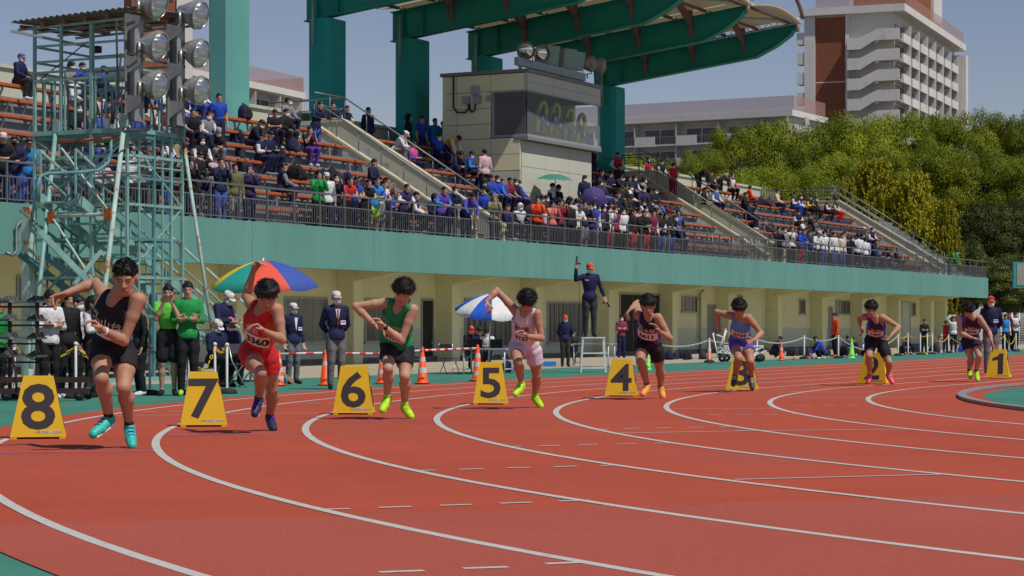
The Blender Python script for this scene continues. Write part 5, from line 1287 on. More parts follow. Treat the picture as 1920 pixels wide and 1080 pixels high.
PD = {'rail': pose(STAND, 'rail', neck=(0, -.12, 1.37), head=(0, -.20, 1.50), **{'sh*': (.18, -.09, 1.32)}), 'phone': pose(STAND, 'phone'), 'down': pose(STAND, 'down'), 'cross': pose(STAND, 'cross'), 'behind': pose(STAND, 'behind'), 'front': pose(STAND, 'front', hf=(0, -1, -.5)),
      'hips': pose(STAND, 'hips', hf=(.5, -1, -.1)),
      'lean': pose(STAND, 'rail', neck=(0, -.30, 1.27), head=(0, -.42, 1.36), hf=(0, -1, -.6), **{'sh*': (.18, -.26, 1.22), 'el*': (.22, -.38, .98), 'wr*': (.12, -.52, .80), 'hd*': (.10, -.56, .70)}),
      'sit': pose(SIT, 'knees'), 'sitphone': pose(SIT, 'write', hf=(0, -1, -.6)), 'sitcam': pose(SIT, 'phone'),
      'sitlean': pose(SIT, None, neck=(0, -.24, .90), head=(0, -.34, 1.00), hf=(0, -1, -.7), **{'sh*': (.18, -.20, .85), 'el*': (.20, -.34, .60), 'wr*': (.06, -.44, .60), 'hd*': (.0, -.48, .58)}),
      'sitturn': pose(SIT, 'knees', hf=(.8, -.7, 0)),
      'bend': pose(STAND, None, pelvis=(0, .05, .92), neck=(0, -.36, 1.13), head=(0, -.50, 1.12), hf=(0, -.6, -.9), **{'sh*': (.18, -.32, 1.08), 'el*': (.2, -.42, .82), 'wr*': (.14, -.45, .60), 'hd*': (.13, -.46, .50)}),
      'crouch': pose(STAND, None, pelvis=(0, .1, .28), neck=(0, -.16, .70), head=(0, -.25, .82), hf=(0, -.8, -.6), **{'sh*': (.17, -.13, .65), 'hip*': (.09, .08, .28), 'kn*': (.16, -.26, .46), 'an*': (.13, -.06, .09), 'to*': (.15, -.20, .03), 'el*': (.22, -.28, .40), 'wr*': (.10, -.42, .24), 'hd*': (.08, -.48, .16)}),
      'ground': pose(STAND, None, pelvis=(0, .1, .14), neck=(0, -.02, .62), head=(0, -.06, .77), hf=(0, -1, -.4), **{'sh*': (.17, -.02, .57), 'hip*': (.09, .08, .14), 'kn*': (.2, -.26, .38), 'an*': (.15, -.42, .09), 'to*': (.17, -.56, .05), 'el*': (.24, -.16, .36), 'wr*': (.14, -.32, .36), 'hd*': (.08, -.36, .36)})}
def carve_hand(J, a, s): return ('e', J['wr' + a] + unit(J['hd' + a] - J['wr' + a]) * .075 * s, np.array([.085] * 3) * s, np.eye(3), 0.)
def pose_meshes(key, J, h=.017, s=1.0, hero=False, kinds=('short', 'long', 'under'), fit=1.0):
    J = {k: v.copy() for k, v in J.items()}; J['hs'] = 1.06
    G = mk_body(J, s, (.7, .7), hero); up, fw = J['_up'], J['_fw']; out = {}
    out['body'] = Field(cat(G, ALLK), h).mesh('body', M_skin)
    arm = ['upA', 'upB', 'foA', 'foB']; nk = J['neck']; t = .020 * fit
    P = infl(cat(G, ['chest', 'traps', 'pelvis']), t) + infl(cat(G, arm), t * .8) + [('c', nk - up * .02, nk + up * .03, .066, .060, .02)]
    P.append(('e', J['pelvis'] - up * .03 + np.array([0, 0, 0.]), np.array([.192, .150, .14]) * (.93 + .07 * fit), J['_Mh'], .05))
    hem = J['pelvis'] - up * .085
    cut = [('p', hem, up, 0.), ('e', J['head'] + J['hf'] * .0 + up * .02, np.array([.088, .088, .09]), np.eye(3), 0.)] + [carve_hand(J, a, s) for a in 'AB']
    m = Field(P, h, carve=cut).mesh('jacket', [M_white, M_white], noise=.007, nscale=17, seed=len(key)); V = np.array([v.co[:] for v in m.vertices]); mi = np.zeros(len(m.polygons), np.int32)
    lim = np.linalg.norm(J['shA'] - J['shB']) / 2
    for i, p in enumerate(m.polygons):
        c = npv(p.center); dmin = 9
        for a in 'AB':
            for q0, q1 in ((J['sh' + a], J['el' + a]), (J['el' + a], J['wr' + a])):
                d = q1 - q0; tt = np.clip((c - q0) @ d / (d @ d), 0, 1); dmin = min(dmin, np.linalg.norm(c - q0 - d * tt))
        x = (c - nk) @ J['_M'][:, 0]
        if dmin < .068 and abs(x) > lim * .78: mi[i] = 1
    m.polygons.foreach_set('material_index', mi); out['jacket'] = m
    cutT = [('e', J['sh' + a] + (J['el' + a] - J['sh' + a]) * 1.05, np.array([.12] * 3), np.eye(3), 0.) for a in 'AB']
    P = infl(cat(G, ['chest', 'traps', 'pelvis']), .013 * fit) + infl(cat(G, ['upA', 'upB']), .016)
    out['tshirt'] = Field(P, h, carve=cut[:2] + cutT).mesh('shirt', [M_white, M_white], noise=.006, nscale=17, seed=4)
    P = infl(G['pelvis'], .016 * fit)
    for a in 'AB':
        hp, kn, an = J['hip' + a], J['kn' + a], J['an' + a]; P += [('c', hp, hp * .5 + kn * .5, .106, .098, .03), ('c', hp * .5 + kn * .5, kn, .098, .078, .03), ('c', kn, an + (kn - an) * .05, .076, .060, .02)]
    out['trousers'] = Field(P, h).mesh('trousers', M_white, noise=.008, nscale=20, seed=7)
    P = infl(G['pelvis'], .016)
    for a in 'AB': P.append(('c', J['hip' + a], J['hip' + a] * .25 + J['kn' + a] * .75, .108, .108, .03))
    out['shorts'] = Field(P, h).mesh('shorts', M_white, noise=.006, nscale=20, seed=8)
    F = None
    for a in 'AB':
        out['shoe' + a] = shoe_fields(J, a, s, h * .8).mesh('shoe', M_white)
    for k in kinds: out[k] = hair_field(J, s * 1.06, k, h * .75).mesh('hair', M_hair, noise=.004, nscale=60, seed=5)
    r, f, u = basis(J['hf'], J['hu']); c = J['head']; MM = np.stack([r, f, u], 1)
    out['hood'] = Field([('e', c + (-f * .02 + u * .02), np.array([.105, .125, .13]), MM, .0), ('c', c - u * .08 - f * .03, nk, .085, .09, .04)], h, carve=[('e', c + f * .12 - u * .01, np.array([.072, .09, .10]), MM, 0.)]).mesh('hood', M_white)
    dummy = empty('tmp'); bits = face_bits(J, s * 1.06, dummy, mask=True, cap=M_white, hero=True)
    for b in bits:
        k = {'face_mask': 'mask', 'cap': 'cap', 'eye': 'eye', 'eyebrow': 'brow'}[b.name.split('.')[0]]
        out.setdefault(k, []).append(b.data) if k in ('eye', 'brow') else out.__setitem__(k, b.data); bpy.data.objects.remove(b)
    bpy.data.objects.remove(dummy); out['J'] = J; return out
COL = {'navy': (.014, .018, .06), 'black': (.014, .013, .016), 'blue': (.02, .06, .42), 'lightblue': (.03, .22, .55), 'white': (.62, .62, .64), 'grey': (.22, .22, .24), 'red': (.50, .025, .03), 'orange': (.70, .07, .02), 'green': (.015, .26, .06),
       'lime': (.35, .62, .04), 'purple': (.11, .05, .36), 'darkpurple': (.045, .025, .10), 'pink': (.55, .08, .25), 'palepink': (.55, .38, .42), 'coral': (.60, .16, .14), 'maroon': (.20, .015, .04), 'khaki': (.24, .20, .13), 'cream': (.55, .48, .38), 'camo': (.16, .16, .15),
       'olive': (.13, .13, .05), 'charcoal': (.035, .035, .04), 'burgundy': (.22, .03, .08), 'yellow': (.65, .50, .03), 'brightgreen': (.12, .50, .05), 'midblue': (.05, .10, .40), 'greytrouser': (.14, .14, .155)}
def cl(n): return fabric('cloth_' + n, COL[n])
def setm(o, i, m): o.material_slots[i].link = 'OBJECT'; o.material_slots[i].material = m
WORD = {'rail': 'leaning on the rail', 'phone': 'holding up a phone', 'down': 'standing', 'cross': 'standing with folded arms', 'behind': 'standing with hands behind the back', 'front': 'standing looking down', 'hips': 'standing hands on hips', 'lean': 'bending over the rail', 'sit': 'seated', 'sitphone': 'seated looking at a phone', 'sitcam': 'seated with raised hands',
        'sitlean': 'seated leaning forward', 'sitturn': 'seated looking sideways', 'bend': 'bending down', 'crouch': 'crouching', 'ground': 'sitting on the ground'}
CN = {'lightblue': 'light blue', 'darkpurple': 'dark purple', 'palepink': 'pale pink', 'camo': 'mottled grey', 'midblue': 'blue', 'brightgreen': 'bright green'}
PM = {}
def person(posek, loc, rz, top='navy', sleeve=None, legs='navy', head='short', mask=False, shoes='white', label='', group=None, cat='person', sc=1.0, tee=False, shorts=False, capc=None, hairm=None, PMx=None, skin=None, bits=True, maskm=None):
    S = (PMx or PM)[posek]; t = empty('person', loc, rz, label, cat, group); t.scale = (sc * (.90 if PMx else .94), sc, sc)
    b = link('body', S['body'], t)
    if skin: setm(b, 0, skin)
    j = link('shirt' if tee else 'jacket', S['tshirt' if tee else 'jacket'], t); setm(j, 0, cl(top)); setm(j, 1, cl(sleeve or top))
    l = link('shorts' if shorts else 'trousers', S['shorts' if shorts else 'trousers'], t); setm(l, 0, cl(legs))
    for a in 'AB': s = link('shoe', S['shoe' + a], t); setm(s, 0, cl(shoes))
    hk = head if head in ('short', 'long') else 'under' if head == 'cap' else 'short'
    hr = link('hair', S[hk], t)
    if hairm: setm(hr, 0, hairm)
    if head == 'cap': c = link('cap', S['cap'], t); setm(c, 0, cl(capc or 'white'))
    if head == 'hood': c = link('hood', S['hood'], t); setm(c, 0, cl(capc or top))
    if mask:
        mk = link('face_mask', S['mask'], t)
        if maskm: setm(mk, 0, maskm)
    if bits:
        for e in S['eye']: link('eye', e, t)
        for e in S['brow']: link('eyebrow', e, t)
    return t
for k, v in PD.items(): PM[k] = pose_meshes(k, v, .0165)
# facing: rz 0 looks at the camera, RZF looks straight out of the stand
RZF = ANG
def ordn(i): return ['first', 'second', 'third', 'fourth', 'fifth', 'sixth', 'seventh', 'eighth', 'ninth', 'tenth', '11th', '12th', '13th', '14th', '15th', '16th', '17th', '18th', '19th', '20th', '21st', '22nd', '23rd', '24th', '25th', '26th', '27th', '28th', '29th', '30th', '31st', '32nd', '33rd', '34th', '35th', '36th', '37th', '38th', '39th', '40th'][i]
CROWD = '''
R 3 rail black - navy cap n 20 white
R 27 rail navy - midblue cap m 15 black
R 52 rail lightblue - midblue cap n 25 black
R 150 down navy - navy short n 30
R 240 front white grey navy short n 40
R 262 phone grey white black long n 30
R 285 rail black - black short n 35
R 357 phone black - navy long n 20
R 413 phone navy - midblue short n 25
R 440 down olive - grey short n 30
R 468 phone darkpurple navy navy hood n 20
R 597 phone green - black long n 15
R 612 down white grey navy cap n 25 white
R 630 phone black pink navy short m 30
R 650 rail red - black short n 40 T
R 662 rail blue - navy cap n 35 navy T
R 685 rail black grey black short n 30 T
R 700 rail lightblue blue lime short n 30
R 712 rail white - grey short n 40 T
R 724 phone charcoal - navy short n 45 T
R 757 rail darkpurple white navy short n 30
R 826 rail purple lightblue navy short n 35
R 847 rail navy - navy short m 25
R 873 lean purple midblue navy short n 30
R 927 phone khaki - navy hood n 20
R 1008 phone orange - black short n 15
R 1035 phone coral - navy long n 40
R 1050 phone maroon - navy short n 50
R 1068 down black - navy long m 30
R 1081 rail white cream navy cap n 40 purple
R 1106 cross darkpurple - darkpurple short m 25
R 1122 cross darkpurple - navy long m 25
R 1131 down black - black long m 30
R 1142 phone white purple red long m 30
R 1153 down maroon white black short m 35
R 1168 down white navy black short m 25
R 1187 down black - red short n 50
R 1199 rail black - black short n 45
R 1210 cross black - red short m 40
R 1224 down maroon white black short n 45
R 1238 front black white midblue short n 40
R 1258 rail black grey midblue short m 50
R 1459 phone black - black short n 30
R 1484 phone white navy black short n 20
R 1500 rail blue - red short n 40
R 1517 down navy blue navy short n 50
R 1530 rail white - black cap n 30 white
R 1545 down white navy midblue short m 20
R 1563 down white - midblue short n 30
R 1578 down cream - midblue short n 35
R 1592 rail black - navy short m 40
R 1610 down white - black short n 200
R 1622 down white - navy short n 190
R 1636 rail navy - navy short n 60
R 1780 lean green - green short m 60
7 35 sit navy - charcoal cap m 62 midblue
7 150 sit blue - navy short m 60
7 190 sitturn blue navy navy short m 80
7 258 sit darkpurple - navy short n 40
7 300 sit blue - navy short n 60
7 345 sit white blue midblue short n 40
7 372 sit blue white midblue short n 50
6 305 down white blue midblue short n 40
6 330 sit white blue midblue long m 50
5 360 sit black - navy short n 30 T
5 388 sit grey white midblue short m 40
5 410 down blue white navy short n 25 T
4 145 sit black - black short m 30
3 165 sitlean grey - midblue short n 70
4 190 sitphone midblue - black short n 60
1 190 sit palepink - charcoal long m 40
2 250 sitlean white - charcoal short n 60
3 325 sitlean khaki - black short n 60
4 400 sitlean black - grey grey m 40
6 513 sitphone black - navy short n 40 T
6 533 sit black - charcoal short m 50
7 537 sitturn grey - navy short m 50
5 578 sitcam black - purple short n 30 T
6 592 rail navy - midblue short n 50
W 622 rail navy - navy short n 20
W 645 rail navy white navy short n 40
5 470 sitlean black navy navy short m 70
4 487 sitphone navy white navy short n 60
4 503 sitphone navy - navy short n 60
2 527 sit navy grey navy short n 110
3 697 sit navy - navy short n 62
W 690 down navy - black short n 40
W 765 down black - black hood n 80
W 790 down blue purple navy short n 40 T
W 815 down lightblue blue navy short n 30
W 830 down lightblue - navy short n 30
W 843 phone black olive black short m 20
W 868 front lightblue blue navy short m 25
6 742 sitlean white - grey cap n 80 white
5 772 sitphone pink purple navy short n 60
6 820 sit blue navy navy short m 50
6 838 bend yellow white navy short n 60
5 880 sitphone blue lightblue navy short m 70
4 909 down palepink - black short n 215
3 918 sit blue - navy short n 60
3 930 sit blue lightblue navy short m 30
3 938 sit blue - navy short n 40
3 953 sit maroon - navy short n 50 T
3 963 sit black - navy short m 50
3 970 sit blue - navy short m 50
2 905 sitturn blue - black short m 10
1 947 sit darkpurple navy navy short n 60
1 973 sit white navy navy hood m 40
3 1032 sit white navy navy short m 60
3 1044 sitphone black - black long m 50
2 1064 sitphone white palepink blue long m 60 T
2 1078 sitphone cream grey grey long m 50
3 1096 down navy - navy long m 30
3 1110 sit navy - black short n 40
2 1022 sit charcoal - black short m 40
W 1112 down black - navy short n 60
5 1123 sit black - black short n 60
4 1128 sit darkpurple - blue short n 50
W 1158 hips red white navy short n 30
6 1160 sit black - black short n 40
5 1165 sit black - black short m 50
5 1177 sit navy - black short n 50
5 1187 sit navy white black short m 40
4 1150 sitlean black - navy short n 60
4 1170 sit black - navy long n 60
3 1140 sitlean black - black short m 50
3 1155 sit navy - navy short n 60
3 1180 sitphone black - black short m 70
3 1165 sitlean charcoal - black short n 60
2 1140 sit maroon - navy short n 50
2 1160 sitlean black - black short n 60
4 1225 sit black - black short m 60
3 1222 sitlean grey - grey short n 60
2 1196 sit palepink - blue long n 30
2 1208 sit grey - grey short m 40
2 1238 sitlean navy - black short n 70
2 1258 sit black maroon blue short n 60
1 1180 sit black - blue short n 50
1 1222 sitlean maroon - black short n 60
1 1245 sitphone black white midblue short n 60
1 1268 sitlean navy - black short n 60
1 1120 sit white - navy long m 40
1 1095 sitphone navy - navy short n 50
2 1120 sit darkpurple - black short m 50
W 1215 down red white navy short m 30
W 1240 front black white black short m 40
6 1262 front red white maroon short m 20
7 1310 bend black - black short n 60
7 1330 sit charcoal - black short n 50
7 1350 bend khaki black black short n 60
7 1370 sit white red black hood n 40
5 1340 sit midblue white navy short m 40
6 1403 sitturn orange - charcoal short n 110
4 1403 sitphone navy - navy short n 62
6 1455 sit cream - navy short n 80
5 1395 sit black - black short n 60
5 1318 sit black - navy short n 60
6 1487 sitphone navy white blue short n 70
6 1498 sit black white navy short m 60
6 1517 sitphone black yellow black short m 50
6 1527 sit black - black short m 60
6 1549 sitphone black white black short n 80
6 1565 sit black cream red short n 70
4 1513 sitlean camo - camo short n 70
3 1498 sitlean white - purple short n 60
3 1508 bend black - black short n 80
2 1530 bend camo - black short n 60
2 1556 sit navy - blue short n 60
3 1617 sit charcoal - navy cap n 60 white
3 1633 sit navy white navy short m 30
2 1594 sitlean black - black short n 60
1 1600 sitlean navy - blue short n 70
1 1680 sit charcoal - navy cap n 70 midblue
1 1520 sitlean white navy midblue short n 60
2 1580 sit cream - navy short n 60
2 1606 sit navy - navy short n 60
1 1640 sit navy - navy short n 60
'''
def crowd():
    rows = []
    g = random.Random(4); tops = ['black', 'navy', 'black', 'navy', 'charcoal', 'blue', 'white', 'darkpurple', 'grey', 'midblue', 'maroon', 'black', 'navy', 'palepink']
    used = [(w.split()[0], float(w.split()[1])) for w in CROWD.strip().split('\n')]; extra = []
    for row, x0, x1, n in (('1', 1000, 1250, 14), ('2', 1010, 1270, 13), ('3', 1120, 1250, 7), ('4', 1120, 1240, 7), ('5', 1125, 1210, 4), ('1', 640, 900, 4), ('2', 300, 470, 5), ('1', 230, 420, 4), ('3', 200, 400, 5), ('4', 120, 340, 5), ('5', 130, 330, 5), ('6', 130, 400, 6), ('7', 60, 330, 4), ('3', 850, 925, 2), ('5', 820, 900, 2), ('1', 1500, 1660, 7), ('2', 1490, 1620, 5), ('R', 300, 345, 2), ('R', 1085, 1250, 6), ('R', 1470, 1640, 6), ('4', 1380, 1500, 2), ('5', 1290, 1320, 1)):
        for _ in range(int(n * .8)):
            for _t in range(12):
                x = round(g.uniform(x0, x1), 1)
                if all(r_ != row or abs(x - u_) > (9 if x < 1000 else 7) for r_, u_ in used): break
            else: continue
            used.append((row, x)); c = g.choice(tops)
            extra.append('%s %s %s %s %s %s %s %s %d' % (row, x, g.choice(['sit', 'sitlean', 'sitphone', 'sitturn']) if row != 'R' else g.choice(['rail', 'cross', 'down', 'phone']), c, g.choice(['-', '-', 'white', 'black']), g.choice(['black', 'navy', 'black', 'midblue', 'grey']), g.choice(['short', 'short', 'long', 'short', 'short', 'hood']), g.choice('nmm'), g.choice([20, 40, 60, 80])))
    for ln in CROWD.strip().split('\n') + extra:
        w = ln.split(); rows.append(w)
    rng2 = random.Random(11)
    def sect(L): return 0 if L < 63 else 1 if L < 90.5 else 2
    SN_ = ['left section', 'middle section', 'right section']
    data = []
    for w in rows:
        row = w[0]; px = float(w[1]); D = DF + .62 if row == 'R' else 41.0 if row == 'W' else bench_pos(int(row))[0]
        if row in '1234567' and w[2] in ('down', 'front', 'bend', 'hips', 'phone', 'rail'): D -= .05
        L = L_at(px, D)
        data.append([row, sect(L), px, L, D, w])
    data.sort(key=lambda d: (d[0], d[1], d[2])); cnt = {}
    for row, sc_, px, L, D, w in data:
        k = (row, sc_); cnt[k] = cnt.get(k, 0) + 1; n = cnt[k] - 1
        z = ZF0 if row == 'R' else ZT if row == 'W' else bench_pos(int(row))[1] - .42
        if w[2] in ('sit', 'sitphone', 'sitcam', 'sitlean', 'sitturn') and row in '1234567': z += .0
        head = w[6]; hairm = None
        if head == 'grey': head = 'short'; hairm = M_hairg
        capc = w[9] if len(w) > 9 and w[9] in COL else None; tee = w[-1] == 'T'
        c1 = CN.get(w[3], w[3]); c2 = CN.get(w[4], w[4]) if w[4] != '-' else None
        where = {'R': 'along the railing', 'W': 'at the top walkway'}.get(row) or 'on %s bench row' % ORD[int(row) - 1]
        lab = '%s%s %s, %s from left %s, %s' % (c1, '-' + c2.replace(' ', '-') if c2 else '', 'shirt' if tee else 'jacket', ordn(n), where, SN_[sc_])
        lab = ' '.join(lab.split()[:16]) if len(lab.split()) > 16 else lab
        if len(lab.split()) <= 14: lab = WORD[w[2]].split()[0] + ', ' + lab
        person(w[2], W(L, D, z), R(float(w[8])) + rng2.uniform(-.15, .15), w[3], w[4] if w[4] != '-' else None, w[5], head, w[7] == 'm', rng2.choice(['white', 'black', 'blue', 'grey']), lab, 'spectators in the stand', 'spectator', rng2.uniform(1.04, 1.14), tee, w[5] == 'lime', capc, hairm, bits=True,
               maskm=cl('black') if px in (27., 190.) else None)
crowd()
# ------------------------------------------------------------------ floodlight scaffold in front of the stand
def weather(m, c2, scale, pos):
    nt = m.node_tree; b = nt.nodes['Principled BSDF']; src = b.inputs['Base Color'].links[0].from_socket if b.inputs['Base Color'].links else None
    n = nt.nodes.new('ShaderNodeTexNoise'); n.inputs['Scale'].default_value = scale; n.inputs['Detail'].default_value = 6; n.inputs['Roughness'].default_value = .7
    tc = nt.nodes.new('ShaderNodeTexCoord'); nt.links.new(tc.outputs['Object'], n.inputs[0])
    r = nt.nodes.new('ShaderNodeValToRGB'); r.color_ramp.elements[0].position = pos; r.color_ramp.elements[1].position = pos + .05
    mx = nt.nodes.new('ShaderNodeMixRGB'); mx.inputs[2].default_value = (*c2, 1)
    if src: nt.links.new(src, mx.inputs[1])
    nt.links.new(n.outputs[0], r.inputs[0]); nt.links.new(r.outputs[0], mx.inputs[0]); nt.links.new(mx.outputs[0], b.inputs['Base Color'])
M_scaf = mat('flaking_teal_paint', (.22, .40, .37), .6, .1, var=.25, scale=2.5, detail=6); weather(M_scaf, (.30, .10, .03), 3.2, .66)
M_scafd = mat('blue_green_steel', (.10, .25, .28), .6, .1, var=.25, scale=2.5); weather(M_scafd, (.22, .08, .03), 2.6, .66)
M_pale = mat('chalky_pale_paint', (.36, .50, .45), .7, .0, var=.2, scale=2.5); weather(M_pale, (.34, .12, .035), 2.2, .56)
M_rust = mat('rusty_steel', (.34, .10, .03), .9, 0, var=.5, scale=6)
M_corr = mat('corrugated_sheet', (.20, .19, .18), .6, .3, var=.25, scale=1.5); weather(M_corr, (.24, .10, .05), 1.6, .6)
M_purl = mat('red_brown_purlin', (.30, .09, .045), .8, var=.2, scale=3)
M_hbeam = mat('grey_h_beam', (.28, .29, .30), .5, .3, var=.15, scale=3)
DT = 27.0; LT0 = 35.2; LT1 = 37.1; DT1 = 29.4
tw = empty('floodlight_tower', W(36, 28, -.06), 0, 'flaking teal steel scaffold tower with corrugated roof and floodlights at the left', 'floodlight tower')
def zof(py, D, px): return on_D(px, py, D).z
def vpost(L, D, z0, z1, w=.07, m=M_scaf, nm='post'):
    mb = MB(); mb.ldbox(L - w / 2, L + w / 2, D - w / 2, D + w / 2, z0, z1); return wb(mb, nm, m, tw)
def hb(a, b, w=.05, m=M_scaf, nm='rail', h=None):
    mb = MB(); mb.bar(a, b, w, h or w); return wb(mb, nm, m, tw)
ZPL, ZRL, ZRF = 5.12, 6.23, 7.45
corn = [(LT0, DT), (LT0, 27.9), (LT0, DT1), (LT1, DT), (LT1, DT1), (LT0, 28.7)]
for i, (L, D) in enumerate(corn): vpost(L, D, -.08 if i < 5 else ZPL, ZRF - .05, .058 if i != 1 else .08)
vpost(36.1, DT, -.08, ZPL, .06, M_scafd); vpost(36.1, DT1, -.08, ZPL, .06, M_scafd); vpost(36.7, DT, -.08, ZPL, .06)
vpost(LT0 - .15, DT1 + .05, -.08, 3.6, .20, M_pale, 'base_post')
def ring(z, w=.05, m=M_scaf):
    hb(W(LT0, DT, z), W(LT0, DT1, z), w, m); hb(W(LT0, DT, z), W(LT1, DT, z), w, m); hb(W(LT1, DT, z), W(LT1, DT1, z), w, m); hb(W(LT0, DT1, z), W(LT1, DT1, z), w, m)
for z in (6.95, 6.62, 6.40): ring(z, .045)
ring(ZRL, .055); ring(ZPL, .09); ring(ZPL - .12, .05, M_scafd)
for z in (4.6, 4.15, 3.6, 2.9, 2.1, 1.3, .6): ring(z, .055, M_scaf if z in (4.6, 3.6, 2.1) else M_scafd)
mb = MB(); mb.ldbox(LT0 + .03, LT1 - .03, DT + .03, DT1 - .03, ZPL - .03, ZPL + .02); wb(mb, 'platform', M_scafd, tw)
for i in range(1, 9): D = DT + (DT1 - DT) * i / 9; vpost(LT0, D, ZPL + .05, ZRL - .03, .035, nm='baluster'); 
for i in range(1, 9): D = DT + (DT1 - DT) * i / 9; vpost(LT1, D, ZPL + .05, ZRL - .03, .035, nm='baluster')
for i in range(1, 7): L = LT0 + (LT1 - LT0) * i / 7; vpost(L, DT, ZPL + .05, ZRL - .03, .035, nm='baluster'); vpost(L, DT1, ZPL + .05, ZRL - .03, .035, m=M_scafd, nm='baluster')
# corrugated roof
mb = MB(); vs = []; n = 60; a0, a1, d0, d1 = LT0 - .25, LT1 + .3, DT - .35, DT1 + .45
for j in range(n + 1):
    D = d0 + (d1 - d0) * j / n; zz = ZRF + .12 + .025 * math.sin(j * 2.1) - .10 * j / n
    vs += [W(a0, D, zz), W(a1, D, zz + .10)]
m_ = len(vs); mb.add(vs + [v + Vector((0, 0, .012)) for v in vs], [(2*i, 2*i+1, 2*i+3, 2*i+2) for i in range(n)] + [(m_+2*i, m_+2*i+2, m_+2*i+3, m_+2*i+1) for i in range(n)])
wb(mb, 'roof_sheet', M_corr, tw)
for i in range(6):
    D = d0 + .2 + (d1 - d0 - .4) * i / 5; hb(W(a0 + .1, D, ZRF + .02 - .02 * i), W(a1 - .1, D, ZRF + .11 - .02 * i), .07, M_purl, 'purlin', .08)
for L in (LT0, 35.8, 36.5, LT1): hb(W(L, d0, ZRF - .05 + .03 * (L - LT0)), W(L, d1, ZRF - .12 + .03 * (L - LT0)), .045, M_scaf, 'rafter')
# plank hanging under the roof at the left, small camera box
hb(on_D(20, 58, DT1 + .2), on_D(168, 88, 28.3), .10, M_hbeam, 'boom', .05)
mb = MB(); mb.box(on_D(180, 93, 28.2), (.14, .2, .14), ANG); wb(mb, 'camera_box', M_cable, tw)
# splayed legs and their braces
def px_bar(x0, y0, D0, x1, y1, D1, w, m, nm='leg', tube=False):
    a, b = on_D(x0, y0, D0), on_D(x1, y1, D1); mb = MB(); mb.tube([a, b], w / 2, 8) if tube else mb.bar(a, b, w); return wb(mb, nm, m, tw)
px_bar(106, 232, 28.9, 58, 690, 27.6, .095, M_scaf, 'leg', True); px_bar(234, 222, 26.9, 178, 700, 25.4, .10, M_pale, 'leg', True); px_bar(341, 244, 27.0, 408, 690, 26.2, .075, M_pale, 'leg', True); px_bar(150, 250, DT1, 140, 640, 30.5, .09, M_scafd)
px_bar(110, 266, 28.7, 228, 258, 26.8, .06, M_rust, 'brace', True); px_bar(93, 406, 28.3, 212, 401, 26.3, .07, M_pale, 'brace', True)
px_bar(115, 278, 28.5, 205, 398, 26.5, .035, M_pale, 'tie_rod'); px_bar(224, 272, 26.8, 96, 402, 28.3, .035, M_scafd, 'tie_rod'); px_bar(98, 408, 28.2, 172, 524, 26.0, .035, M_pale, 'tie_rod'); px_bar(208, 404, 26.4, 90, 545, 28.2, .035, M_scafd, 'tie_rod')
px_bar(120, 22, DT1, 105, 118, 28.5, .02, M_cable, 'stay_wire') if False else px_bar(164, 78, 28.0, 75, 150, DT1, .018, M_cable, 'stay_wire')
for x, y, D in ((233, 226, 26.75), (106, 238, 28.8), (340, 247, 26.9), (202, 402, 26.2), (96, 408, 28.2)):
    mb = MB(); mb.box(on_D(x, y, D), (.17, .05, .24), ANG - 1.57); wb(mb, 'gusset', M_scaf if y < 300 else M_rust, tw)
mb = MB(); mb.tube([on_D(x, y, 26.6) for x, y in ((72, 378), (71, 345), (76, 330), (90, 325), (150, 323), (185, 319), (203, 305), (208, 285), (208, 262))], .035, 8); wb(mb, 'hoop_rail', M_scafd, tw)
# thick lower diagonal and its partner
px_bar(74, 434, 26.4, 168, 530, 25.8, .11, M_scaf, 'brace'); px_bar(118, 560, 26.2, 190, 470, 26.0, .06, M_scaf, 'brace')
for i, z in enumerate((4.4, 2.5)): ring(z, .03, M_scafd if i % 2 else M_scaf)
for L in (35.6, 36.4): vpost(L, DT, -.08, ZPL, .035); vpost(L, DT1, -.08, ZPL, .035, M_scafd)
for a_, b_ in (((LT0, DT, 5.0), (LT0, DT1, 3.6)), ((LT0, DT, 3.6), (LT0, DT1, 2.1)), ((LT0, DT1, 5.0), (LT0, DT, 3.6)), ((LT0, DT, 5.0), (LT1, DT, 3.6)), ((LT1, DT, 3.6), (LT0, DT, 2.1)), ((LT0, DT, 2.1), (LT1, DT, .6)), ((LT0, DT1, 2.1), (LT0, DT, .6))):
    hb(W(*a_), W(*b_), .03, M_scaf, 'brace')
# stair: stringers, treads, handrails
SA, SB = (34.3, 3.72), (41.4, .10)
for D in (27.6, 28.5):
    hb(W(SA[0], D, SA[1]), W(SB[0], D, SB[1]), .05, M_scaf, 'stringer', .20)
    hb(W(SA[0], D, SA[1] + .95), W(SB[0], D, SB[1] + .95), .045, M_pale, 'handrail'); hb(W(SA[0], D, SA[1] + .5), W(SB[0], D, SB[1] + .5), .035, M_scaf, 'handrail')
    for i in range(9):
        t = i / 8; L = SA[0] + (SB[0] - SA[0]) * t; z = SA[1] + (SB[1] - SA[1]) * t; vpost(L, D, z, z + .95, .035)
for i in range(18):
    t = (i + .5) / 18; L = SA[0] + (SB[0] - SA[0]) * t; z = SA[1] + (SB[1] - SA[1]) * t; mb = MB(); mb.ldbox(L - .13, L + .13, 27.63, 28.47, z - .02, z + .02); wb(mb, 'tread', M_scaf, tw)
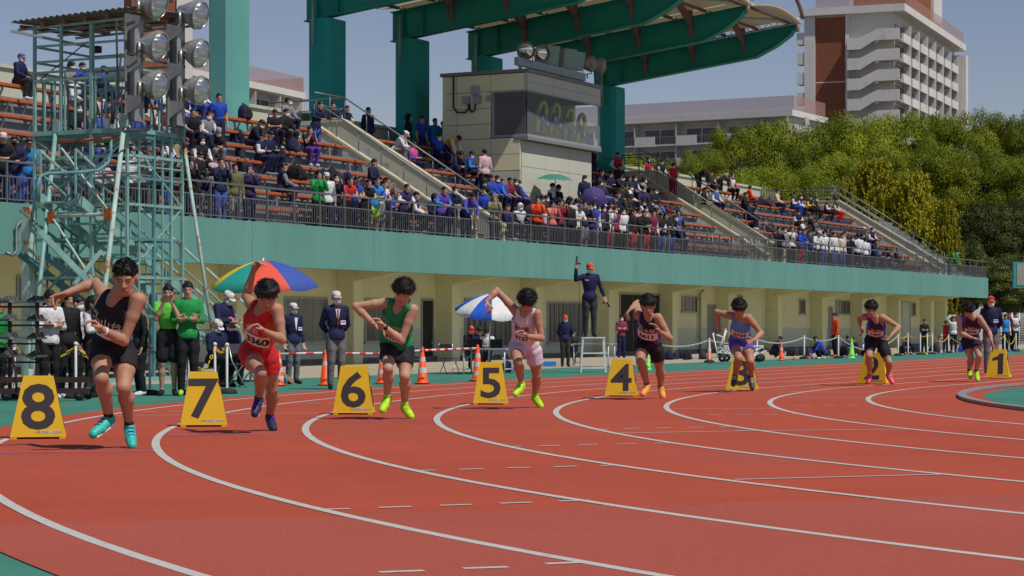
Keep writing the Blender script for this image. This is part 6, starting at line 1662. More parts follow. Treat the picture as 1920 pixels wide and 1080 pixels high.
# second flight going the other way, seen through the first
for D in (28.7, 29.3):
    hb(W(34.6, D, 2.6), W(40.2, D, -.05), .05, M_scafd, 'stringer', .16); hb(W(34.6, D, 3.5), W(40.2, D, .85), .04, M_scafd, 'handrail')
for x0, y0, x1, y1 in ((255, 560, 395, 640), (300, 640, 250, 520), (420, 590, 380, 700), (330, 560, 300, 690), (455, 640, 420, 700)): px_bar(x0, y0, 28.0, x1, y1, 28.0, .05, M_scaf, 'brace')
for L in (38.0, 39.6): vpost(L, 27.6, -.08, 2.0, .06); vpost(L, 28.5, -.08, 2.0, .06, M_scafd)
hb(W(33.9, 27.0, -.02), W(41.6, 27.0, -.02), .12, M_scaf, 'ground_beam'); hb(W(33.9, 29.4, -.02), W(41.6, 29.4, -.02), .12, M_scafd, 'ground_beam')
# lamp columns
for px, ya, yb in ((251, 30, 228), (330, 36, 236)):
    D = 26.75; L = L_at(px, D); mb = MB(); z0, z1 = on_D(px, yb, D).z, on_D(px, ya, D).z
    mb.ldbox(L - .14, L + .14, D - .13, D - .11, z0, z1); mb.ldbox(L - .14, L + .14, D + .11, D + .13, z0, z1); mb.ldbox(L - .012, L + .012, D - .108, D + .108, z0, z1); wb(mb, 'lamp_column', M_hbeam, tw)
M_flood = mat('floodlight_shell', (.45, .45, .44), .35, .6, var=.1)
def tower_lamp(px, py, lab, rpx=25):
    D = 26.3; c = on_D(px, py, D); sc_ = (c.y / FPX); r = rpx * sc_; t = empty('floodlight', c, 0, lab, 'floodlight', 'floodlights on the scaffold tower')
    aim = Vector((.88, -.40, -.26)).normalized(); M = aim.to_track_quat('Z', 'Y').to_matrix(); mb = MB()
    prof = [(.06, -.52), (.10, -.50), (.14, -.40), (.24, -.22), (.32, -.04), (r * 1.02, .03), (r * 1.07, .035), (r * 1.07, .055), (r, .055)]
    mb.lathe([(a, b) for a, b in prof], c, 28, 0, M); wb(mb, 'shell', M_flood, t)
    mb = MB(); mb.lathe([(r * .99, .04), (.30, -.05), (.22, -.22), (.10, -.38), (.001, -.42)], c, 28, 0, M); wb(mb, 'reflector', M_refl, t)
    mb = MB(); mb.tube([c - aim * .40, c - aim * .12], [.03, .05], 10); wb(mb, 'bulb', M_white, t)
    mb = MB(); mb.lathe([(0, .046), (r * .985, .046), (r * .985, .05), (0, .05)], c, 28, 0, M)
    g = wb(mb, 'lens', M_bglass, t)
    mb = MB(); k = c - aim * .38; base = on_D(px - 36, py + 16, 26.55)
    mb.tube([k, k + Vector((-.12, .0, .02)), base + Vector((0, 0, .22)), base], .035, 8); mb.lathe([(.0, -.04), (.09, -.04), (.09, .04), (0, .04)], k + Vector((-.06, -.02, .0)), 14, 0, Matrix.Rotation(R(90), 3, 'X')); wb(mb, 'knuckle', M_flood, t)
    mb = MB(); b2 = on_D(px - 42, py + 24, 26.55); x = dirL; mb.add([b2 - x * .35, b2 + x * .28, b2 - x * .30 - Vector((0, 0, .34)), b2 - x * .35 + Vector((0, 0, .04)), b2 + x * .28 + Vector((0, 0, .04)), b2 - x * .30 - Vector((0, 0, .30))], [(0, 1, 2), (3, 5, 4), (0, 3, 4, 1), (1, 4, 5, 2), (2, 5, 3, 0)])
    wb(mb, 'bracket', M_hbeam, t)
for i, (x, y) in enumerate(((296, 8), (297, 86), (298, 160), (373, 28), (375, 100), (376, 170))):
    tower_lamp(x, y, '%s floodlight on the %s lamp column of the scaffold tower' % (['top', 'middle', 'bottom'][i % 3], ['left', 'right'][i // 3]))
mb = MB()
for q in ([(218, 40), (220, 120), (222, 175), (212, 195), (208, 232)], [(227, 100), (222, 160), (225, 180), (216, 200), (212, 232)], [(275, 178), (285, 200), (290, 230), (278, 244), (235, 246)], [(238, 20), (246, 24), (262, 18)], [(238, 100), (250, 104), (266, 92)]):
    mb.tube([on_D(x, y, 26.4) for x, y in q], .022, 6)
wb(mb, 'cable', M_cable, tw)
mb = MB(); mb.box(on_D(207, 232, 26.5), (.18, .14, .18), ANG); wb(mb, 'junction_box', M_frame, tw)

# ------------------------------------------------------------------ marker boards
M_yb = mat('yellow_board', (.68, .42, .012), .5, var=.07, scale=3, spec=.4, dirt=((.45, .28, .04), 6, .62, .6))
M_num = mat('grey_black_numeral', (.035, .028, .035), .6, var=.1)
M_stick = mat('white_sticker', (.62, .58, .50), .6, var=.05)
BOX = [(8, 20, 123, 824, 706, 45, 100, 126), (7, 338, 426, 801, 698, 358, 409, 427), (6, 624, 700, 778, 687, 641, 690, 706), (5, 887, 953, 759, 680, 901, 942, 955), (4, 1134, 1195, 744, 674, 1147, 1184, 1199), (3, 1361, 1420, 733, 668, 1375, 1410, 1424), (2, 1603, 1664, 720.5, 662, 1614, 1652, 1680), (1, 1848, 1892, 710, 656, 1856, 1883, 1903)]
def numeral(n, size, bold, sx):
    if n != 1: return text_mesh(str(n), size, bold=bold, ext=.0008, sx=sx)
    h = size * .72; w = h * .21 * sx; P = [(-w * .1, -h / 2), (w * .95, -h / 2), (w * .95, h / 2), (w * .2, h / 2), (-w * .25, h * .36), (-w * 1.25, h * .27), (-w * 1.25, h * .15), (-w * .1, h * .20)]
    mb = MB(); mb.prism([(x, y, -.0008) for x, y in P], (0, 0, .0016)); o = mb.build('tmp', M_num); me = o.data; bpy.data.objects.remove(o); me.materials.clear(); return me
def marker(n, x0, x1, yb, yt, tx0, tx1, xs):
    Y = FPX * CAMH / (yb - HOR); k = Y / FPX; cx = ((x0 + x1) / 2 - CXP) * k; wb_ = (x1 - x0) * k; wt = (tx1 - tx0) * k; h = (yb - yt) * k * .995
    # turn so that the right flank shows as much as in the photo
    u = (x1 - CXP) / FPX; side = (xs - x1) * k * (.55 if n == 1 else 1); dep = .34
    rz = math.asin(max(-.6, min(.6, side / dep))) ; rz = rz - math.atan((cx) / Y) * .0
    view = math.atan(cx / Y); alpha = math.asin(max(-.9, min(.9, side / dep))) + view - .03
    t = empty('marker_board', (cx, Y, 0.004), 0, 'yellow marker board with numeral %d, %s' % (n, {8: 'largest one at the left edge', 7: 'left of the red clad runner', 6: 'before the blazer wearing official', 5: 'left of the pale pink clad runner', 4: 'left of the orange shoed runner', 3: 'behind the light blue clad runner', 2: 'behind the pink shoed runner', 1: 'farthest one beside the kerb'}[n]), 'marker board', 'yellow lane marker boards')
    M = Matrix.Rotation(-alpha, 3, 'Z')
    def P(x, y, z): return M @ Vector((x, y, z))
    hb2, ht = wb_ / 2, wt / 2; dd = dep; sl = .10
    mb = MB(); th = .014
    def sheet(a, b, c, d, nrm):
        a, b, c, d = [P(*v) for v in (a, b, c, d)]; nn = (M @ Vector(nrm)).normalized() * th; return mb.hexa([a, b, c, d, a + nn, b + nn, c + nn, d + nn])
    f = [(-hb2, 0, .02), (hb2, 0, .02), (ht, sl, h), (-ht, sl, h)]; bk = [(hb2, dd, .02), (-hb2, dd, .02), (-ht, dd - sl, h), (ht, dd - sl, h)]
    sheet(*f, (0, 1, .2)); wfront = mb.build('front_board', M_yb, t)
    mb = MB(); sheet(*bk, (0, -1, .2)); mb.build('rear_board', M_yb, t)
    mb = MB(); sheet((hb2, .016, .02), (hb2, dd - .016, .02), (ht, dd - sl - .016, h), (ht, sl + .016, h), (-1, 0, 0)); mb.build('side_board', M_yb, t)
    mb = MB(); sheet((-hb2, dd - .016, .02), (-hb2, .016, .02), (-ht, sl + .016, h), (-ht, dd - sl - .016, h), (1, 0, 0)); mb.build('side_board', M_yb, t)
    mb = MB(); sheet((-ht + .002, sl + .002, h - .016), (ht - .002, sl + .002, h - .016), (ht - .002, dd - sl - .002, h - .016), (-ht + .002, dd - sl - .002, h - .016), (0, 0, 1)); mb.build('top_board', M_yb, t)
    for sx in (-1, 1):
        mb = MB(); c = P(sx * (hb2 - .035), .012, .010); mb.box(c, (.06, .02, .02), rot=M); mb.build('foot', M_yb, t)
        mb = MB(); c = P(sx * (hb2 - .035), dd - .012, .010); mb.box(c, (.06, .02, .02), rot=M); mb.build('foot', M_yb, t)
    me = numeral(n, .655 * h / .52 * .80, .011, 1.12); upv = Vector((0, sl, h)).normalized(); Mx = frame_m((0, sl * .5 - .004, h * .515), (1, 0, 0), upv)
    bb_ = [v.co for v in me.vertices]; cy = (max(v.y for v in bb_) + min(v.y for v in bb_)) / 2; cx_ = (max(v.x for v in bb_) + min(v.x for v in bb_)) / 2
    for v in me.vertices: v.co.y -= cy; v.co.x -= cx_
    me.transform(M.to_4x4() @ Mx); me.materials.append(M_num); link('numeral', me, wfront)
    me = numeral(n, .655 * h / .52 * .80, .009, .75); bb_ = [v.co for v in me.vertices]; cy = (max(v.y for v in bb_) + min(v.y for v in bb_)) / 2; cx_ = (max(v.x for v in bb_) + min(v.x for v in bb_)) / 2
    for v in me.vertices: v.co.y -= cy; v.co.x -= cx_
    slx = (hb2 - ht) / h; Mx = frame_m((hb2 - slx * h * .5 + .004, dd * .5, h * .51), (0, 1, 0), Vector((-slx, 0, 1)).normalized()); me.transform(M.to_4x4() @ Mx); me.materials.append(M_num); link('side_numeral', me, t)
    mb = MB(); zc = .055 * h / .6; mb.box(P(wb_ * .20, sl * zc / h - .004, zc + .01), (wb_ * .38, .004, .028), rot=M); s = mb.build('sticker', M_stick, t)
    me = text_mesh('エスアスター・ビジョン', .024, ext=.0003); me.transform(M.to_4x4() @ frame_m((wb_ * .20, sl * zc / h - .0075, zc + .01), (1, 0, 0), (0, 0, 1))); me.materials.append(M_num); link('lettering', me, s)
for b in BOX: marker(*b)
# ------------------------------------------------------------------ trackside: officials, athletes, furniture
HP = {}
for k, st_, ar, kw in (('behind', STAND, 'behind', {}), ('phone', STAND, 'phone', dict(neck=(0, -.02, 1.42))), ('cross', STAND, 'cross', {}), ('down', STAND, 'down', {}), ('write', STAND, 'write', dict(hf=(0, -1, -.6), neck=(0, -.08, 1.40), head=(0, -.13, 1.53))),
                       ('sit', SIT, 'knees', {}), ('sitwrite', SIT, 'write', dict(hf=(0, -1, -.7)))):
    HP[k] = pose_meshes(k, pose(st_, ar, **kw), .0115, hero=True, fit=.72)
# starter: right arm (image left) raised with pistol, left arm low with a second one
Js = pose(STAND, 'down'); Js['elA'] = np.array([-.36, -.05, 1.30]); Js['wrA'] = np.array([-.36, -.10, 1.56]); Js['hdA'] = np.array([-.35, -.10, 1.66]); Js['elB'] = np.array([.29, .02, 1.12]); Js['wrB'] = np.array([.36, -.10, .92]); Js['hdB'] = np.array([.39, -.13, .82]); Js['hf'] = np.array([.35, -1, -.25])
HP['starter'] = pose_meshes('starter', Js, .0115, hero=True, fit=.8)
Jt = pose(STAND, 'down'); Jt['elA'] = np.array([-.33, -.05, 1.58]); Jt['wrA'] = np.array([-.14, -.05, 1.74]); Jt['hdA'] = np.array([-.05, -.05, 1.75]); Jt['elB'] = np.array([.33, -.05, 1.58]); Jt['wrB'] = np.array([.14, -.05, 1.74]); Jt['hdB'] = np.array([.05, -.05, 1.75])
HP['towel'] = pose_meshes('towel', Jt, .016)
def size_at(px, foot, head, h=1.70):
    p = on_ground(px, foot); return p, (foot - head) / FPX * p.y / h
M_ptrou = cl('greytrouser')
OFF = 'officials beside the track'; ATH = 'athletes waiting beside the track'
def near(posek, px, foot, htop, rz, **kw):
    p, s = size_at(px, foot, htop, kw.pop('hh', 1.72)); g = kw.pop('group', OFF); c = kw.pop('cat', 'official')
    return person(posek, p, R(rz), sc=s, group=g, cat=c, PMx=HP if posek in HP else PM, **kw)
def extras(t, tie=None, badge=False, lap=False):
    J = HP['behind']['J']
    if lap:
        mb = MB(); mb.add([(-.045, -.142, 1.37), (.045, -.142, 1.37), (0, -.148, 1.10)], [(0, 1, 2)]); mb.add([(-.045, -.138, 1.37), (.045, -.138, 1.37), (0, -.144, 1.10)], [(2, 1, 0)]); mb.build('shirt_front', M_white, t, fix=False)
    if tie is not None:
        mb = MB(); mb.hexa([(-.016, -.152, 1.12), (.016, -.152, 1.12), (.010, -.146, 1.12), (-.010, -.146, 1.12), (-.010, -.152, 1.36), (.010, -.152, 1.36), (.008, -.146, 1.36), (-.008, -.146, 1.36)]); mb.build('tie', tie, t)
    if badge:
        mb = MB(); mb.box((.10, -.150, 1.14), (.10, .008, .07)); b = mb.build('badge', M_white, t)
        mb = MB(); mb.box((.10, -.1555, 1.15), (.085, .002, .02)); mb.build('print', cl('lightblue'), b)
# two men in navy blazers
t = near('behind', 630, 730, 541, 18, top='navy', legs='greytrouser', head='cap', capc='white', mask=True, shoes='black', label='official in navy blazer, red tie and white cap standing behind marker board 6'); extras(t, cl('maroon'), True, True)
t = near('down', 549, 720, 564, 35, top='navy', legs='greytrouser', head='cap', capc='white', mask=True, shoes='black', label='official in dark blazer and white cap standing behind the red runner'); extras(t, None, True, True)
t = near('write', 418, 722, 538, 55, top='navy', legs='greytrouser', head='cap', capc='white', mask=True, shoes='black', label='official in navy blazer and white cap writing on a clipboard under the stair', hairm=M_hairg)
mb = MB(); mb.box((0, -.36, 1.10), (.24, .30, .012)); mb.build('clipboard', M_white, t)
near('sitwrite', 402, 725, 600, 50, hh=1.22, top='navy', legs='black', head='cap', capc='white', mask=True, shoes='black', label='seated official in white cap bent over beside the red capped one')
near('sitwrite', 428, 722, 596, 30, hh=1.22, top='navy', legs='black', head='cap', capc='red', mask=True, shoes='black', label='seated official in red cap behind the chain posts')
near('phone', 315, 742, 530, 8, top='brightgreen', tee=True, legs='black', shorts=True, head='short', shoes='black', label='athlete in bright green shirt and black shorts holding up a phone', group=ATH, cat='athlete')
t = near('cross', 352, 742, 524, 12, top='green', sleeve='green', legs='black', head='short', shoes='lime', label='athlete in green track jacket with folded arms', group=ATH, cat='athlete')
mb = MB(); mb.box((-.08, -.20, .98), (.15, .01, .20)); 
near('cross', 92, 748, 540, 35, top='white', sleeve='white', legs='black', head='long', shoes='white', label='girl in white jacket with folded arms behind the block trolley', group=ATH, cat='athlete')
near('down', 126, 746, 543, 40, top='black', legs='black', head='long', shoes='white', label='girl in black top between the white jacketed and pink jacketed athletes', group=ATH, cat='athlete')
near('down', 143, 742, 552, 75, top='white', sleeve='pink', legs='black', head='short', mask=True, shoes='white', label='masked athlete in white and pink jacket turned sideways', group=ATH, cat='athlete')
near('cross', 172, 745, 551, 70, top='charcoal', sleeve='white', legs='black', head='long', mask=True, shoes='black', label='masked athlete in dark and white jacket behind the lane 8 runner', group=ATH, cat='athlete')
near('down', -4, 745, 556, 60, top='green', legs='black', head='short', shoes='white', label='person in green cut by the left edge of the picture', group=ATH, cat='athlete')
near('down', 262, 742, 560, -60, top='black', legs='black', head='short', shoes='white', label='person in black mostly hidden behind the lane 8 runner', group=ATH, cat='athlete')
near('behind', 1060, 688, 588, 5, top='navy', legs='charcoal', head='cap', capc='orange', mask=True, shoes='black', label='official in navy jacket and dull orange cap near the back wall')
t = near('behind', 1858, 700, 552, -8, top='navy', legs='greytrouser', head='cap', capc='red', mask=True, shoes='black', label='large official in navy sweatshirt and orange red cap behind the lane 1 runner'); extras(t, None, True)
near('cross', 1165, 671, 589, 10, top='burgundy', legs='navy', head='short', mask=True, shoes='black', label='person in burgundy top standing in the dark doorway', group=OFF)
t = near('down', 1566, 669, 585, -75, top='orange', legs='black', head='short', shoes='orange', label='athlete in orange long sleeved shirt standing side on by the wall', group=ATH, cat='athlete')
near('cross', 1733, 663, 597, 5, top='black', legs='black', head='short', shoes='black', label='athlete in black jacket with folded arms before the cream wall', group=ATH, cat='athlete')
t = near('towel', 1788, 661, 592, 0, top='white', legs='navy', head='short', shoes='blue', label='athlete holding a striped towel over their head', group=ATH, cat='athlete')
mb = MB(); mb.box((0, -.02, 1.73), (.52, .10, .07)); mb.build('towel', cl('white'), t)
near('down', 1773, 661, 600, 10, top='red', sleeve='white', legs='navy', head='short', shoes='blue', label='athlete in red and white jacket left of the towel holder', group=ATH, cat='athlete')
near('down', 1885, 658, 588, 5, top='lightblue', sleeve='white', legs='black', head='short', shoes='blue', label='athlete in pale blue and white jacket right of the big official', group=ATH, cat='athlete')
near('down', 1892, 657, 583, 0, top='maroon', legs='black', head='short', shoes='blue', label='athlete in maroon standing behind the pale blue jacket', group=ATH, cat='athlete')
near('cross', 1903, 657, 584, 25, top='white', sleeve='maroon', legs='black', head='short', shoes='blue', label='athlete in white jacket with folded arms near the right edge', group=ATH, cat='athlete')
GR = 'athletes resting by the wall'
for px, ft, hd, rz, pk, kw, lab in ((1452, 672, 630, 70, 'crouch', dict(top='navy', sleeve='navy', legs='black', head='short'), 'crouching athlete in navy jacket behind the right orange cone'), (1540, 673, 630, -80, 'crouch', dict(top='blue', legs='black', head='short'), 'crouching athlete in bright blue jacket reaching to the ground'),
        (1588, 668, 628, 20, 'ground', dict(top='darkpurple', legs='black', head='short'), 'athlete in dark purple sitting against the wall beside the green cone'), (1600, 667, 631, -10, 'ground', dict(top='black', legs='black', head='short'), 'athlete in black sitting just behind the green cone'),
        (1622, 668, 632, 30, 'ground', dict(top='purple', sleeve='white', legs='black', head='short'), 'athlete in purple sitting left of the lane 2 runner'), (1700, 663, 632, 0, 'ground', dict(top='black', legs='navy', head='short'), 'athlete in black sitting behind the yellow chain'), (1650, 666, 640, 10, 'ground', dict(top='maroon', sleeve='white', legs='black', head='short'), 'athlete sitting half hidden by marker board 2')):
    p, s = size_at(px, ft, hd, .92 if pk != 'crouch' else .95); person(pk, p, R(rz), sc=s, group=GR, cat='athlete', label=lab, **kw)
# starter on his platform
M_whm = mat('white_painted_steel', (.68, .68, .68), .45, .1, var=.06)
M_gun = mat('black_pistol', (.012, .012, .014), .35, .3, var=0)
p0 = on_ground(1112, 698); hz = 66 / FPX * p0.y
pf = empty('starter_platform', p0, 0, 'white steel starting platform under the orange capped starter', 'platform'); w, d = .50, .55
for sx in (-1, 1):
    for sy in (-1, 1): mb = MB(); mb.bar((sx * w / 2 * 1.2, sy * d / 2, .0), (sx * w / 2, sy * d / 2, hz - .03), .04); mb.build('leg', M_whm, pf)
    mb = MB(); mb.bar((sx * .3, -d / 2, .12), (sx * .3, d / 2, .12), .035); mb.bar((sx * .27, -d / 2, .45), (sx * .27, d / 2, .45), .03); mb.build('side_rail', M_whm, pf)
for sy in (-1, 1):
    for z, nm in ((.11, 'rail'), (.46, 'rail')): mb = MB(); mb.bar((-w / 2 * 1.1, sy * d / 2, z), (w / 2 * 1.1, sy * d / 2, z), .035); mb.build(nm, M_whm, pf)
mb = MB(); mb.box((0, 0, hz - .015), (w + .08, d + .06, .03)); mb.build('deck', M_whm, pf); mb = MB(); mb.box((.1, .05, hz - .16), (.3, .3, .02)); mb.build('step', M_whm, pf)
ss = 142 / FPX * p0.y / 1.72
sp = person('starter', p0 + Vector((-.08, 0, hz)), R(6), top='navy', legs='charcoal', head='cap', capc='orange', mask=True, shoes='black', label='starter in navy jacket and orange cap raising a black pistol', cat='official', sc=ss, PMx=HP)
def gun(t, p, d):
    mb = MB(); p = Vector(p); d = Vector(d).normalized(); mb.bar(p, p + d * .17, .03, .035); q = d.cross(Vector((0, 1, 0))).normalized(); mb.bar(p + d * .02, p + d * .0 - q * .10, .028, .035); g = mb.build('pistol', M_gun, t)
gun(sp, Js['hdA'] + np.array([0, 0, .0]), (.05, 0, 1)); gun(sp, Js['hdB'], (.55, -.2, -.8))
mb = MB(); mb.tube([Js['wrA'] + np.array([0, -.03, 0]), (-.30, -.16, 1.3), (-.28, -.15, .9), (-.30, -.2, .3), (-.4, -.1, -.6)], .006, 5); mb.build('cable', M_cable, sp)
mb = MB(); put = text_mesh('Nishi', .05, ext=.0005); put.transform(frame_m((-.09, -.147, 1.29), (1, 0, 0), (0, 0, 1))); put.materials.append(M_white); link('logo', put, sp)

# umbrellas
def umbrella(apex, ctr_r, tilt, cols, base, lab, n=8, drop=.42, name='parasol', group=None, val=.05, pole=True, ringx=None):
    t = empty(name, base, 0, lab, 'parasol' if name == 'parasol' else 'umbrella', group)
    ax = Vector(tilt).normalized(); M = ax.to_track_quat('Z', 'Y').to_matrix(); apex = Vector(apex)
    for i in range(n):
        a0, a1 = 2 * math.pi * i / n, 2 * math.pi * (i + 1) / n; mb = MB(); vs = []; N = 6
        for j in range(N + 1):
            f = j / N; rr = ctr_r * f; zz = -drop * (f ** 1.7)
            for k in range(5):
                u = k / 4; a = a0 + (a1 - a0) * u; sc_ = 1 - .085 * math.sin(math.pi * u) * f * f; vs.append(M @ Vector((rr * sc_ * math.cos(a), rr * sc_ * math.sin(a), zz + .02 * math.sin(math.pi * u) * f)) + apex)
        if val:
            for k in range(5):
                u = k / 4; a = a0 + (a1 - a0) * u; sc_ = (1 - .085 * math.sin(math.pi * u)); vs.append(M @ Vector((ctr_r * sc_ * math.cos(a), ctr_r * sc_ * math.sin(a), -drop - val - val * math.sin(math.pi * u))) + apex)
            N += 1
        fs = [(j*5+k, j*5+k+1, (j+1)*5+k+1, (j+1)*5+k) for j in range(N) for k in range(4)]
        mb.add(vs, fs, 0, True); mb.build('panel', cols[i % len(cols)], t, fix=False).location = -t.location
        r = MB(); r.tube([M @ Vector((ctr_r * f * math.cos(a0), ctr_r * f * math.sin(a0), -drop * f ** 1.7 - .012)) + apex for f in (0, .33, .66, 1)], .006, 4); wb(r, 'rib', M_galv, t)
    if pole:
        mb = MB(); mb.tube([apex + ax * .05, Vector(base)], .018, 8); wb(mb, 'pole', M_whm, t)
    return t
def ucol(n, c): return fabric('parasol_' + n, c, .7, b=.08)
U_y, U_g, U_r, U_b, U_w, U_n = ucol('yellow', (.70, .52, .03)), ucol('teal', (.02, .30, .25)), ucol('red', (.70, .10, .06)), ucol('blue', (.05, .09, .36)), ucol('white', (.66, .66, .64)), ucol('deep_blue', (.02, .10, .55))
b0 = on_ground(470, 716); ap = Vector(on_Y(494, 488, b0.y - .0)); k = b0.y / FPX
umbrella(ap, 104 * k, (-.02, -.10, 1), [U_b, U_y, U_n, U_g, U_y, U_g, U_r, U_b], b0, 'multicoloured parasol tilted over the seated officials', 8, 46 * k)
b1 = on_ground(915, 700); k = b1.y / FPX; ap = Vector(on_Y(922, 551, b1.y))
umbrella(ap, 70 * k, (.06, -.16, 1), [U_n, U_w], b1, 'blue and white striped parasol over the officials table', 10, 34 * k)
p = on_D(1041, 326, bench_pos(3)[0] - .2); umbrella(p, .72, (.05, -.1, 1), [ucol('bottle', (.05, .22, .16))], p - Vector((0, 0, .9)), 'dark green umbrella held up in front of the booth wall', 8, .22, 'umbrella', None, 0)
p = on_D(1116, 372, bench_pos(2)[0] - .35); umbrella(p, .52, (.15, -1, .1), [ucol('violet', (.06, .04, .16))], p + Vector((0, .5, -.1)), 'small purple umbrella opened towards the track among the crowd', 8, .25, 'umbrella', None, 0)

# cones
M_cone = mat('cone_orange', (.80, .09, .015), .5, var=.08, scale=5); M_coneg = mat('cone_lime', (.18, .75, .05), .5, var=.08, scale=5); M_cw = mat('cone_band', (.60, .58, .55), .5, var=.1); M_rub = mat('black_rubber', (.02, .02, .022), .8, var=.2)
def cone(px, base, top, lab, m=None, bands=2, grp='traffic cones', txt=True, white=False):
    p = on_ground(px, base); h = (base - top) / FPX * p.y; t = empty('traffic_cone', p, R(20), lab, 'cone', grp)
    mb = MB(); b = h * .19; mb.prism([(-b, -b, 0), (b, -b, 0), (b, b, 0), (-b, b, 0)], (0, 0, h * .035)); mb.build('base', M_rub if m is None else m, t)
    f = lambda z: h * (.155 - .12 * z)
    mb = MB(); mb.lathe([(f(0) * 1.25, h * .036), (f(.03), h * .06), (f(1), h * .98), (f(1) * .6, h), (0, h)], (0, 0, 0), 20); mb.build('body', m or M_cone, t)
    for z0, z1 in ([(.30, .44), (.60, .72)] if bands == 2 else [(.55, .68)] if bands == 1 else [(.16, .28), (.40, .52), (.64, .76)]):
        mb = MB(); mb.lathe([(f(z0) + .003, z0 * h), (f(z1) + .003, z1 * h)], (0, 0, 0), 20); mb.build('band', M_cw, t, fix=False)
    if txt:
        me = text_mesh('日本陸上', h * .07, ext=.001); me.transform(frame_m((0, -f(.15) * 1.02 - .004, h * .16), (1, 0, 0), (0, .1, 1))); me.materials.append(M_num); link('lettering', me, t); t.rotation_euler = (0, 0, 0)
    return t
CONES = [(523, 724, 657, 'orange cone with wide white bands behind the red runner', None, 3), (610, 723, 655, 'orange cone left of the official in navy blazer', None, 1), (716, 720, 657, 'orange cone half hidden by marker board 6', None, 2), (792, 720, 650, 'orange cone right of the green clad runner', None, 2), (895.5, 715, 646, 'orange cone just behind marker board 5', None, 0),
         (1330, 679, 641, 'orange cone beside the white hurdle trolley', None, 1), (1465, 676, 641, 'orange cone right of the white hurdle trolley', None, 1), (1597, 672, 634, 'bright green cone by the wall', M_coneg, 1), (1215, 694, 655, 'bright green cone hidden behind the lane 4 runner', M_coneg, 1)]
CP = {}
for c in CONES: CP[c[0]] = cone(c[0], c[1], c[2], c[3], c[4], c[5], txt=c[5] != 0)
M_rw = bpy.data.materials.new('red_white_bar'); M_rw.use_nodes = True; _n = M_rw.node_tree
_w = _n.nodes.new('ShaderNodeTexCoord'); _s = _n.nodes.new('ShaderNodeSeparateXYZ'); _m = _n.nodes.new('ShaderNodeMath'); _m.operation = 'FRACT'; _g = _n.nodes.new('ShaderNodeMath'); _g.operation = 'GREATER_THAN'; _g.inputs[1].default_value = .55; _x = _n.nodes.new('ShaderNodeMixRGB'); _x.inputs[1].default_value = (.66, .64, .66, 1); _x.inputs[2].default_value = (.65, .03, .02, 1); _q = _n.nodes.new('ShaderNodeMath'); _q.operation = 'MULTIPLY'; _q.inputs[1].default_value = 3.1
_n.links.new(_w.outputs['Object'], _s.inputs[0]); _n.links.new(_s.outputs[0], _q.inputs[0]); _n.links.new(_q.outputs[0], _m.inputs[0]); _n.links.new(_m.outputs[0], _g.inputs[0]); _n.links.new(_g.outputs[0], _x.inputs[0]); _n.links.new(_x.outputs[0], _n.nodes['Principled BSDF'].inputs['Base Color'])
def topc(x): c = [q for q in CONES if q[0] == x][0]; p = CP[x].location; h = (c[1] - c[2]) / FPX * p.y; return p + Vector((0, 0, h * .90))
for a, b, lab in ((523, 610, 'left'), (610, 716, 'second'), (716, 792, 'third'), (792, 895.5, 'right')):
    A, B = topc(a), topc(b); d = (B - A).normalized(); L = (B - A).length; mb = MB()
    mb.tube([(-.06, 0, 0), (L + .06, 0, 0)], .022, 10); o = mb.build('cone_bar', M_rw); o.location = A; o.rotation_mode = 'QUATERNION'; o.rotation_quaternion = d.to_track_quat('X', 'Z')
    tag(o, '%s red and white bar laid between two orange cones' % lab, 'barrier bar', 'red and white cone bars')
# chain posts
M_post = mat('white_plastic_post', (.70, .70, .72), .4, var=.04); M_chy = mat('yellow_chain', (.65, .42, .02), .5, var=.05); M_chw = mat('white_chain', (.60, .60, .58), .5, var=.05)
POSTS = [(27, 748, 643, 'leftmost post, beside the block trolley'), (142, 747, 641, 'post beside the white jacketed girl'), (281, 741, 645, 'post right of the black clad sprinter'), (353, 741, 641, 'post in front of the green jacketed athlete'), (403, 738, 642, 'post above the right edge of marker board 7'), (425.5, 738, 643, 'post left of the red runner'),
         (1214, 682, 636, 'post behind the lane 4 runner'), (1330, 680, 634, 'post in front of the cone by the hurdle trolley'), (1419.6, 678, 633, 'post between the trolley and the right orange cone'), (1508, 673, 629, 'post left of the crouching blue athlete'), (1572, 672, 628, 'post right of the orange shirted athlete'), (1684, 667, 626, 'post at the start of the yellow chained row'),
         (1702.6, 665, 624.6, 'second post of the yellow chained row'), (1725.7, 665, 626, 'post left of the black jacketed athlete'), (1738.7, 664.5, 625.5, 'post directly before the black jacketed athlete'), (1748, 664, 624.5, 'post right of the black jacketed athlete'), (1778.5, 662, 627, 'post before the towel holder'), (1883.7, 660, 627, 'post right of the big official'), (1905, 659, 625, 'rightmost post near the picture edge')]
PT = []
for px, b, tp, lab in POSTS:
    p = on_ground(px, b); h = (b - tp) / FPX * p.y; t = empty('chain_post', p, 0, 'white ' + lab, 'post', 'white chain posts'); r = .021 if px < 500 else .026
    mb = MB(); mb.lathe([(r, .05), (r, h - .05), (r * .8, h - .045)], (0, 0, 0), 10); mb.build('pole', M_post, t)
    mb = MB(); mb.lathe([(math.sin(math.pi * i / 8) * .034, h - .03 - math.cos(math.pi * i / 8) * .034) for i in range(9)], (0, 0, 0), 10); mb.build('ball', M_post, t)
    mb = MB(); mb.lathe([(.0, 0), (.17, 0), (.175, .03), (.13, .075), (.05, .09), (0, .09)], (0, 0, 0), 18); mb.build('foot', M_rub, t)
    PT.append(p + Vector((0, 0, h - .06)))
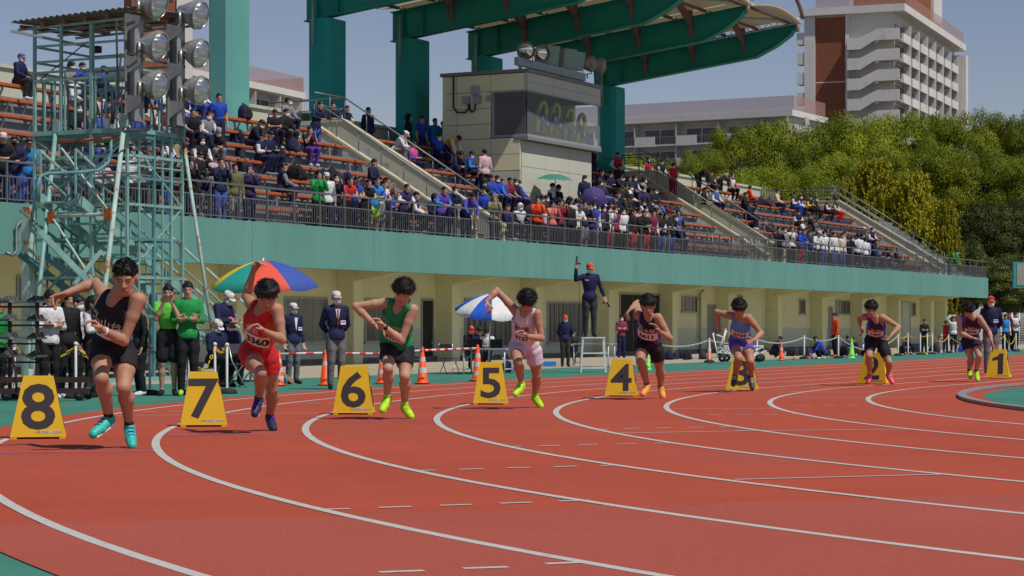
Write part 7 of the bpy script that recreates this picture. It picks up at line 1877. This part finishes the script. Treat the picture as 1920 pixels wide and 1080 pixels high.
def chain(a, b, sag, m, lab, lw=.035):
    t = empty('chain', a, 0, lab, 'chain', 'chains between the white posts'); a, b = Vector(a), Vector(b); L = (b - a).length; n = max(6, int(L / .075)); n = min(n, 90); mb = None; proto = None
    for i in range(n):
        f = (i + .5) / n; q = a.lerp(b, f) - Vector((0, 0, sag * 4 * f * (1 - f))); f2 = f + .01; q2 = a.lerp(b, f2) - Vector((0, 0, sag * 4 * f2 * (1 - f2))); d = (q2 - q).normalized()
        if proto is None:
            mb = MB(); pts = [(math.cos(k * math.pi / 4) * .045, math.sin(k * math.pi / 4) * .020, 0) for k in range(9)]; mb.tube(pts, .0085, 5, cap=False); o = mb.build('link', m, t); proto = o.data
        else: o = link('link', proto, t)
        o.location = q - t.location; o.rotation_mode = 'QUATERNION'; qq = d.to_track_quat('X', 'Z'); 
        from mathutils import Quaternion
        o.rotation_quaternion = qq @ Quaternion((1, 0, 0), (0.5 if i % 2 else 2.07))
for i, j, s_, m, lab in ((0, 1, .22, M_chy, 'yellow chain sagging from the leftmost post'), (1, 2, .35, M_chy, 'yellow chain passing behind the black clad sprinter'), (2, 3, .16, M_chy, 'yellow chain in front of the two green clad athletes'), (3, 4, .38, M_chy, 'yellow chain hanging low above marker board 7'), (4, 5, .10, M_chy, 'short yellow chain left of the red runner'),
        (6, 7, .18, M_chw, 'white chain from the lane 4 runner to the hurdle trolley'), (7, 8, .12, M_chw, 'white chain before the hurdle trolley'), (8, 9, .16, M_chw, 'white chain right of the lane 3 runner'), (9, 10, .14, M_chw, 'white chain before the orange shirted athlete'), (10, 11, .50, M_chw, 'white chain passing behind the lane 2 runner'),
        (11, 12, .12, M_chy, 'first yellow chain of the right row'), (12, 13, .10, M_chy, 'second yellow chain of the right row'), (13, 14, .06, M_chy, 'third yellow chain of the right row'), (14, 15, .05, M_chy, 'fourth yellow chain of the right row'), (15, 16, .28, M_chy, 'yellow chain left of the towel holder'), (16, 17, .5, M_chy, 'yellow chain passing behind the lane 1 runner'), (17, 18, .38, M_chy, 'yellow chain near the right edge')):
    chain(PT[i], PT[j], s_, m, lab)
# yellow chain end hanging down at marker 7
a = PT[3]; mb = MB()
chain(a + Vector((-.05, 0, 0)), a + Vector((-.09, .02, -.78)), 0, M_chy, 'loose yellow chain end hanging down the post behind marker board 7')

# tables, chairs, crate, boxes
M_tbl = mat('folding_table_top', (.36, .37, .37), .5, var=.1); M_seatg = mat('grey_chair_vinyl', (.06, .065, .08), .6, var=.1); M_steel = mat('bare_steel', (.40, .40, .42), .35, .8, var=.05)
def table(px0, px1, ytop, yfoot, lab):
    a, b = on_ground(px0, yfoot), on_ground(px1, yfoot); hz = (yfoot - ytop) / FPX * a.y; c = (a + b) / 2; wv = (b - a).length; t = empty('folding_table', c, math.atan2((b - a).y, (b - a).x), lab, 'table', 'folding tables by the wall')
    mb = MB(); mb.box((0, .3, hz), (wv, .62, .03)); mb.build('table_top', M_tbl, t)
    for sx in (-1, 1):
        for y in (.05, .55): mb = MB(); mb.tube([(sx * wv * .46, y, hz - .015), (sx * wv * .46, y, 0)], .018, 8); mb.build('leg', M_whm, t)
        mb = MB(); mb.tube([(sx * wv * .46, .05, .12), (sx * wv * .46, .55, .12)], .014, 6); mb.build('stretcher', M_whm, t)
        mb = MB(); mb.tube([(sx * wv * .46, .05, .3), (sx * wv * .25, .3, hz - .02)], .012, 6); mb.build('brace', M_whm, t)
    return t
table(865, 948, 655, 702, 'long grey folding table under the blue and white parasol'); table(1072, 1142, 645, 688, 'grey folding table behind the starting platform'); table(400, 470, 652, 716, 'folding table under the multicoloured parasol')
def chair(px, yfoot, h, rz, lab):
    p = on_ground(px, yfoot); t = empty('folding_chair', p, R(rz), lab, 'chair', 'folding chairs by the wall'); s = h / .82
    for x in (-.2, .2):
        mb = MB(); mb.tube([(x, .18, .0), (x, -.05, .42), (x, -.20, .82)] if False else [(x, -.22, 0), (x, .10, .5), (x, .18, .82)], .012, 6); mb.build('frame', M_steel, t)
        mb = MB(); mb.tube([(x * .9, .22, 0), (x * .9, -.16, .44)], .012, 6); mb.build('leg', M_steel, t)
    mb = MB(); mb.box((0, -.02, .43), (.38, .36, .03)); mb.build('seat', M_seatg, t); mb = MB(); mb.box((0, .165, .72), (.38, .03, .18)); mb.build('backrest', M_seatg, t); t.scale = (s, s, s); return t
chair(842, 703, .72, 150, 'empty grey folding chair left of the officials table'); chair(455, 726, .8, 60, 'folding chair behind the chain post left of the red runner'); chair(780, 697, .6, 20, 'folding chair standing in the doorway shadow')
for px, ft, hd, rz, c, cp, lab in ((882, 692, 612, 20, 'black', 'red', 'official in red cap at the left end of the table'), (898, 692, 613, 10, 'navy', None, 'official in navy sweater leaning over the table'), (914, 692, 616, -10, 'white', None, 'masked official in white sleeves at the right of the table'), (1076, 684, 618, -20, 'charcoal', None, 'person seated at the table behind the starting platform')):
    p, s = size_at(px, ft, hd, 1.22); person('sitwrite', p, R(rz), sc=s, top=c, legs='black', head='cap' if cp else 'short', capc=cp, mask=c == 'white', shoes='black', label=lab, group=OFF, cat='official', PMx=HP)
for px, y, c, lab in ((893, 652, cl('charcoal'), 'dark laptop on the officials table'), (930, 652, cl('charcoal'), 'second dark laptop at the right end of the officials table')):
    p = on_ground(px, 700); p.z = (700 - 655) / FPX * p.y - .0 + p.z + .02; p.y += .25; t = empty('laptop', p, 0, lab, 'laptop'); mb = MB(); mb.box((0, 0, .01), (.3, .2, .015)); mb.build('keyboard', M_gun, t); mb = MB(); mb.box((0, -.10, .12), (.3, .012, .2)); mb.build('screen', c, t)
p = on_ground(1030, 687); mb = MB()
t = empty('blue_crate', p, 0, 'blue plastic crate at the foot of the wall', 'crate')
for q, d in (((0, -.14, .07), (.38, .02, .14)), ((0, .14, .07), (.38, .02, .14)), ((-.18, 0, .07), (.02, .26, .14)), ((.18, 0, .07), (.02, .26, .14)), ((0, 0, .012), (.34, .26, .02))): mb = MB(); mb.box(q, d); mb.build('side', cl('lightblue'), t)
mb = MB(); mb.box((0, 0, .35), (.42, .4, .7)); mb.box((0, -.02, .72), (.46, .44, .05)); t = mb.build('storage_box', cl('grey')); t.location = on_ground(1768, 656); tag(t, 'grey storage box against the end of the cream wall', 'box')
# backpacks
M_bag = [cl('black'), cl('charcoal'), cl('navy'), cl('blue')]
def bag_mesh():
    Fb = Field([('e', np.array([0, 0, .20]), np.array([.17, .12, .22]), np.eye(3), .03), ('e', np.array([0, -.10, .15]), np.array([.12, .06, .12]), np.eye(3), .03), ('c', np.array([-.1, 0, .06]), np.array([.1, 0, .06]), .09, .09, .04)], .022, carve=[('p', np.array([0, 0, .0]), np.array([0, 0, 1.]), 0.)])
    return Fb.mesh('body', M_bag[0], noise=.012, nscale=22, seed=3)
bagm = bag_mesh(); mbx = MB(); mbx.tube([(-.04, 0, .40), (-.03, 0, .46), (.03, 0, .46), (.04, 0, .40)], .009, 5); hnd = mbx.build('tmp', M_bag[0]).data; bpy.data.objects.remove(bpy.data.objects['tmp'])
mbx = MB(); mbx.tube([(-.08, .11, .38), (-.10, .19, .28), (-.09, .13, .06)], .016, 5); strp = mbx.build('tmp', M_bag[0]).data; bpy.data.objects.remove(bpy.data.objects['tmp'])
def bag(loc, rz, m, lab, grp, sc=1.0, tilt=0.):
    t = empty('backpack', loc, rz, lab, 'bag', grp); t.scale = (sc,) * 3; t.rotation_euler = (tilt, 0, rz); o = link('body', bagm, t); setm(o, 0, m); o = link('handle', hnd, t); setm(o, 0, m); o = link('strap', strp, t); setm(o, 0, m)
g_ = random.Random(3); cn_ = {}
for k, px in [(7, 456), (6, 436), (6, 446), (6, 452), (7, 462), (5, 447), (6, 487), (6, 494), (4, 522), (3, 530), (3, 548), (3, 556), (3, 565), (3, 605), (3, 615), (3, 625), (3, 636), (3, 645), (5, 545), (4, 452), (1, 465), (5, 555), (2, 600), (3, 988), (2, 988), (5, 1142), (4, 1152), (3, 1165), (2, 1262), (1, 1255), (3, 1270), (5, 1400), (4, 1410), (6, 1425), (3, 1442), (7, 1390), (6, 1437), (7, 175), (7, 230), (5, 210), (4, 330), (3, 280)]:
    D, z = bench_pos(k); cn_[k] = cn_.get(k, 0) + 1
    bag(W(L_at(px, D), D - g_.uniform(-.05, .1), z if g_.random() < .7 else z - .42), g_.uniform(0, 6.28), g_.choice(M_bag[:3]), '%s dark backpack from the left lying on the %s bench row' % (ordn(cn_[k] - 1), ORD[k - 1]), 'bags left on the benches', g_.uniform(.95, 1.3), g_.uniform(-.5, .3))
for i, (px, y, c) in enumerate([(1255, 675, 2), (1265, 674, 1), (1276, 673, 2), (1287, 675, 0), (1293, 674, 1), (1318, 674, 1), (1352, 671, 1), (1480, 668, 2), (1492, 668, 1), (1500, 667, 0), (1515, 668, 1), (1552, 668, 1), (1580, 668, 2), (1612, 667, 1), (1632, 667, 2), (1692, 663, 1), (1712, 662, 0), (1722, 661, 2), (1745, 661, 1), (1757, 660, 1), (1800, 660, 3), (1806, 659, 3), (950, 699, 2), (958, 698, 3)]):
    bag(on_ground(px, y), i * 1.3, M_bag[c], '%s ground bag counted from the left along the cream wall' % ordn(i), 'bags on the ground by the wall', .8 if px > 1000 else .7, .3 * math.sin(i * 2))
g2 = random.Random(8)
for i in range(26):
    px = g2.uniform(1470, 1800); p = on_ground(px, 674 - (px - 1470) * .035 + g2.uniform(-2, 1.5)); m = cl(g2.choice(['white', 'blue', 'yellow', 'orange', 'lightblue', 'red', 'grey', 'pink'])); mb = MB(); mb.lathe([(0, 0), (.07, 0), (.08, .03), (.05, .07), (0, .08)], (0, 0, 0), 8, M=Matrix.Diagonal((g2.uniform(.7, 1.6), 1, g2.uniform(.5, 1.2))))
    o = mb.build('kit_bundle', m); o.location = p; tag(o, 'small bundle of kit, %s from left on the apron by the wall' % ordn(i), 'kit', 'small kit scattered by the wall')
mb = MB(); a, b = on_ground(1245, 674), on_ground(1420, 668); mb.add([a + Vector((0, -.4, .012)), b + Vector((0, -.8, .012)), b + Vector((0, 1.5, .012)), a + Vector((0, 1.0, .012))], [(0, 1, 2, 3)]); tag(mb.build('tarpaulin', cl('lightblue')), 'flat blue tarpaulin under the bags left of the hurdle trolley', 'tarpaulin')

# white hurdle trolley
p0 = on_ground(1386, 682); k = p0.y / FPX
t = empty('hurdle_trolley', p0, 0, 'white steel hurdle trolley on black wheels behind the lane 3 runner', 'trolley')
def tp(x, y, d=0.): return Vector(((x - 1386) * k, d, (682 - y) * k))
for i in range(10):
    f = i / 9; mb = MB(); x = 1343 + 10 * f; mb.tube([tp(1345 + 9 * f, 660, .1 + .9 * f), tp(1362 + 7 * f, 622 - 2 * f, .1 + .9 * f)], .02, 6); mb.build('slat', M_whm, t)
for q in ([tp(1337, 625, .1), tp(1345, 661, .1), tp(1415, 668, .1), tp(1441, 658, .6)], [tp(1337, 625, .1), tp(1358, 633, .2), tp(1366, 617, .9)], [tp(1345, 652, .1), tp(1410, 660, .1), tp(1436, 652, .9)], [tp(1366, 617, .9), tp(1362, 650, .9), tp(1440, 650, 1.2), tp(1441, 658, 1.2)]):
    mb = MB(); mb.tube(q, .024, 8); mb.build('frame', M_whm, t)
for i in range(12): mb = MB(); f = i / 11; mb.tube([tp(1348 + 66 * f, 661 + 5 * f, .1), tp(1372 + 62 * f, 650 + 3 * f, 1.1)], .016, 6); mb.build('slat', M_whm, t)
for x, d in ((1355, .1), (1368, .9), (1424, .1), (1434, .9)):
    mb = MB(); M9 = Matrix.Rotation(R(90), 3, 'X'); mb.lathe([(.04, -.035), (.115, -.03), (.12, 0), (.115, .03), (.04, .035)], tp(x, 671.5, d), 18, 0, M9); w_ = mb.build('wheel', M_rub, t); mb = MB(); mb.bar(tp(x, 671, d), tp(x + 2, 659, d), .05); mb.build('fork', M_steel, w_)

# starting block trolley at the left
M_brown = mat('brown_trolley_paint', (.055, .028, .025), .6, .2, var=.25, scale=4); M_blk = mat('starting_block_metal', (.16, .16, .17), .5, .4, var=.2)
p0 = on_ground(70, 752); k = p0.y / FPX; t = empty('block_trolley', p0, 0, 'brown wheeled trolley stacked with grey starting blocks at the left edge', 'trolley')
def tq(x, y, d=0.): return Vector(((x - 70) * k, d, (752 - y) * k))
for x in (8, 60):
    for d in (.35,): mb = MB(); mb.bar(tq(x, 735, d), tq(x, 556, d), .05); mb.build('upright', M_brown, t)
for y in (715, 680, 645, 610, 575):
    for d in (0, .7) if y > 700 else (.35,): mb = MB(); mb.bar(tq(-20, y, d), tq(168 if y > 700 else 92, y, d), .03, .028); mb.build('shelf_rail', M_brown, t)
for y in (733, 712): mb = MB(); mb.bar(tq(-20, y, .0), tq(168, y, .0), .06, .08); mb.build('base_rail', M_brown, t)
for x in (-10, 80, 160): mb = MB(); mb.bar(tq(x, 722, 0), tq(x, 722, .7), .05); mb.build('cross_rail', M_brown, t)
mb = MB(); mb.tube([tq(-20, 640, -.02), tq(10, 645, -.02), tq(24, 665, -.02), tq(30, 700, -.02), tq(32, 735, -.02)], .02, 8); mb.build('push_bar', M_brown, t)
for x, d in ((12, 0), (148, 0), (12, .7), (148, .7)):
    mb = MB(); mb.lathe([(.02, -.03), (.075, -.025), (.08, 0), (.075, .025), (.02, .03)], tq(x, 741.5, d), 16, 0, Matrix.Rotation(R(90), 3, 'X')); w_ = mb.build('wheel', M_rub, t); mb = MB(); mb.bar(tq(x, 742, d), tq(x, 728, d), .03, .07); mb.build('fork', M_steel, w_)
for r_, y in enumerate((569, 604, 638, 672)):
    for j in range(3):
        b = empty('starting_block', p0 + tq(25, y, .1 + .22 * j), 0, 'grey starting block on the %s shelf of the trolley, %s from the front' % (['top', 'second', 'third', 'lowest'][r_], ordn(j)), 'starting block', 'starting blocks stacked on the trolley')
        mb = MB(); mb.box((0, 0, .03), (.75, .07, .03)); mb.build('rail', M_blk, b)
        for x in (-.22, .18): mb = MB(); mb.prism([(x, -.06, .045), (x + .16, -.06, .045), (x + .12, -.06, .12), (x + .02, -.06, .06)], (0, .12, 0)); mb.build('pedal', M_gun if x > 0 else M_blk, b)
        me = text_mesh('NISHI', .035, ext=.001); me.transform(frame_m((-.05, -.0375, .03), (1, 0, 0), (0, 0, 1))); me.materials.append(M_stick); link('lettering', me, b)
# speaker-like trolley with wheels, boards behind
p0 = on_ground(545, 722); t = empty('measuring_cart', p0, 0, 'small pale blue cart with a wooden rail behind the blazer officials', 'cart'); k = p0.y / FPX
mb = MB(); mb.bar((-.55, 0, .55), (.05, 0, .05), .06); mb.build('wooden_rail', mat('pale_wood', (.45, .30, .15), .7, var=.2), t)
mb = MB(); mb.prism([(-.6, 0.05, .05), (-.1, .05, .05), (-.1, .05, .12), (-.6, .05, .35)], (0, .4, 0)); mb.build('body', cl('lightblue'), t)
for x in (-.5, -.15): mb = MB(); mb.lathe([(.02, -.02), (.06, -.02), (.06, .02), (.02, .02)], (x, 0, .06), 12, 0, Matrix.Rotation(R(90), 3, 'X')); mb.build('wheel', M_rub, t)
# scoreboard edge at the right and boundary fence
p = on_Y(1928, 611, 105); p.z = 0; k = 105 / FPX; t = empty('scoreboard', p, 0, 'teal framed board cut by the right edge above the chain posts', 'scoreboard')
z1, z0 = CAMH + (HOR - 491) * k, CAMH + (HOR - 540) * k; x0 = (1899 - 1928) * k
mb = MB(); mb.box(((x0 + 3) / 2 + .0, 0, (z0 + z1) / 2), (3 - x0, .3, z1 - z0)); mb.build('frame', mat('scoreboard_teal', (.05, .28, .30), .6), t); mb = MB(); mb.box(((x0 + 3) / 2 + .08, -.16, (z0 + z1) / 2 + .02), (3 - x0 - .16, .03, z1 - z0 - .22)); mb.build('panel', mat('scoreboard_face', (.30, .32, .27), .6), t)
mb = MB(); mb.bar((1.6, 0, 0), (1.6, 0, z0), .2); mb.build('post', M_scafd, t)
fa, fb_ = on_D(1800, 611, 40), on_Y(1990, 611, 150)
t = empty('boundary_fence', W(130, 34, -.12), 0, 'white mesh fence beyond the waiting athletes at the right', 'fence'); mb = MB()
for i in range(24):
    L = 126.3 + i * .9; mb2 = MB(); mb2.tube([W(L, 33, -.12), W(L, 33, 1.9)], .04, 6)
    if i % 2 == 0: wb(mb2, 'post', M_whm, t)
for z in [.1 + .15 * i for i in range(13)]: mb.tube([W(126.3, 33, z), W(147, 33, z)], .008, 4)
for i in range(138): mb.tube([W(126.3 + i * .15, 33, -.1), W(126.3 + i * .15, 33, 1.9)], .006, 4)
wb(mb, 'mesh', M_whm, t)['kind'] = 'stuff'
p = on_Y(1775, 582, 165); mb = MB(); mb.box((0, 0, 1.6), (5, 3, 3.2)); mb.box((0, 0, 3.35), (5.6, 3.6, .25)); t = mb.build('shed', M_bwhite); p.z = 0; t.location = p; tag(t, 'small white shed between the stand end and the dark trees', 'building')
